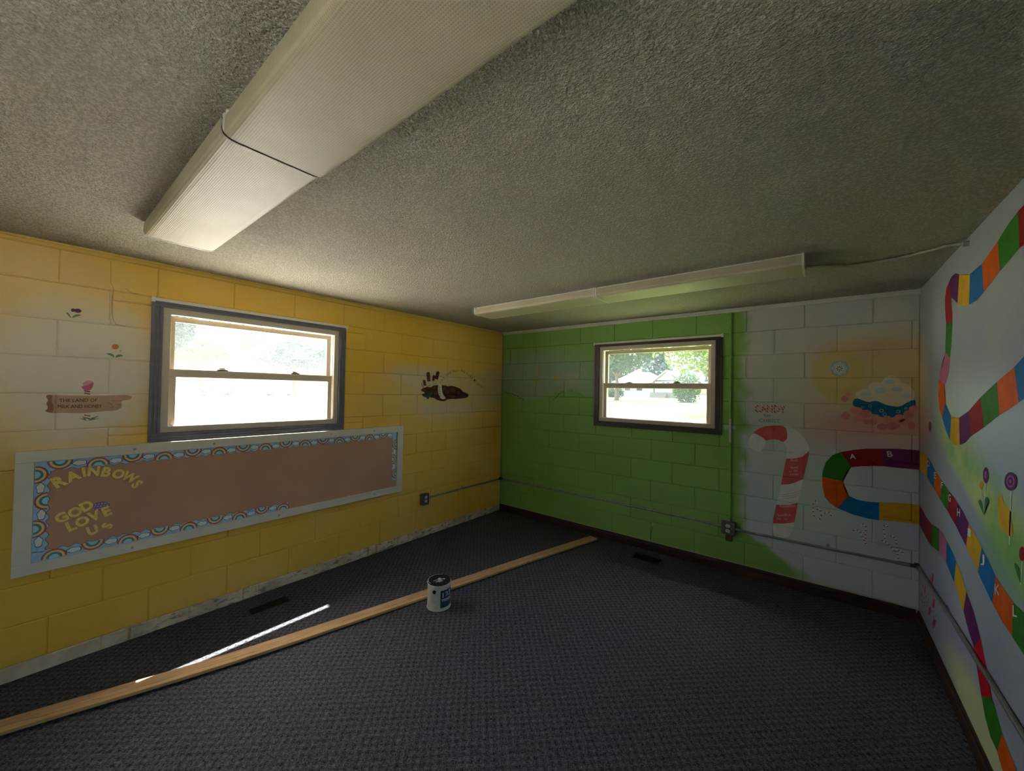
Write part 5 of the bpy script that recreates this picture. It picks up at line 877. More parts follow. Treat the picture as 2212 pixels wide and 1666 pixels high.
TEXTS = [
('L','wooden_sign','THE LAND OF','ink',(-3.7951,1.4546),(-3.651,1.4555),0.0189,0,5),
('L','wooden_sign','MILK AND HONEY','ink',(-3.7994,1.4218),(-3.6324,1.4204),0.0189,0,5),
('L','chocolate_mound','TASTE','ink',(-1.0502,1.4818),(-1.0655,1.6029),0.0213,0,5),
('L','lettering_arc','A','ink',(-1.0603,1.6342),(-1.0486,1.6461),0.0213,0,5),
('L','lettering_arc','N','ink',(-1.0397,1.658),(-1.0281,1.6701),0.0214,0,5),
('L','lettering_arc','D','ink',(-1.0135,1.6825),(-1.0005,1.694),0.0215,0,5),
('L','lettering_arc','S','ink',(-0.9758,1.7181),(-0.9596,1.7273),0.0216,0,5),
('L','lettering_arc','E','ink',(-0.9518,1.7317),(-0.9342,1.7395),0.0217,0,5),
('L','lettering_arc','E','ink',(-0.9236,1.7445),(-0.9062,1.753),0.0218,0,5),
('L','lettering_arc','T','ink',(-0.8933,1.7623),(-0.8734,1.7669),0.022,0,5),
('L','lettering_arc','H','ink',(-0.8744,1.7657),(-0.8537,1.7674),0.0221,0,5),
('L','lettering_arc','A','ink',(-0.8485,1.7671),(-0.8277,1.7685),0.0222,0,5),
('L','lettering_arc','T','ink',(-0.8158,1.77),(-0.7948,1.7718),0.0223,0,5),
('L','lettering_arc','T','ink',(-0.7627,1.776),(-0.7415,1.7741),0.0224,0,5),
('L','lettering_arc','H','ink',(-0.7417,1.7748),(-0.7217,1.7695),0.0225,0,5),
('L','lettering_arc','E','ink',(-0.7106,1.767),(-0.691,1.7606),0.0227,0,5),
('L','lettering_arc','L','ink',(-0.6611,1.7505),(-0.6428,1.742),0.0229,0,5),
('L','lettering_arc','O','ink',(-0.6321,1.7375),(-0.6151,1.7275),0.023,0,5),
('L','lettering_arc','R','ink',(-0.6069,1.7237),(-0.5901,1.7133),0.0231,0,5),
('L','lettering_arc','D','ink',(-0.5849,1.7071),(-0.5684,1.6963),0.0232,0,5),
('L','lettering_arc','I','ink',(-0.5411,1.6809),(-0.5244,1.6699),0.0233,0,5),
('L','lettering_arc','S','ink',(-0.5225,1.6715),(-0.5062,1.6601),0.0234,0,5),
('L','lettering_arc','G','ink',(-0.482,1.639),(-0.4641,1.6285),0.0236,0,5),
('L','lettering_arc','O','ink',(-0.4601,1.6261),(-0.4408,1.6167),0.0237,0,5),
('L','lettering_arc','O','ink',(-0.4338,1.6137),(-0.414,1.6045),0.0238,0,5),
('L','lettering_arc','D','ink',(-0.4072,1.6013),(-0.3872,1.592),0.0238,0,5),
('G','slogan','CANDY','candy_stripe',(2.8449,1.4187),(3.064,1.4248),0.0581,0.03,5),
('G','slogan','for','grey_ink',(2.9088,1.3808),(2.9592,1.3819),0.0309,0,5),
('G','slogan','CHRIST','teal_ink',(2.8775,1.3344),(3.0204,1.3383),0.0291,0,5),
('G','candy_cane','Red','white_p',(3.1022,1.0264),(3.1421,1.034),0.0197,0,5),
('G','candy_cane','Blood','white_p',(3.0983,0.9685),(3.1445,0.9775),0.0177,0,5),
('G','candy_cane','on','white_p',(3.0857,0.9381),(3.1027,0.9416),0.013,0,5),
('G','candy_cane','the','white_p',(3.1175,0.9468),(3.1426,0.9525),0.0176,0,5),
('G','candy_cane','Cross','white_p',(3.0944,0.9133),(3.1469,0.9237),0.0176,0,5),
('G','candy_cane','Peppermint','white_p',(3.0272,0.6369),(3.1337,0.6661),0.0188,0,5),
('G','candy_cane','Sacrifice','white_p',(3.0124,0.5627),(3.1005,0.5868),0.0188,0,5),
('G','candy_cane','For','white_p',(3.0104,0.5348),(3.0387,0.541),0.0189,0,5),
('G','candy_cane','us','white_p',(3.0581,0.5437),(3.0774,0.548),0.0146,0,5),
('G','painted_path','A','white_p',(3.4619,1.0932),(3.496,1.0974),0.0377,0.012,5),
('G','painted_path','B','white_p',(3.6672,1.1328),(3.6958,1.1363),0.0415,0.012,5),
('G','hill_lettering','Y','green_ink',(0.9714,1.5717),(0.9926,1.5719),0.0231,0,5),
('G','hill_lettering','O','green_ink',(0.9994,1.5732),(1.0203,1.5712),0.023,0,5),
('G','hill_lettering','U','green_ink',(1.0215,1.5709),(1.0424,1.5692),0.0229,0,5),
('G','hill_lettering','R','green_ink',(1.0465,1.5696),(1.067,1.5665),0.0229,0,5),
('G','hill_lettering','C','green_ink',(1.0945,1.5617),(1.1117,1.5519),0.0227,0,5),
('G','hill_lettering','A','green_ink',(1.1188,1.5475),(1.1363,1.5382),0.0226,0,5),
('G','hill_lettering','N','green_ink',(1.1414,1.5372),(1.1569,1.5256),0.0225,0,5),
('G','hill_lettering','D','green_ink',(1.163,1.521),(1.1784,1.5095),0.0224,0,5),
('G','hill_lettering','Y','green_ink',(1.1845,1.5049),(1.1997,1.4935),0.0224,0,5),
('R','lettered_path','D','white_p',(-0.2634,1.1225),(-0.3305,1.1275),0.0397,0.012,5),
('R','lettered_path','E','white_p',(-0.4499,1.0757),(-0.5094,1.0813),0.0401,0.012,5),
('R','lettered_path','F','white_p',(-0.6218,1.048),(-0.6748,1.0538),0.0378,0.012,5),
('R','lettered_path','G','white_p',(-0.7863,1.0088),(-0.8369,1.0154),0.038,0.012,5),
('R','lettered_path','H','white_p',(-0.9571,0.9707),(-1.0108,0.9791),0.0377,0.012,5),
('R','lettered_path','I','white_p',(-1.1369,0.9182),(-1.1832,0.927),0.037,0.012,5),
('R','lettered_path','J','white_p',(-1.3223,0.8583),(-1.3728,0.8701),0.0358,0.012,5),
('R','lettered_path','K','white_p',(-1.4967,0.7902),(-1.5473,0.8049),0.0403,0.012,5),
('R','lettered_path','L','white_p',(-1.6773,0.7832),(-1.7169,0.796),0.0389,0.012,5),
]
# ------------------------------------------------------------------ windows
def window(name, wall, op, casing, label):
    """double-hung vinyl window in its opening; local coords (u along wall, d into the wall (outwards), z)"""
    u0, u1, z0, z1 = op
    def T(mb):
        # convert (u, d, z) to world
        if wall == 'L': mb.v = [(-v[1], v[0], v[2]) for v in mb.v]
        else: mb.v = [(v[0], v[1], v[2]) for v in mb.v]
        return mb
    fr = MB()
    def ring(a0, a1, b0, b1, w, d0, d1, mb):
        mb.box(a0, a1, d0, d1, b0, b0 + w); mb.box(a0, a1, d0, d1, b1 - w, b1)
        mb.box(a0, a0 + w, d0, d1, b0 + w, b1 - w); mb.box(a1 - w, a1, d0, d1, b0 + w, b1 - w)
    g = 0.002
    ring(u0 + g, u1 - g, z0 + g, z1 - g, 0.040, -0.004, 0.02, fr)
    ring(u0 + g, u1 - g, z0 + g, z1 - g, 0.016, 0.02, 0.20, fr)
    ring(u0 + 0.012, u1 - 0.012, z0 + 0.012, z1 - 0.012, 0.016, 0.052, 0.062, fr)
    root = T(fr).obj(name, M['vinyl']); bevel(root, 0.0022)
    tag(root, label, None, None, 'structure')
    cw, cp = 0.054, -0.018
    o0, o1, q0, q1 = u0 - cw, u1 + cw, z0 - cw + 0.002, z1 + cw - 0.008
    def cboard(a0, a1, b0, b1, vert):
        mb = MB(); mb.box(a0, a1, -0.012, 0.0, b0, b1)
        if vert:
            w = a1 - a0; mb.box(a0, a0 + w * .3, -0.018, -0.012, b0, b1); mb.box(a0 + w * .42, a0 + w * .62, -0.016, -0.012, b0, b1); mb.box(a0 + w * .74, a1, -0.018, -0.012, b0, b1)
        else:
            w = b1 - b0; mb.box(a0, a1, -0.018, -0.012, b0, b0 + w * .3); mb.box(a0, a1, -0.016, -0.012, b0 + w * .42, b0 + w * .62); mb.box(a0, a1, -0.018, -0.012, b0 + w * .74, b1)
        bevel(T(mb).obj('casing_board', casing, root), 0.0015)
    cboard(o0, o1, q1 - cw + 0.006, q1, False); cboard(o0, o1, q0, z0 + 0.001, False)
    cboard(o0, u0 + 0.001, z0 + 0.001, q1 - cw + 0.006, True); cboard(u1 - 0.001, o1, z0 + 0.001, q1 - cw + 0.006, True)
    zm0, zm1 = 1.613, 1.667
    ia, ib = u0 + 0.043, u1 - 0.043
    up = MB(); ring(ia - 0.004, ib + 0.004, zm0 + 0.004, z1 - 0.043, 0.036, 0.062, 0.088, up)
    us = T(up).obj('upper_sash', M['vinyl'], root); bevel(us, 0.002)
    lo = MB(); lo.box(ia, ib, 0.022, 0.05, z0 + 0.03, z0 + 0.046); lo.box(ia, ib, 0.022, 0.05, zm0, zm1)
    lo.box(ia, ia + 0.036, 0.022, 0.05, z0 + 0.046, zm0); lo.box(ib - 0.036, ib, 0.022, 0.05, z0 + 0.046, zm0)
    lo.box(ia + .02, ib - .02, 0.014, 0.022, zm1 - 0.012, zm1 - 0.002)
    ls = T(lo).obj('lower_sash', M['vinyl'], root); bevel(ls, 0.002)
    MBg = MB().box(ia + .02, ib - .02, 0.073, 0.077, zm0 + .02, z1 - .06); T(MBg).obj('pane', M['glass'], us)
    MBg = MB().box(ia + .02, ib - .02, 0.034, 0.038, z0 + .04, zm0 + .01); T(MBg).obj('pane', M['glass'], ls)
    for fr_ in (0.286, 0.704):
        c = u0 + (u1 - u0) * fr_
        lk = MB(); lk.prof([(c - .036, zm1), (c - .03, zm1 + .006), (c - .012, zm1 + .012), (c + .012, zm1 + .012), (c + .03, zm1 + .006), (c + .036, zm1)], 0.024, 0.046, 'Y')
        lk.box(c - 0.022, c + 0.012, 0.022, 0.032, zm1 + .013, zm1 + .019)
        T(lk).obj('sash_lock', M['casing_dark'] if wall == 'G' else M['vinyl_dark'], root)
    return root


M['vinyl_dark'] = plain('taupe_lock', (112, 104, 96), 0.4, 0, 0.4, 0)
window('window_1', 'L', WL, M['casing_flare'], 'double hung tan window in flare-tinted casing on the yellow wall')
window('window_2', 'G', WG, M['casing_dark'], 'double hung tan window in dark brown casing on the green wall')

def opening_frame(name, wall, op, mull, label):
    u0, u1, z0, z1 = op; mb = MB(); w = 0.07
    rects = [(u0, u1, z1 - w, z1), (u0, u0 + w, z0, z1 - w), (u1 - w, u1, z0, z1 - w), (u0 + w, u1 - w, z0, z0 + w)] + [(m_ - w / 2, m_ + w / 2, z0 + w, z1 - w) for m_ in mull]
    for a, b, c, d in rects:
        if wall == 'R': mb.box(W + .03, W + .09, a, b, c, d)
        else: mb.box(a, b, YB - .07, YB - .02, c, d)
    root = mb.obj(name, M['vinyl_white']); tag(root, label, None, None, 'structure')
    xs = [u0 + w] + [v for m_ in mull for v in (m_ - w / 2, m_ + w / 2)] + [u1 - w]
    for a, b in zip(xs[0::2], xs[1::2]):
        g = MB()
        if wall == 'R': g.box(W + .058, W + .062, a, b, z0 + w, z1 - w)
        else: g.box(a, b, YB - .047, YB - .043, z0 + w, z1 - w)
        g.obj('pane', M['glass'], root)
opening_frame('fill_window', 'R', DR, [], 'added fill light window in the right wall behind the viewer')

def shade_rail(wall, a0, a1, label):
    r = MB()
    if wall == 'L': r.box(0.0, 0.028, a0, a1, 2.088, 2.108)
    else: r.box(a0, a1, -0.028, 0.0, 2.088, 2.108)
    root = bevel(r.obj('shade_rail', M['vinyl_white']), 0.003); tag(root, label, 'shade rail', 'shade rails above the windows')
    for e in (a0 + 0.006, a1 - 0.006):
        b = MB()
        if wall == 'L': b.box(0.02, 0.031, e - .009, e + .009, 2.08, 2.111)
        else: b.box(e - .009, e + .009, -0.031, -0.02, 2.08, 2.111)
        b.obj('end_bracket', M['vinyl_white'], root)
shade_rail('L', -3.434, -2.158, 'slim white shade rail over the window on the yellow wall')
shade_rail('G', 1.33, 2.6, 'slim white shade rail over the brown-framed window on the green wall')

# ------------------------------------------------------------------ wall paintings (flat paint that follows the block joints)
PAINT = {
 'brown_line': (150, 110, 100), 'choc': (66, 36, 30), 'choc_lt': (92, 54, 48), 'choc_red': (98, 46, 32), 'coral': (214, 120, 90), 'cream': (226, 214, 184),
 'cream_dk': (190, 178, 140), 'cream_lt': (222, 210, 180), 'green_ink': (74, 116, 52), 'grey_ink': (120, 128, 112), 'ice': (160, 184, 184), 'ice_dk': (70, 92, 104),
 'ice_lt': (186, 206, 204), 'ink': (52, 44, 38), 'leaf': (104, 142, 108), 'leaf_dk': (52, 116, 60), 'lilac': (164, 96, 168), 'maroon': (140, 60, 66), 'orange_soft': (206, 156, 66),
 'p_blue': (14, 106, 164), 'p_blue_dk': (20, 104, 152), 'p_green': (50, 120, 34), 'p_orange': (210, 90, 12), 'p_pink': (186, 106, 140), 'p_purple': (98, 38, 94), 'p_red': (146, 24, 32),
 'p_red2': (190, 18, 38), 'p_yellow': (212, 164, 34), 'peach': (224, 170, 130), 'pink': (222, 160, 176), 'pink_dk': (206, 112, 144), 'pink_mv': (196, 120, 130), 'pink_soft': (222, 148, 140),
 'pink_soft2': (212, 138, 128), 'purple_dk': (112, 60, 92), 'red_dk': (156, 42, 52), 'red_dk2': (184, 52, 84), 'red_p': (206, 92, 92), 'stem': (196, 222, 196), 'teal_dk': (62, 84, 78),
 'teal_ink': (96, 128, 128), 'white_p': (220, 220, 214), 'crack': (168, 132, 82), 'wood': (190, 156, 126), 'wood_dk': (150, 112, 92)}
PM = {k: plain('paint_' + k, v, 0.6, 0, 0.15, 0.1 if k.startswith('p_') or k == 'red_p' else 0.05, 14) for k, v in PAINT.items()}

_t = NT('paint_candy_stripe'); _P = _t.pos()
_s = _t.math('SINE', _t.math('MULTIPLY', _t.math('ADD', _P[1], _P[3]), 2 * PI / 0.026))
_t.fin(_t.mix(_t.smooth(_s, 0.35, 0.6), lin((186, 62, 66)), lin((222, 200, 192))), 0.45, 0.4); PM['candy_stripe'] = _t.m

def joint_depth(wall, u, v):
    d = 0.0
    org = UL if wall == 'L' else UG
    k = math.floor((v - J0) / BK)
    for kk in (k, k + 1):
        if 0 <= kk <= 10:
            d = max(d, GD * max(0.0, 1 - abs(v - (J0 + kk * BK)) / GW))
    off = org + (0 if k % 2 == 0 else BK)
    q = round((u - off) / (2 * BK)); d = max(d, GD * max(0.0, 1 - abs(u - (off + q * 2 * BK)) / GW))
    return d


def on_wall(wall, u, v, out):
    if wall == 'L': return Vector((out, u, v))
    if wall == 'G': return Vector((u, -out, v))
    return Vector((W - out, u, v))


def decal(wall, name, mat, pts, layer, parent):
    bm = bmesh.new()
    vs = [bm.verts.new((p[0], p[1], 0)) for p in pts]
    if layer > 100:            # brush stroke: a ribbon of quads
        layer -= 100; n = len(vs)
        for i in range(n // 2 - 1): bm.faces.new((vs[i], vs[i + 1], vs[n - 2 - i], vs[n - 1 - i]))
    else:
        bm.faces.new(vs)
        bmesh.ops.triangulate(bm, faces=bm.faces[:], ngon_method='EAR_CLIP')
    if wall != 'R':
        us = [p[0] for p in pts]; zs = [p[1] for p in pts]
        cuts = []
        for k in range(11):
            z = J0 + k * BK
            if min(zs) < z + GW and max(zs) > z - GW:
                cuts += [(0, z - GW), (0, z), (0, z + GW)]
        org = UL if wall == 'L' else UG
        n0 = math.floor((min(us) - org) / BK) - 1
        for n in range(n0, n0 + 14):
            u = org + n * BK
            if min(us) < u + GW and max(us) > u - GW:
                cuts += [(1, u - GW), (1, u), (1, u + GW)]
        for ax, c in cuts:
            bmesh.ops.bisect_plane(bm, geom=bm.verts[:] + bm.edges[:] + bm.faces[:], plane_co=(c, 0, 0) if ax else (0, c, 0), plane_no=(1, 0, 0) if ax else (0, 1, 0), dist=1e-6)
    off = 0.0009 + layer * 0.00035
    for v in bm.verts:
        dd = joint_depth(wall, v.co.x, v.co.y) if wall != 'R' else 0.0
        v.co = on_wall(wall, v.co.x, v.co.y, off - dd)
    bmesh.ops.recalc_face_normals(bm, faces=bm.faces[:])
    me = bpy.data.meshes.new(name); bm.to_mesh(me); bm.free()
    me.materials.append(mat)
    return link(name, me, parent)


PART_LABEL = {
 'paint_crack': 'thin stepped crack in the painted block joint', 'paint_chip': 'chipped cracked paint low on the green wall',
 'purple_flower': 'small painted purple flower with two green leaves', 'red_flower': 'small painted coral red flower with two green leaves', 'wooden_sign': 'painted wooden pointing sign with pink tulip reading the land of milk and honey',
 'chocolate_mound': 'painted brown chocolate mound with fudge bars and cream banner', 'lettering_arc': 'arched dark painted lettering over the chocolate mound', 'butterfly': 'small orange painted butterflies in the painted sky',
 'candy_cane': 'large painted red and white candy cane with handwriting', 'small_candy_cane': 'small painted red striped candy canes', 'painted_path': 'painted U-bend of coloured game squares lettered A and B',
 'painted_cloud': 'painted white cloud over blue pool and pink bubbles', 'snowflake': 'painted pale blue snowflake disc', 'slogan': 'painted lettering candy for Christ', 'hill_lettering': 'faded dark green lettering along painted hills',
 'winding_path': 'painted ribbon of coloured game squares high on the wall', 'lettered_path': 'painted ribbon of lettered game squares', 'game_path': 'painted ribbon of coloured game squares low on the wall',
 'lollipop_flower': 'painted purple and yellow lollipop flowers with green leaves', 'red_tulip': 'painted red tulip with green leaf', 'large_lollipop': 'painted large purple lollipop with golden leaf', 'red_brush_mark': 'loose red brush dabs near the corner'}
WALLS = {'L': wall_l, 'G': wall_b, 'R': wall_r}
_parts = {}
def part_of(wall, part):
    if (wall, part) not in _parts:
        e = empty(part, (0, 0, 0), WALLS[wall]); e['label'] = PART_LABEL[part]; _parts[(wall, part)] = e
    return _parts[(wall, part)]


for wl, part, nm, colr, layer, pts in DECALS:
    decal(wl, nm, PM[colr], pts, layer, part_of(wl, part))


def wall_text(wl, part, s, colr, a, b, h, bold, layer):
    vs, fs, x0, x1, y0, y1 = glyph(s, bold)
    ux, uz = b[0] - a[0], b[1] - a[1]
    L = math.hypot(ux, uz)
    e1 = (ux / L, uz / L)
    if wl == 'R': e2 = (e1[1], -e1[0])
    else: e2 = (-e1[1], e1[0])
    if wl == 'R': e2 = (0.0, 1.0)
    yy = max(y1, 0.5); sx = L / (x1 - x0); sy = h / (y1 - max(y0, -0.02) if len(s) == 1 else 0.7)
    mb = MB()
    mb.add([on_wall(wl, a[0] + e1[0] * (v[0] - x0) * sx + e2[0] * v[1] * sy, a[1] + e1[1] * (v[0] - x0) * sx + e2[1] * v[1] * sy, 0.0009 + layer * 0.00035) for v in vs], fs)
    return mb.obj('lettering', PM[colr], part_of(wl, part))


for t_ in TEXTS: wall_text(*t_)
# white candy stripes across the red slogan letters are part of the wall painting
# ------------------------------------------------------------------ ceiling light fixtures
def lens_mat():
    t = NT('prismatic_acrylic_lens')
    tc = t.n('ShaderNodeTexCoord'); s = t.n('ShaderNodeSeparateXYZ'); t.t.links.new(tc.outputs['Object'], s.inputs[0])
    a = t.math('SINE', t.math('MULTIPLY', s.outputs[0], 2 * PI / 0.0062)); b = t.math('SINE', t.math('MULTIPLY', s.outputs[1], 2 * PI / 0.0062))
    h = t.math('MULTIPLY_ADD', t.math('ADD', a, b), 0.25, 0.5)
    c = t.mix(t.smooth(t.noise(3, 3), 0.35, 0.65), lin((204, 196, 168)), lin((194, 185, 154)))
    c = t.mix(t.math('MULTIPLY', t.smooth(h, 0.35, 0.1), 0.35), c, lin((104, 97, 74)))
    t.bump(h, 0.35, 0.0015)
    return t.fin(c, 0.5, 0.3)


M['lens'] = lens_mat()
M['fixture_white'] = plain('white_enamel', (222, 220, 210), 0.35, 0, 0.45, 0.03)
LP = [(-.138, -.010), (-.138, -.046), (-.1365, -.054), (-.131, -.061), (-.123, -.0645), (-.110, -.066), (.110, -.066), (.123, -.0645), (.131, -.061), (.1365, -.054), (.138, -.046), (.138, -.010)]
def fixture(x0, x1, yc, drop, label):
    L = x1 - x0
    root = empty('fluorescent_light', (x0, yc, H)); tag(root, label, 'ceiling light', 'ceiling fluorescent fixtures')
    MB().prof([(-.128, 0), (-.128, -.02), (.128, -.02), (.128, 0)], 0.004, L - 0.004, 'X').obj('housing', M['fixture_white'], root)
    mb = MB(); n = len(LP)
    A = [(0.010, p[0], p[1] - drop) for p in LP]; B = [(L - 0.010, p[0], p[1] - drop) for p in LP]
    mb.add(A + B, [(k, k + 1, n + k + 1, n + k) for k in range(n - 1)], 0, False)
    # inner skin so that the lens has thickness
    A2 = [(0.010, p[0] * .985, p[1] * .96 - drop) for p in LP]; B2 = [(L - 0.010, p[0] * .985, p[1] * .96 - drop) for p in LP]
    mb.add(A2 + B2, [(k + 1, k, n + k, n + k + 1) for k in range(n - 1)], 0, True)
    mb.obj('lens', M['lens'], root)
    for a in (0.0, L - 0.010):
        k = 0.86 if (yc < -3 and 1.9 < x0 + a < 2.05) else 1.03
        kw = 0.975 if k < 1 else 1.015
        cp = [(p[0] * kw, p[1] * k) for p in LP] + [(.138 * kw, 0), (-.138 * kw, 0)]
        MB().prof(cp, a, a + 0.010, 'X').obj('end_cap', M['fixture_white'], root)
    return root
fixture(0.7745, 1.966, -3.4445, 0.0, 'cream ceiling light whose end stops short of the yellow wall above its window')
fixture(1.978, 3.195, -3.4445, 0.012, 'large ceiling light lens cut off by the top of the picture')
fixture(0.767, 1.985, -1.197, 0.0, 'white ceiling light near the green wall, end closest to the yellow wall')
fixture(1.989, 3.212, -1.197, 0.0, 'white ceiling light near the green wall, end joined to the cable')

# flexible armoured cable from the last fixture to the right wall
def smooth_path(pts, n=12):
    out = []; P = [Vector(p) for p in pts]
    for i in range(len(P) - 1):
        p0, p1, p2, p3 = P[max(i - 1, 0)], P[i], P[i + 1], P[min(i + 2, len(P) - 1)]
        for k in range(n):
            t = k / n
            out.append(0.5 * ((2 * p1) + (p2 - p0) * t + (2 * p0 - 5 * p1 + 4 * p2 - p3) * t * t + (3 * p1 - p0 - 3 * p2 + p3) * t ** 3))
    out.append(P[-1]); return out
M['cable'] = plain('painted_flex_cable', (176, 172, 156), 0.45, 0.2, 0.5, 0.15, 30)
pp = smooth_path([(3.214, -1.14, H - 0.03), (3.3, -1.05, H - 0.012), (3.442, -0.955, H - 0.009), (3.627, -0.98, H - 0.009), (3.776, -1.088, H - 0.012), (3.822, -1.14, H - 0.03)], 44)
rad = [0.0078 + 0.0014 * (1 if i % 4 < 2 else -1) for i in range(len(pp))]
cb = MB().tube(pp, rad, 10).obj('flexible_cable', M['cable']); tag(cb, 'ribbed flexible cable running along ceiling to the right wall', 'cable')
MB().cyl((3.822, -1.14, H - 0.03), 0.013, 0.013, -0.012, 0.008, 12, 0, (True, True), 'X').obj('connector', M['cable'], cb)

# ------------------------------------------------------------------ bulletin board
M['board_frame'] = plain('white_painted_frame', (214, 206, 186), 0.45, 0, 0.4, 0.03)
M['cork'] = plain('brown_board_paper', (192, 146, 116), 0.8, 0, 0.2, 0.05, 3, 0.1, 300)
M['screw'] = plain('painted_screw', (176, 174, 166), 0.4, 0.3, 0.5, 0)
M['strip_blue'] = plain('sky_blue_border', (160, 196, 216), 0.55, 0, 0.3, 0.08, 30)
M['rb_red'] = plain('rainbow_red', (176, 92, 80), 0.55, 0, 0.3, 0); M['rb_yel'] = plain('rainbow_yellow', (230, 200, 142), 0.55, 0, 0.3, 0)
M['rb_grn'] = plain('rainbow_green', (96, 132, 120), 0.55, 0, 0.3, 0); M['rb_blu'] = plain('rainbow_blue', (168, 210, 226), 0.55, 0, 0.3, 0)
M['cloud'] = plain('cloud_white', (226, 226, 214), 0.55, 0, 0.3, 0); M['outline'] = plain('border_outline', (72, 88, 104), 0.55, 0, 0.3, 0)
M['letter_yel'] = plain('yellow_card', (240, 208, 112), 0.6, 0, 0.3, 0.1, 60)
M['purple_paper'] = plain('purple_paper', (142, 104, 150), 0.6, 0, 0.3, 0.05); M['lilac_dot'] = plain('lilac_dots', (196, 164, 200), 0.6, 0, 0.3, 0)
by0, by1, bz0, bz1 = -3.938, -1.566, 0.55, 1.198
iy0, iy1, iz0, iz1 = -3.874, -1.629, 0.608, 1.139
board = empty('bulletin_board', (0.0, (by0 + by1) / 2, bz0)); tag(board, 'long white framed bulletin board with rainbow border below the yellow wall window', 'bulletin board')
def wb(mb, name, mat, parent, root=board):
    ox, oy, oz = root.matrix_world.translation if False else root.location
    mb.v = [(v[0] - ox, v[1] - oy, v[2] - oz) for v in mb.v]
    return mb.obj(name, mat, parent)
wb(MB().box(0.001, 0.031, by0 + .01, by1 - .01, bz0 + .01, bz1 - .01), 'cork_panel', M['cork'], board)
rails = []
for (a, b, c, d) in ((by0, by1, iz1, bz1), (by0, by1, bz0, iz0), (by0, iy0, iz0, iz1), (iy1, by1, iz0, iz1)):
    r = wb(MB().box(0.002, 0.045, a, b, c, d), 'frame_rail', M['board_frame'], board); bevel(r, 0.002); rails.append(r)
for y, z, k in ((-3.493, 1.168, 0), (-3.099, 1.165, 0), (-2.696, 1.165, 0), (-2.291, 1.169, 0), (-1.884, 1.171, 0), (-3.49, 0.575, 1), (-2.68, 0.577, 1), (-1.869, 0.577, 1)):
    mb = MB().cyl((0.045, y, z), 0.0075, 0.004, 0.0, 0.003, 12, 0, (False, True), 'X'); wb(mb, 'screw_head', M['screw'], rails[k])

XS = 0.0318
def rainbow_mesh():
    mb = MB()
    radii = [0.047, 0.039, 0.029, 0.019, 0.0]
    n = 12
    for i in range(4):
        ro, ri = radii[i], radii[i + 1]
        for k in range(n):
            a0, a1 = PI * k / n, PI * (k + 1) / n
            q = [(0.0003 * i, math.cos(a0) * ro, math.sin(a0) * ro), (0.0003 * i, math.cos(a1) * ro, math.sin(a1) * ro), (0.0003 * i, math.cos(a1) * ri, math.sin(a1) * ri), (0.0003 * i, math.cos(a0) * ri, math.sin(a0) * ri)]
            mb.add(q if ri > 0 else q[:3], [(0, 1, 2, 3)] if ri > 0 else [(0, 1, 2)], i)
    return mb.mesh('rainbow', [M['rb_red'], M['rb_yel'], M['rb_grn'], M['rb_blu']])
def cloud_mesh():
    mb = MB(); n = 30
    for mi, s, x in ((1, 1.0, 0.0), (0, 0.86, 0.0004)):
        ring = [(x, math.cos(2 * PI * k / n) * 0.027 * s * (1 + .16 * abs(math.sin(2.5 * 2 * PI * k / n))), math.sin(2 * PI * k / n) * 0.013 * s * (1 + .3 * abs(math.sin(2.5 * 2 * PI * k / n)))) for k in range(n)]
        mb.add(ring, [tuple(range(n))], mi)
    return mb.mesh('cloud', [M['cloud'], M['outline']])
RBM, CLM = rainbow_mesh(), cloud_mesh()
oy, oz = board.location.y, board.location.z
def strip(start, direction, inward, length, first_up, phase):
    """start (y,z) at outer corner, direction and inward are unit (y,z)"""
    n = int(length / 0.006); pts_in = []
    for k in range(n + 1):
        s = length * k / n; pts_in.append((s, 0.051 + 0.0055 * math.sin(2 * PI * s / 0.048)))
    def Pt(s, t, x): return (x, start[0] + direction[0] * s + inward[0] * t - oy, start[1] + direction[1] * s + inward[1] * t - oz)
    mb = MB()
    for mi, dt, x in ((1, 0.0022, XS - 0.0002), (0, 0.0, XS)):
        vs = []
        for s, t in pts_in: vs += [Pt(s, 0.0, x), Pt(s, t + dt, x)]
        mb.add(vs, [(2 * k, 2 * k + 1, 2 * k + 3, 2 * k + 2) for k in range(n)], mi)
    st = mb.obj('border_strip', [M['strip_blue'], M['outline']], board)
    ang = math.atan2(direction[1], direction[0])
    k = 0; s = phase
    while s < length - 0.03:
        up = (k % 2 == 0) == first_up
        # 'up': arch bulging to the outer edge, standing on the scalloped side
        t = 0.049 if up else 0.004
        p = Pt(s, t, XS + 0.0006)
        o = link('rainbow', RBM, st, p)
        bul = (-inward[0], -inward[1]) if up else inward
        o.rotation_euler = (math.atan2(bul[1], bul[0]) - PI / 2, 0, 0)
        if s + 0.0715 < length - 0.03:
            o = link('cloud', CLM, st, Pt(s + 0.0715, 0.024 + 0.006 * (k % 2), XS + 0.0008)); o.rotation_euler = (ang, 0, 0)
        s += 0.143; k += 1
strip((iy0, iz1), (1, 0), (0, -1), iy1 - iy0, False, 0.09)
strip((iy0, iz0), (1, 0), (0, 1), 1.26, False, 0.08)
strip((iy0, iz1 - 0.05), (0, -1), (1, 0), iz1 - iz0 - 0.1, False, 0.02)
strip((iy1, iz1 - 0.05), (0, -1), (-1, 0), 0.42, False, 0.07)
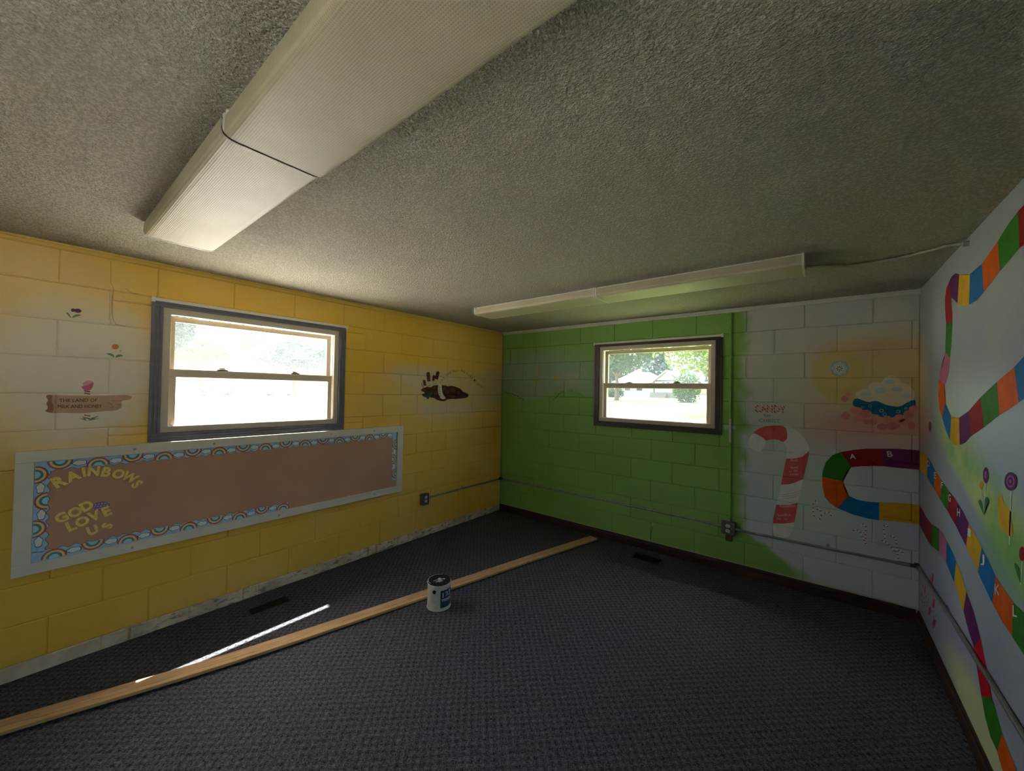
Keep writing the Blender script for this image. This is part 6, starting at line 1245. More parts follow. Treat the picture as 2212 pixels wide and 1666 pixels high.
LET = [('R', -3.785, 1.022, 25, .062), ('A', -3.737, 1.044, 23, .058), ('I', -3.696, 1.06, 8, .054), ('N', -3.658, 1.059, -5, .054), ('B', -3.607, 1.047, -14, .056), ('O', -3.557, 1.028, -22, .056), ('W', -3.508, 1.000, -36, .054), ('S', -3.476, 0.953, -52, .056),
       ('G', -3.773, 0.823, 22, .056), ('O', -3.724, 0.841, 25, .056), ('D', -3.681, 0.866, 27, .056), ('L', -3.737, 0.768, 18, .058), ('O', -3.696, 0.782, 20, .056), ('V', -3.65, 0.803, 18, .058), ('E', -3.601, 0.817, 18, .058), ('U', -3.655, 0.722, 14, .054), ('S', -3.597, 0.732, 62, .048)]
for ch, y, z, ang, hh in LET:
    vs, fs, x0, x1, y0, y1 = glyph(ch, 0.05)
    sc_ = hh / (y1 - y0); ca, sa = math.cos(math.radians(ang)), math.sin(math.radians(ang))
    mb = MB()
    def LP2(v, x):
        a, b = (v[0] - (x0 + x1) / 2) * sc_ * .92, (v[1] - (y0 + y1) / 2) * sc_
        return (x, a * ca - b * sa + y - oy, a * sa + b * ca + z - oz)
    mb.add([LP2(v, 0.0335) for v in vs], fs); mb.add([LP2(v, 0.0325) for v in vs], fs)
    mb.obj('letter', M['letter_yel'], board)
mb = MB(); n = 20
mb.add([(0.0322, -3.625 + .034 * math.cos(2 * PI * k / n) * (1 + .1 * math.cos(6 * PI * k / n)) - oy, .853 + .026 * math.sin(2 * PI * k / n) - oz) for k in range(n)], [tuple(range(n))])
pt = mb.obj('paper_egg', M['purple_paper'], board)
for i in range(-2, 3):
    for j in range(-1, 2):
        c = (-3.625 + i * .0125 + j * .004, .853 + j * .0125)
        MB().add([(0.0325, c[0] + .004 * math.cos(2 * PI * k / 8) - oy, c[1] + .004 * math.sin(2 * PI * k / 8) - oz) for k in range(8)], [tuple(range(8))]).obj('paper_dot', M['lilac_dot'], pt)

# ------------------------------------------------------------------ electrical
M['emt'] = plain('galvanized_conduit', (150, 152, 150), 0.38, 0.75, 0.5, 0.12, 30)
M['emt_dark'] = plain('dark_elbow_fitting', (84, 84, 78), 0.5, 0.6, 0.5, 0.2, 40)
M['box_metal'] = plain('grey_box_metal', (104, 108, 112), 0.42, 0.7, 0.5, 0.15, 30)
M['recept'] = plain('white_receptacle', (214, 212, 206), 0.4, 0, 0.4, 0)
M['slot'] = plain('slot_black', (24, 22, 20), 0.6, 0, 0.3, 0)
M['pipe_green'] = plain('green_painted_pipe', (128, 184, 70), 0.4, 0, 0.45, 0.05)
M['pipe_white'] = plain('white_painted_pipe', (196, 200, 186), 0.4, 0, 0.45, 0.03)
M['rust'] = plain('brown_rough_patch', (104, 72, 60), 0.8, 0.1, 0.3, 0.3, 60)

def strap(parent, p, along, out, name='strap'):
    """pipe strap: a half loop over the pipe with one screw ear; along/out unit vectors"""
    a, o_ = Vector(along), Vector(out); up = Vector((0, 0, 1)); p = Vector(p); mb = MB(); n = 10; vs = []
    for i in range(n + 1):
        t = PI * i / n - PI / 2
        r = 0.0118
        c = p + o_ * (math.cos(t) * r) + up * (math.sin(t) * r)
        vs += [c - a * .009, c + a * .009]
    top = p + up * 0.0118 - o_ * 0.009
    mb.add(vs, [(2 * i, 2 * i + 1, 2 * i + 3, 2 * i + 2) for i in range(n)], 0, True)
    mb.add([top - a * .009, top + a * .009, top + a * .009 + up * .022, top - a * .009 + up * .022, top - a * .009 + o_ * .009, top + a * .009 + o_ * .009], [(0, 1, 2, 3), (0, 1, 5, 4)])
    s = top + up * .013 + o_ * .003
    mb.tube([s, s + o_ * .004], 0.004, 8)
    return mb.obj(name, M['emt'], parent)


def conduit(pts, label, straps=(), fit=()):
    c = MB().tube(pts, 0.0098, 14).obj('conduit', M['emt']); tag(c, label, 'conduit', 'galvanized conduit runs')
    for p, al, ou in straps: strap(c, p, al, ou)
    for a, b, r in fit: MB().tube([a, b], r, 14).obj('coupling', M['emt'], c)
    return c
R_ = 0.0115
conduit([(R_, -1.228, .409), (R_, -0.7, .413), (R_, -0.045, .413)], 'grey metal conduit along the yellow wall to the corner', [((R_, -0.70, .413), (0, 1, 0), (1, 0, 0))], [((R_, -1.228, .409), (R_, -1.19, .409), .0135)])
conduit([(0.045, -R_, .412), (1.3, -R_, .408), (2.36, -R_, .398), (2.5, -R_, .393), (2.604, -R_ - .012, .391)], 'grey metal conduit along the green wall left of the square box', [((0.66, -R_, .410), (1, 0, 0), (0, -1, 0)), ((2.0, -R_, .402), (1, 0, 0), (0, -1, 0))], [((2.575, -R_ - .010, .391), (2.604, -R_ - .012, .391), .0135)])
conduit([(2.707, -R_ - .012, .391), (2.80, -R_, .384), (3.34, -R_, .385), (W - 0.05, -R_, .388)], 'grey metal conduit across the whitish blocks right of the square box', [((3.335, -R_, .385), (1, 0, 0), (0, -1, 0))], [((2.707, -R_ - .012, .391), (2.738, -R_ - .010, .389), .0135), ((W - 0.11, -R_, .388), (W - 0.05, -R_, .388), .013)])
conduit([(W - R_, -0.05, .395), (W - R_, -0.8, .42), (W - R_, -1.45, .436), (W - R_, -2.6, .45)], 'grey metal conduit sloping along the white right wall', [((W - R_, -0.79, .42), (0, 1, 0), (-1, 0, 0))], [((W - R_, -0.05, .394), (W - R_, -0.10, .396), .013)])
def elbow(pts, label):
    e = MB().tube(smooth_path(pts, 8), 0.0128, 12).obj('conduit_elbow', M['emt_dark']); tag(e, label, 'conduit elbow', 'conduit elbows in the corners')
    c = Vector(pts[1]); MB().box(c.x - .012, c.x + .012, c.y - .012, c.y + .012, c.z + .009, c.z + .02).obj('elbow_cover', M['emt_dark'], e)
elbow([(R_, -0.05, .413), (R_ + .004, -R_ - .004, .413), (0.05, -R_, .412)], 'dark conduit elbow in the yellow and green wall corner')
elbow([(W - 0.052, -R_, .388), (W - R_ - .004, -R_ - .004, .391), (W - R_, -0.052, .395)], 'dark conduit elbow in the white wall corner')
# vertical pipe on the green wall
vp = MB().tube([(2.658, -R_, H - 0.034), (2.66, -R_, 1.352)], 0.0098, 14).obj('painted_conduit', M['pipe_green']); tag(vp, 'green painted vertical conduit beside the brown window', 'conduit')
MB().tube([(2.66, -R_, 1.352), (2.66, -R_, 1.145)], 0.0101, 14).obj('white_painted_section', M['pipe_white'], vp)
MB().tube([(2.66, -R_, 1.145), (2.663, -R_ - .004, .445)], 0.0098, 14).obj('green_painted_section', M['pipe_green'], vp)
MB().tube([(2.6615, -R_, .87), (2.6615, -R_, .835)], 0.0118, 14).obj('coupling', M['pipe_green'], vp)
MB().tube([(2.663, -R_ - .004, .475), (2.663, -R_ - .006, .446)], 0.0135, 14).obj('coupling', M['emt'], vp)

def receptacle(parent, c, e1, out, r=0.0165):
    """round duplex face: disc with two slots and a ground hole"""
    c = Vector(c); e1 = Vector(e1); o_ = Vector(out); up = Vector((0, 0, 1)); n = 20
    mb = MB()
    prof = []
    for k in range(n):
        a = 2 * PI * k / n
        x, y = math.cos(a) * r, max(-r * .82, min(r * .82, math.sin(a) * r))
        prof.append((x, y))
    A = [c + e1 * x + up * y for x, y in prof]; B = [c + e1 * x * .96 + up * y * .96 + o_ * .003 for x, y in prof]
    mb.add(A + B, [(k, (k + 1) % n, n + (k + 1) % n, n + k) for k in range(n)]); mb.add(B, [tuple(range(n))])
    rc = mb.obj('receptacle', M['recept'], parent)
    sl = MB()
    for dx, hh in ((-.0058, .0042), (.0058, .0034)):
        q = c + o_ * .0034 + e1 * dx + up * .0025
        sl.add([q - e1 * .0011 - up * hh, q + e1 * .0011 - up * hh, q + e1 * .0011 + up * hh, q - e1 * .0011 + up * hh], [(0, 1, 2, 3)])
    q = c + o_ * .0034 - up * .0075
    sl.add([q + e1 * .0022 * math.cos(2 * PI * k / 8) + up * .0022 * math.sin(2 * PI * k / 8) for k in range(8)], [tuple(range(8))])
    sl.obj('slots', M['slot'], rc)


# utility box on the yellow wall
ob = MB().box(0.0, 0.047, -1.307, -1.229, .352, .465).obj('outlet_box', M['box_metal']); bevel(ob, 0.003)
tag(ob, 'small grey metal outlet box on the yellow wall', 'outlet', 'surface outlet boxes')
pl = MB().box(0.047, 0.0505, -1.310, -1.226, .348, .469).obj('cover_plate', M['box_metal'], ob); bevel(pl, 0.002)
for z in (.430, .388): receptacle(ob, (0.0505, -1.268, z), (0, 1, 0), (1, 0, 0))
MB().cyl((0.0505, -1.268, .409), .003, .002, 0, .0015, 8, 0, (False, True), 'X').obj('plate_screw', M['screw'], ob)
# square box on the green wall
ob = MB().box(2.604, 2.707, -0.048, 0.0, .338, .446).obj('outlet_box', M['box_metal']); bevel(ob, 0.004)
tag(ob, 'square grey metal outlet box on the green wall', 'outlet', 'surface outlet boxes')
pl = MB().box(2.602, 2.709, -0.052, -0.048, .336, .448).obj('cover_plate', M['box_metal'], ob); bevel(pl, 0.004)
for z in (.414, .370): receptacle(ob, (2.655, -0.052, z), (1, 0, 0), (0, -1, 0), .018)
for x, z in ((2.612, .438), (2.699, .438), (2.612, .346), (2.699, .346)): MB().cyl((x, -0.052, z), .0035, .003, 0, -.0015, 8, 0, (False, True), 'Y').obj('plate_screw', M['screw'], ob)
MB().box(2.632, 2.68, -0.014, 0.001, .268, .338).obj('unpainted_stub', M['rust'], ob)

# ------------------------------------------------------------------ floor registers
M['register'] = plain('dark_brown_register', (16, 13, 11), 0.5, 0.4, 0.4, 0.1, 20)
M['register_rim'] = plain('carpet_toned_rim', (46, 42, 37), 0.6, 0.2, 0.3, 0.1, 20)
def register(x0, x1, y0, y1, along, label):
    root = MB(); t = 0.006
    root.box(x0, x1, y0, y0 + t, 0, .004); root.box(x0, x1, y1 - t, y1, 0, .004); root.box(x0, x0 + t, y0 + t, y1 - t, 0, .004); root.box(x1 - t, x1, y0 + t, y1 - t, 0, .004)
    cx, cy_ = (x0 + x1) / 2, (y0 + y1) / 2
    if along == 'Y': root.box(x0 + t, x1 - t, cy_ - .004, cy_ + .004, 0, .004)
    r = root.obj('floor_register', M['register_rim']); tag(r, label, 'floor vent', 'floor registers')
    pan = MB().box(x0 + t, x1 - t, y0 + t, y1 - t, 0.0, 0.0008).obj('duct_pan', M['slot'], r)
    if along == 'Y':
        n = 24
        for k in range(n):
            y = y0 + t + (y1 - y0 - 2 * t) * (k + .5) / n
            if abs(y - cy_) < .007: continue
            MB().box(x0 + t, x1 - t, y - .0018, y + .0018, .0006, .0034).obj('louver', M['register'], r)
    else:
        n = 24
        for k in range(n):
            x = x0 + t + (x1 - x0 - 2 * t) * (k + .5) / n
            MB().box(x - .0018, x + .0018, y0 + t, y1 - t, .0006, .0034).obj('louver', M['register'], r)
register(.172, .262, -2.915, -2.670, 'Y', 'dark two panel floor register beside the yellow wall')
register(1.885, 2.128, -0.290, -0.150, 'X', 'black floor register in front of the green wall baseboard')

# ------------------------------------------------------------------ plank on the floor
def plank_mat():
    t = NT('rough_pine_plank')
    tc = t.n('ShaderNodeTexCoord'); uvs = t.n('ShaderNodeSeparateXYZ'); t.t.links.new(tc.outputs['UV'], uvs.inputs[0])
    mp = t.n('ShaderNodeMapping'); mp.inputs['Scale'].default_value = (1.6, 26, 1); t.t.links.new(tc.outputs['UV'], mp.inputs[0])
    n1 = t.noise(1.0, 4, mp.outputs[0], 0.6)
    f = t.math('MULTIPLY_ADD', t.math('SINE', t.math('MULTIPLY', n1, 30)), 0.28, t.math('MULTIPLY', n1, 0.9), clamp=True)
    c = t.mix(f, lin((200, 168, 128)), lin((162, 126, 90)))
    mp2 = t.n('ShaderNodeMapping'); mp2.inputs['Scale'].default_value = (5, 22, 1); t.t.links.new(tc.outputs['UV'], mp2.inputs[0])
    # split pale edge: torn lighter wood along the near side
    edge = t.math('ADD', uvs.outputs[1], t.math('MULTIPLY', t.math('SUBTRACT', t.noise(1.0, 3, mp2.outputs[0]), 0.5), 0.05))
    c = t.mix(t.math('MULTIPLY', t.smooth(edge, 0.066, 0.072), 0.7), c, lin((192, 160, 104)))
    c = t.mix(t.math('MULTIPLY', t.smooth(t.math('ABSOLUTE', t.math('SUBTRACT', edge, 0.066)), 0.004, 0.001), 0.55), c, lin((120, 84, 52)))
    mp3 = t.n('ShaderNodeMapping'); mp3.inputs['Scale'].default_value = (2.6, 16, 1); t.t.links.new(tc.outputs['UV'], mp3.inputs[0])
    c = t.mix(t.smooth(t.noise(1.0, 2, mp3.outputs[0]), 0.7, 0.74), c, lin((92, 62, 40)))
    t.bump(f, 0.25, 0.002)
    return t.fin(c, 0.65, 0.25)
M['plank'] = plank_mat()
ctr = smooth_path([(0.33, -4.35), (0.428, -3.95), (0.69, -3.15), (0.985, -1.92), (1.19, -1.06), (1.405, -0.115)] if False else [(0.33, -4.35, 0), (0.432, -3.95, 0), (0.685, -3.15, 0), (0.975, -1.92, 0), (1.19, -1.02, 0), (1.41, -0.12, 0)], 8)
bm = bmesh.new(); uvl = bm.loops.layers.uv.new('UVMap'); prev = None; s = 0.0; hw = 0.049
secs = []
for i, p in enumerate(ctr):
    d = (ctr[min(i + 1, len(ctr) - 1)] - ctr[max(i - 1, 0)]).normalized(); nrm = Vector((d.y, -d.x, 0))
    if i: s += (p - ctr[i - 1]).length
    z0 = 0.009 + 0.003 * math.sin(s * 2.1); th = 0.017
    e = 0.0022
    prof = [(-hw, z0, 0), (-hw, z0 + th - e, .017), (-hw + e, z0 + th, .02), (hw - e, z0 + th, .115), (hw, z0 + th - e, .118), (hw, z0, .135)]
    secs.append(([bm.verts.new(p + nrm * q[0] + Vector((0, 0, q[1]))) for q in prof], s, prof))
for (A, sa, pa), (B, sb, pb) in zip(secs, secs[1:]):
    for k in range(6):
        k2 = (k + 1) % 6
        f = bm.faces.new((A[k], B[k], B[k2], A[k2]))
        for lp, (ss, vv) in zip(f.loops, ((sa, (pa[k][0] + hw) if k not in (0, 5) else pa[k][0] + hw), (sb, pa[k][0] + hw), (sb, pa[k2][0] + hw), (sa, pa[k2][0] + hw))): lp[uvl].uv = (ss, vv)
bm.faces.new(secs[0][0]); bm.faces.new(secs[-1][0][::-1])
bmesh.ops.recalc_face_normals(bm, faces=bm.faces[:])
me = bpy.data.meshes.new('wooden_plank'); bm.to_mesh(me); bm.free(); me.materials.append(M['plank'])
pk = link('wooden_plank', me); tag(pk, 'long narrow rough pine plank lying across the carpet', 'plank')

# ------------------------------------------------------------------ paint can
CX, CY, CR, CH = 1.133, -2.015, 0.082, 0.188
M['can_white'] = plain('white_can_label', (206, 204, 192), 0.4, 0, 0.4, 0.04, 20)
M['can_black'] = plain('black_lid', (20, 20, 24), 0.6, 0, 0.2, 0.1, 20)
M['can_rim'] = plain('pale_rim', (196, 200, 208), 0.35, 0.2, 0.5, 0.05)
M['can_navy'] = plain('navy_label', (30, 50, 78), 0.4, 0, 0.4, 0.06, 30); M['can_teal'] = plain('teal_label', (38, 74, 92), 0.4, 0, 0.4, 0.06, 30)
M['can_ink'] = plain('label_white_print', (206, 214, 220), 0.4, 0, 0.4, 0)
M['can_grey'] = plain('grey_small_print', (166, 166, 160), 0.5, 0, 0.3, 0)
can = empty('paint_can', (CX, CY, 0)); tag(can, 'white paint can with black lid and navy label beside the plank', 'paint can')
MB().cyl((0, 0, 0), CR, CR, 0.004, CH - 0.012, 48, 0, (True, False)).obj('body', M['can_white'], can)
for z, r in ((0.004, CR + .0015), (CH - 0.010, CR + .0015)):
    MB().tube([(math.cos(2 * PI * k / 48) * r, math.sin(2 * PI * k / 48) * r, z) for k in range(49)], 0.0022, 8).obj('body_rim', M['can_white'], can)
ld = MB().cyl((0, 0, 0), CR - .001, CR - .001, CH - .012, CH - .004, 48, 0, (False, False)).cyl((0, 0, 0), CR - .001, CR - .004, CH - .004, CH, 48, 0, (False, False)).cyl((0, 0, 0), CR - .004, CR - .008, CH, CH - .001, 48, 0, (False, False)).cyl((0, 0, 0), CR - .008, CR - .010, CH - .001, CH - .005, 48, 0, (False, True))
lid = ld.obj('lid', M['can_black'], can)
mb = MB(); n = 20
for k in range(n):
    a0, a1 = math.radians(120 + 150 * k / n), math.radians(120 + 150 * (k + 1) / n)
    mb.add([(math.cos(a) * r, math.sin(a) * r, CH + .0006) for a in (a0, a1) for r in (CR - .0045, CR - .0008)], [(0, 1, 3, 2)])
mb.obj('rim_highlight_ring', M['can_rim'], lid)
view = math.atan2(CAM_POS.y - CY, CAM_POS.x - CX)      # bearing of the printed side
# printed brush symbol and lines on the lid (lid text too small to read)
e1 = Vector((math.cos(view + PI / 2 + .55), math.sin(view + PI / 2 + .55), 0)); e2 = Vector((-e1.y, e1.x, 0))
def lidq(cx, cy, w, h, nm='lid_print'):
    q = [e1 * (cx + a * w / 2) + e2 * (cy + b * h / 2) + Vector((0, 0, CH - .0043)) for a, b in ((-1, -1), (1, -1), (1, 1), (-1, 1))]
    MB().add(q, [(0, 1, 2, 3)]).obj(nm, M['can_ink'], lid)
lidq(-.022, .012, .04, .006); lidq(-.012, -.012, .05, .007); lidq(.012, .0005, .05, .007); lidq(-.002, -.024, .036, .006); lidq(.036, -.006, .012, .016)
MB().add([e1 * (.012 + .012 * math.cos(2 * PI * k / 16)) + e2 * (.016 + .012 * math.sin(2 * PI * k / 16)) + Vector((0, 0, CH - .0043)) for k in range(16)], [tuple(range(16))]).obj('lid_print', M['can_ink'], lid)
def wrap(a0, a1, z0, z1, r, mat, name, parent, n=14, slant=0.0):
    mb = MB(); vs = []
    for k in range(n + 1):
        a = a0 + (a1 - a0) * k / n
        vs += [(math.cos(a) * r, math.sin(a) * r, z0), (math.cos(a) * r, math.sin(a) * r, z1 + slant * k / n)]
    mb.add(vs, [(2 * k, 2 * k + 2, 2 * k + 3, 2 * k + 1) for k in range(n)], 0, True); return mb.obj(name, mat, parent)
def wrap_text(s, ac, zc, h, w, r, mat, parent, bold=0.02, tilt=0.0):
    vs, fs, x0, x1, y0, y1 = glyph(s, bold); mb = MB(); out = []
    for v in vs:
        a = (v[0] - (x0 + x1) / 2) / (x1 - x0) * w; z = (v[1] - (y0 + y1) / 2) / (y1 - y0) * h
        out.append((math.cos(ac + a / r) * r, math.sin(ac + a / r) * r, zc + z + a * tilt))
    mb.add(out, fs); return mb.obj('lettering', mat, parent)
a_l = view + .13
lb = wrap(a_l, a_l + 1.5, .024, .145, CR + .0006, M['can_navy'], 'label_panel', can)
wrap(a_l, a_l + 1.5, .026, .082, CR + .0009, M['can_teal'], 'label_band', lb)
wrap_text('123', a_l + .62, .115, .036, .075, CR + .0012, M['can_ink'], lb, .02, .12)
wrap_text('PRIMER', a_l + .68, .074, .016, .088, CR + .0014, M['can_ink'], lb)
wrap(a_l + .08, a_l + 1.4, .082, .085, CR + .0012, M['can_ink'], 'label_rule', lb)
wrap(a_l + .5, a_l + 1.3, .156, .161, CR + .0006, M['can_grey'], 'label_rule', can)
for k in range(9): wrap(view - .75, view - .30 - .02 * (k % 3), .058 + k * .007, .060 + k * .007, CR + .0006, M['can_grey'], 'small_print', can, 6)
ea = view - .41; ec = Vector((math.cos(ea), math.sin(ea), 0)); mb = MB(); side = Vector((-ec.y, ec.x, 0)); n = 18
for r0, r1, d0, d1 in ((.0125, .0125, 0, .004), (.0125, .009, .004, .007), (.009, 0.0, .007, .006)):
    A = [ec * (CR + d0) + side * (r0 * math.cos(2 * PI * k / n)) + Vector((0, 0, .137 + r0 * math.sin(2 * PI * k / n))) for k in range(n)]
    B = [ec * (CR + d1) + side * (r1 * math.cos(2 * PI * k / n)) + Vector((0, 0, .137 + r1 * math.sin(2 * PI * k / n))) for k in range(n)]
    mb.add(A + B, [(k, (k + 1) % n, n + (k + 1) % n, n + k) for k in range(n)])
mb.obj('handle_ear', M['can_black'], can)
# tiny dark scrap on the carpet
sp = MB().add([(0, 0, .001), (.012, .004, .006), (.02, -.004, .002), (.008, -.012, .004), (-.006, -.008, .001), (.002, .01, .003)], [(0, 1, 2), (0, 2, 3), (0, 3, 4), (0, 4, 5), (0, 5, 1)]).obj('carpet_scrap', M['slot'], None, (1.356, -2.744, 0.0))
tag(sp, 'tiny dark scrap lying on the open carpet', 'scrap')
# ------------------------------------------------------------------ outdoors
def gz(x, y):
    """gently rising ground around the building"""
    a = max(0.0, -x - 1.0) * 0.0105; b = 1.65 * (1 - math.exp(-max(0.0, y - 1.0) / 18.0))
    k = max(0.0, min(1.0, (y - 0.55 * -x) / 12.0 + 0.5)) if x < 0 else 1.0
    return -0.42 + a * (1 - k) + b * k
def grid(x0, x1, y0, y1, n, mat, name, lift=0.0):
    mb = MB(); vs = []
    for i in range(n + 1):
        for j in range(n + 1):
            x = x0 + (x1 - x0) * i / n; y = y0 + (y1 - y0) * j / n; vs.append((x, y, gz(x, y) + lift))
    mb.add(vs, [(i * (n + 1) + j, (i + 1) * (n + 1) + j, (i + 1) * (n + 1) + j + 1, i * (n + 1) + j + 1) for i in range(n) for j in range(n)])
    return mb.obj(name, mat)
def ground_mat(name, a, b, scale):
    t = NT(name); c = t.mix(t.smooth(t.noise(scale, 4), 0.35, 0.65), lin(a), lin(b)); t.bump(t.noise(scale * 20, 2), 0.3, 0.02)
    return t.fin(c, 0.9, 0.1)
def yard_mat():
    t = NT('gravel_and_lawn'); P, X, Y, Z = t.pos()
    g = t.mix(t.smooth(t.noise(2.0, 4), 0.35, 0.65), lin((206, 202, 192)), lin((190, 186, 176)))
    l = t.mix(t.smooth(t.noise(0.6, 4), 0.35, 0.65), lin((112, 122, 68)), lin((86, 102, 48)))
    k = t.math('ADD', t.math('ADD', X, t.math('MULTIPLY', Y, 0.7)), t.math('MULTIPLY', t.noise(0.5, 3), 1.5))
    k = t.math('MULTIPLY', t.smooth(k, -2.2, -1.2), t.smooth(Y, -1.0, 0.5))
    t.bump(t.noise(30, 2), 0.3, 0.02)
    return t.fin(t.mix(k, g, l), 0.9, 0.1)
M['yard'] = yard_mat()
o = grid(-170, 120, -120, 180, 90, M['yard'], 'ground'); tag(o, 'pale gravel lot and dry lawn around the building', None, None, 'structure')

def leaf_mat(name, rgb, tr=0.35):
    m = bpy.data.materials.new(name); m.use_nodes = True; t = m.node_tree
    b = t.nodes['Principled BSDF']; o = t.nodes['Material Output']
    b.inputs['Base Color'].default_value = lin(rgb); b.inputs['Roughness'].default_value = 0.55
    tl = t.nodes.new('ShaderNodeBsdfTranslucent'); tl.inputs[0].default_value = lin(tuple(min(255, int(c * 1.15)) for c in rgb))
    mx = t.nodes.new('ShaderNodeMixShader'); mx.inputs[0].default_value = tr
    t.links.new(b.outputs[0], mx.inputs[1]); t.links.new(tl.outputs[0], mx.inputs[2]); t.links.new(mx.outputs[0], o.inputs[0])
    return m
M['leaf_a'] = leaf_mat('maple_leaves', (84, 100, 44)); M['leaf_b'] = leaf_mat('dark_tree_leaves', (50, 68, 54)); M['leaf_c'] = leaf_mat('blue_conifer_leaves', (52, 68, 68), 0.2); M['leaf_d'] = leaf_mat('shrub_leaves', (58, 84, 54))
M['bark'] = plain('tree_bark', (92, 78, 66), 0.9, 0, 0.2, 0.2, 6)

def tree(name, x, y, th, cr, ch, nleaf, size, leaf, label, cat='tree', group='trees outside', trunk_r=0.2, cone=False, seed=1, zc=None):
    """x,y base; th clear trunk height; cr crown radius; ch crown height"""
    rd = random.Random(seed); z0 = gz(x, y) - .05
    root = empty(name, (x, y, z0)); tag(root, label, cat, group)
    if zc: th, ch = zc[0] - z0, zc[1] - zc[0]
    tr = MB(); top = Vector((rd.uniform(-.3, .3), rd.uniform(-.3, .3), th + ch * .55))
    if th > 0.05 or not cone:
        pts = [Vector((0, 0, 0)), Vector((0.05, 0, th * .5)), Vector((top.x * .4, top.y * .4, th)), top]
        tr.tube(smooth_path(pts, 5), [trunk_r * (1 - .75 * i / 15) for i in range(16)], 8)
        for k in range(9):
            a = rd.uniform(0, 2 * PI); b0 = Vector((top.x * .4, top.y * .4, th * .85 + rd.uniform(0, ch * .3)))
            e = b0 + Vector((math.cos(a) * cr * .75, math.sin(a) * cr * .75, ch * rd.uniform(.1, .5)))
            tr.tube([b0, b0.lerp(e, .5) + Vector((0, 0, .1 * ch)), e], [trunk_r * .38, trunk_r * .22, trunk_r * .08], 6)
        tr.obj('trunk', M['bark'], root)
    fo = MB(); vs = []; fs = []
    for i in range(nleaf):
        if cone:
            h = rd.random() ** 1.3; r = cr * (1 - h) * rd.uniform(.55, 1.0) + .05; a = rd.uniform(0, 2 * PI)
            p = Vector((math.cos(a) * r, math.sin(a) * r, th + ch * h))
        else:
            while True:
                q = Vector((rd.uniform(-1, 1), rd.uniform(-1, 1), rd.uniform(-1, 1)))
                l = q.length
                if l < 1 and rd.random() < .25 + .75 * l * l: break
            lump = 1 + .22 * math.sin(q.x * 7 + seed) * math.sin(q.y * 6 + seed * 2) * math.cos(q.z * 5)
            p = Vector((q.x * cr * lump, q.y * cr * lump, th + ch / 2 + q.z * ch / 2 * lump))
        s = size * rd.uniform(.6, 1.3)
        n = Vector((rd.gauss(0, 1), rd.gauss(0, 1), rd.gauss(0, 1) + .6)).normalized(); t1 = n.orthogonal().normalized(); t2 = n.cross(t1)
        an = rd.uniform(0, PI); a1 = t1 * math.cos(an) + t2 * math.sin(an); a2 = n.cross(a1)
        k = len(vs)
        vs += [p - a1 * s, p + a2 * s * .5, p + a1 * s, p - a2 * s * .5]; fs.append((k, k + 1, k + 2, k + 3))
    fo.add(vs, fs)
    me = bpy.data.meshes.new('foliage'); me.from_pydata([tuple(v) for v in vs], [], fs); me.materials.append(leaf)
    f = link('foliage', me, root); f['kind'] = 'stuff'
    return root

# beyond the green wall window
tree('shade_tree', -11.4, 30, 2.6, 3.6, 6.0, 6000, .2, M['leaf_b'], 'dark leafy tree left of the white house in the green wall window', seed=3, trunk_r=.26, zc=(3.5, 8.5))
tree('maple_tree', -0.75, 17, 3.35, 3.3, 5.5, 7500, .13, M['leaf_a'], 'bright yellow green maple hanging over the right of the green wall window', seed=5, trunk_r=.2, zc=(2.55, 7.5))
tree('conifer_tree', -18.2, 62, 0.6, 3.6, 11, 7000, .3, M['leaf_c'], 'blue green tree rising behind the white house roofs', cone=True, seed=8, zc=(3.0, 11.0))
tree('rounded_shrub', -5.35, 30, 0.1, 1.1, 2.7, 3600, .1, M['leaf_d'], 'tall rounded green shrub right of the white house', 'shrub', 'shrubs outside', .08, seed=9, zc=(0.75, 3.5))
tree('rounded_shrub', -16.6, 41, 0.0, 1.3, 1.9, 2200, .13, M['leaf_b'], 'low dark shrub at the left end of the white house', 'shrub', 'shrubs outside', .08, seed=12, zc=(0.9, 2.6))
tree('shade_tree', -43, 92, 2.0, 9, 12, 5500, .55, M['leaf_b'], 'far dark tree left of the house roofs', seed=21, trunk_r=.4)
tree('shade_tree', -12, 100, 2.0, 8, 12, 5500, .55, M['leaf_b'], 'far dark tree behind the tall shrub', seed=22, trunk_r=.4)
tree('shade_tree', -4.6, 9.0, 4.0, 3.4, 5, 5000, .17, M['leaf_a'], 'tree outside whose shade falls on the near lawn', seed=15, trunk_r=.22, zc=(4.6, 9.2))
# beyond the yellow wall window
tree('shade_tree', -30.5, 6.35, 4.4, 2.3, 7, 2600, .12, M['leaf_a'], 'slender tree in the middle of the yellow wall window', seed=31, trunk_r=.2, zc=(3.7, 9))
tree('shade_tree', -44, 15.2, 4.2, 4.6, 5.2, 8000, .22, M['leaf_b'], 'broad dark tree at the right of the yellow wall window', seed=33, trunk_r=.3, zc=(3.6, 6.9))
tree('shade_tree', -33, 1.9, 4.6, 2.0, 7, 4600, .16, M['leaf_b'], 'dark tree at the left edge of the yellow wall window', seed=35, trunk_r=.2, zc=(3.7, 8))
tree('shade_tree', -48, 7.4, 4.0, 2.9, 3.0, 5200, .18, M['leaf_a'], 'low pale tree behind the slender trunk', seed=37, trunk_r=.2, zc=(4.0, 6.2))

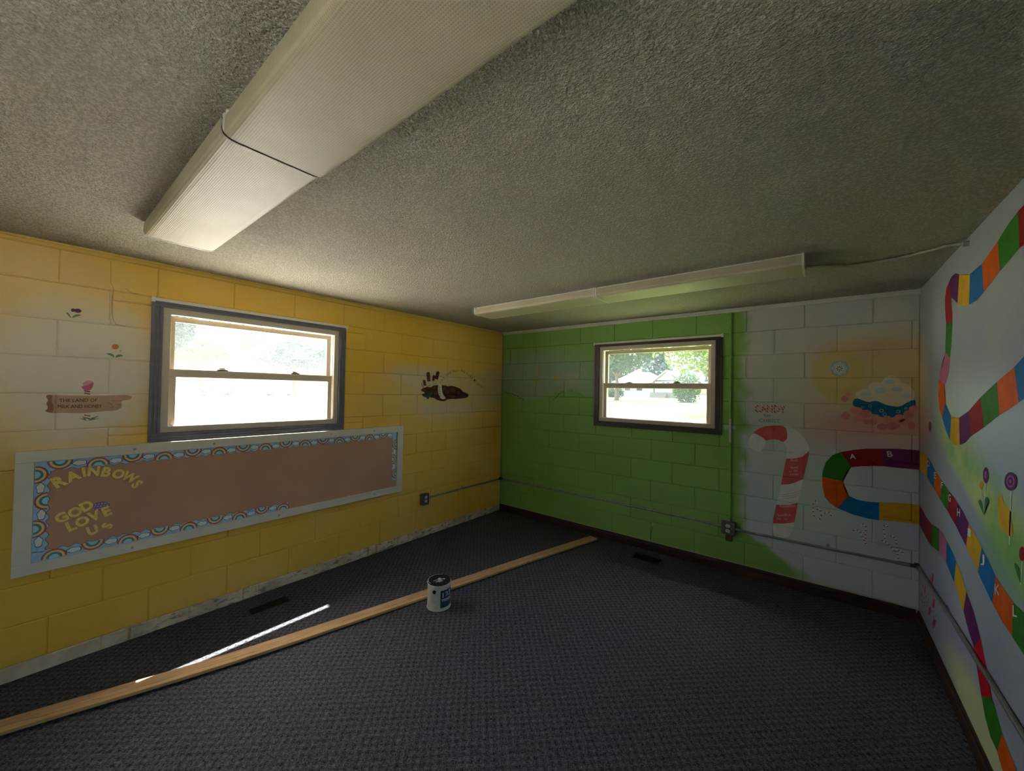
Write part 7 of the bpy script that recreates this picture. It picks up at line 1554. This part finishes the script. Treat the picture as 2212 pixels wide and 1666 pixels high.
# white house across the lawn
M['siding'] = plain('white_siding', (150, 152, 150), 0.6, 0, 0.3, 0.02); M['shingle'] = plain('pale_roof', (170, 168, 164), 0.8, 0, 0.2, 0.06, 3); M['pane_dark'] = plain('dark_house_glass', (40, 46, 52), 0.2, 0, 0.6, 0.05); M['deck'] = plain('grey_porch', (96, 94, 88), 0.8, 0, 0.2, 0.1)
hz = 1.0
house = empty('house', (-14, 45, hz)); tag(house, 'white house with two gables across the lawn', 'house')
def hp(mb, name, mat, par=house):
    mb.v = [(v[0] + 14, v[1] - 45, v[2] - hz) for v in mb.v]; return mb.obj(name, mat, par)
hp(MB().box(-18.2, -13.2, 45.5, 53, hz - .3, 3.05), 'wall', M['siding']); hp(MB().box(-13.2, -12.5, 46.2, 52, hz - .3, 3.0), 'wall', M['siding']); hp(MB().box(-12.9, -10.0, 45, 52, hz - .3, 3.25), 'wall', M['siding'])
r = MB(); r.add([(-18.7, 45.0, 3.0), (-13.0, 45.0, 3.0), (-13.0, 53.5, 3.0), (-18.7, 53.5, 3.0), (-17.3, 49, 4.5), (-14.9, 49, 4.5)], [(0, 1, 5, 4), (1, 2, 5), (2, 3, 4, 5), (3, 0, 4), (0, 3, 2, 1)]); hp(r, 'hip_roof', M['shingle'])
r = MB(); r.prof([(-13.3, 2.95), (-13.3, 3.1), (-11.45, 4.5), (-9.6, 3.35), (-9.6, 3.2), (-11.45, 4.35)], 44.6, 52.4, 'Y'); hp(r, 'gable_roof', M['shingle'])
hp(MB().prof([(-12.9, 3.1), (-11.45, 4.3), (-10.0, 3.2)], 45.0, 45.1, 'Y'), 'gable_face', M['siding'])
hp(MB().box(-13.4, -12.3, 45.8, 52, 3.0, 3.5), 'link_roof', M['shingle'])
for x0, x1, z0, z1 in ((-12.05, -11.6, 2.2, 3.1), (-11.5, -11.05, 2.2, 3.1), (-17.0, -16.2, 1.9, 2.6), (-15.4, -14.6, 1.9, 2.6)):
    wv = hp(MB().box(x0, x1, 44.94 if x0 > -13 else 45.44, 45.05 if x0 > -13 else 45.55, z0, z1), 'window', M['siding'])
    hp(MB().box(x0 + .05, x1 - .05, 44.92 if x0 > -13 else 45.42, 44.95 if x0 > -13 else 45.45, z0 + .05, z1 - .05), 'pane', M['pane_dark'], wv)
hp(MB().box(-13.0, -10.4, 43.6, 45.0, hz, 1.75), 'porch', M['deck'])
for k in range(4): hp(MB().box(-12.0, -11.0, 43.3 - k * .25, 43.6 - k * .25, hz - .2, 1.6 - k * .16), 'step', M['deck'])
for x in (-12.9, -12.1, -10.95, -10.5): hp(MB().box(x - .05, x + .05, 43.65, 43.75, 1.75, 2.65), 'porch_post', M['siding'])
hp(MB().box(-13.0, -10.4, 43.65, 43.72, 2.2, 2.27), 'porch_rail', M['siding'])

# two parked cars on the gravel
M['car_white'] = plain('pale_car_paint', (180, 180, 190), 0.3, 0, 0.5, 0); M['car_glass'] = plain('car_window', (30, 33, 44), 0.15, 0, 0.6, 0); M['tyre'] = plain('tyre', (30, 30, 34), 0.8, 0, 0.2, 0); M['hub'] = plain('hub', (170, 170, 172), 0.3, 0.6, 0.5, 0)
def car(x, y, L, label, seed):
    z = gz(x, y); root = empty('parked_car', (x, y, z)); tag(root, label, 'car', 'cars parked on the gravel')
    h = L / 2
    body = [(-h, .35), (-h, .75), (-h + .12, .9), (-h * .55, .98), (-h * .34, 1.42), (h * .52, 1.44), (h * .82, .98), (h, .85), (h, .35), (h * .78, .3), (-h * .8, .3)]
    b = MB().prof([(q[0], q[1]) for q in body], -.85, .85, 'X'); bo = bevel(b.obj('car_body', M['car_white'], root), .05)
    for sx in (-1, 1):
        MB().prof([(-h * .48, 1.0), (-h * .32, 1.36), (h * .08, 1.38), (h * .08, 1.0)], sx * .86, sx * .875, 'X').obj('side_window', M['car_glass'], bo)
        MB().prof([(h * .12, 1.0), (h * .12, 1.38), (h * .5, 1.38), (h * .72, 1.0)], sx * .86, sx * .875, 'X').obj('side_window', M['car_glass'], bo)
        for yy in (-h * .62, h * .6):
            w = MB().cyl((sx * .78, yy, .33), .33, .33, -.1, .1, 20, 0, (True, True), 'X').obj('wheel', M['tyre'], root)
            MB().cyl((sx * .78, yy, .33), .19, .17, sx * .101, sx * .115, 14, 0, (True, True), 'X').obj('hubcap', M['hub'], w)
    return root
car(-62, 12.3, 4.9, 'pale car parked outside at the left of the yellow wall window', 1)
car(-62, 20.6, 4.7, 'pale car parked outside at the middle of the yellow wall window', 2)
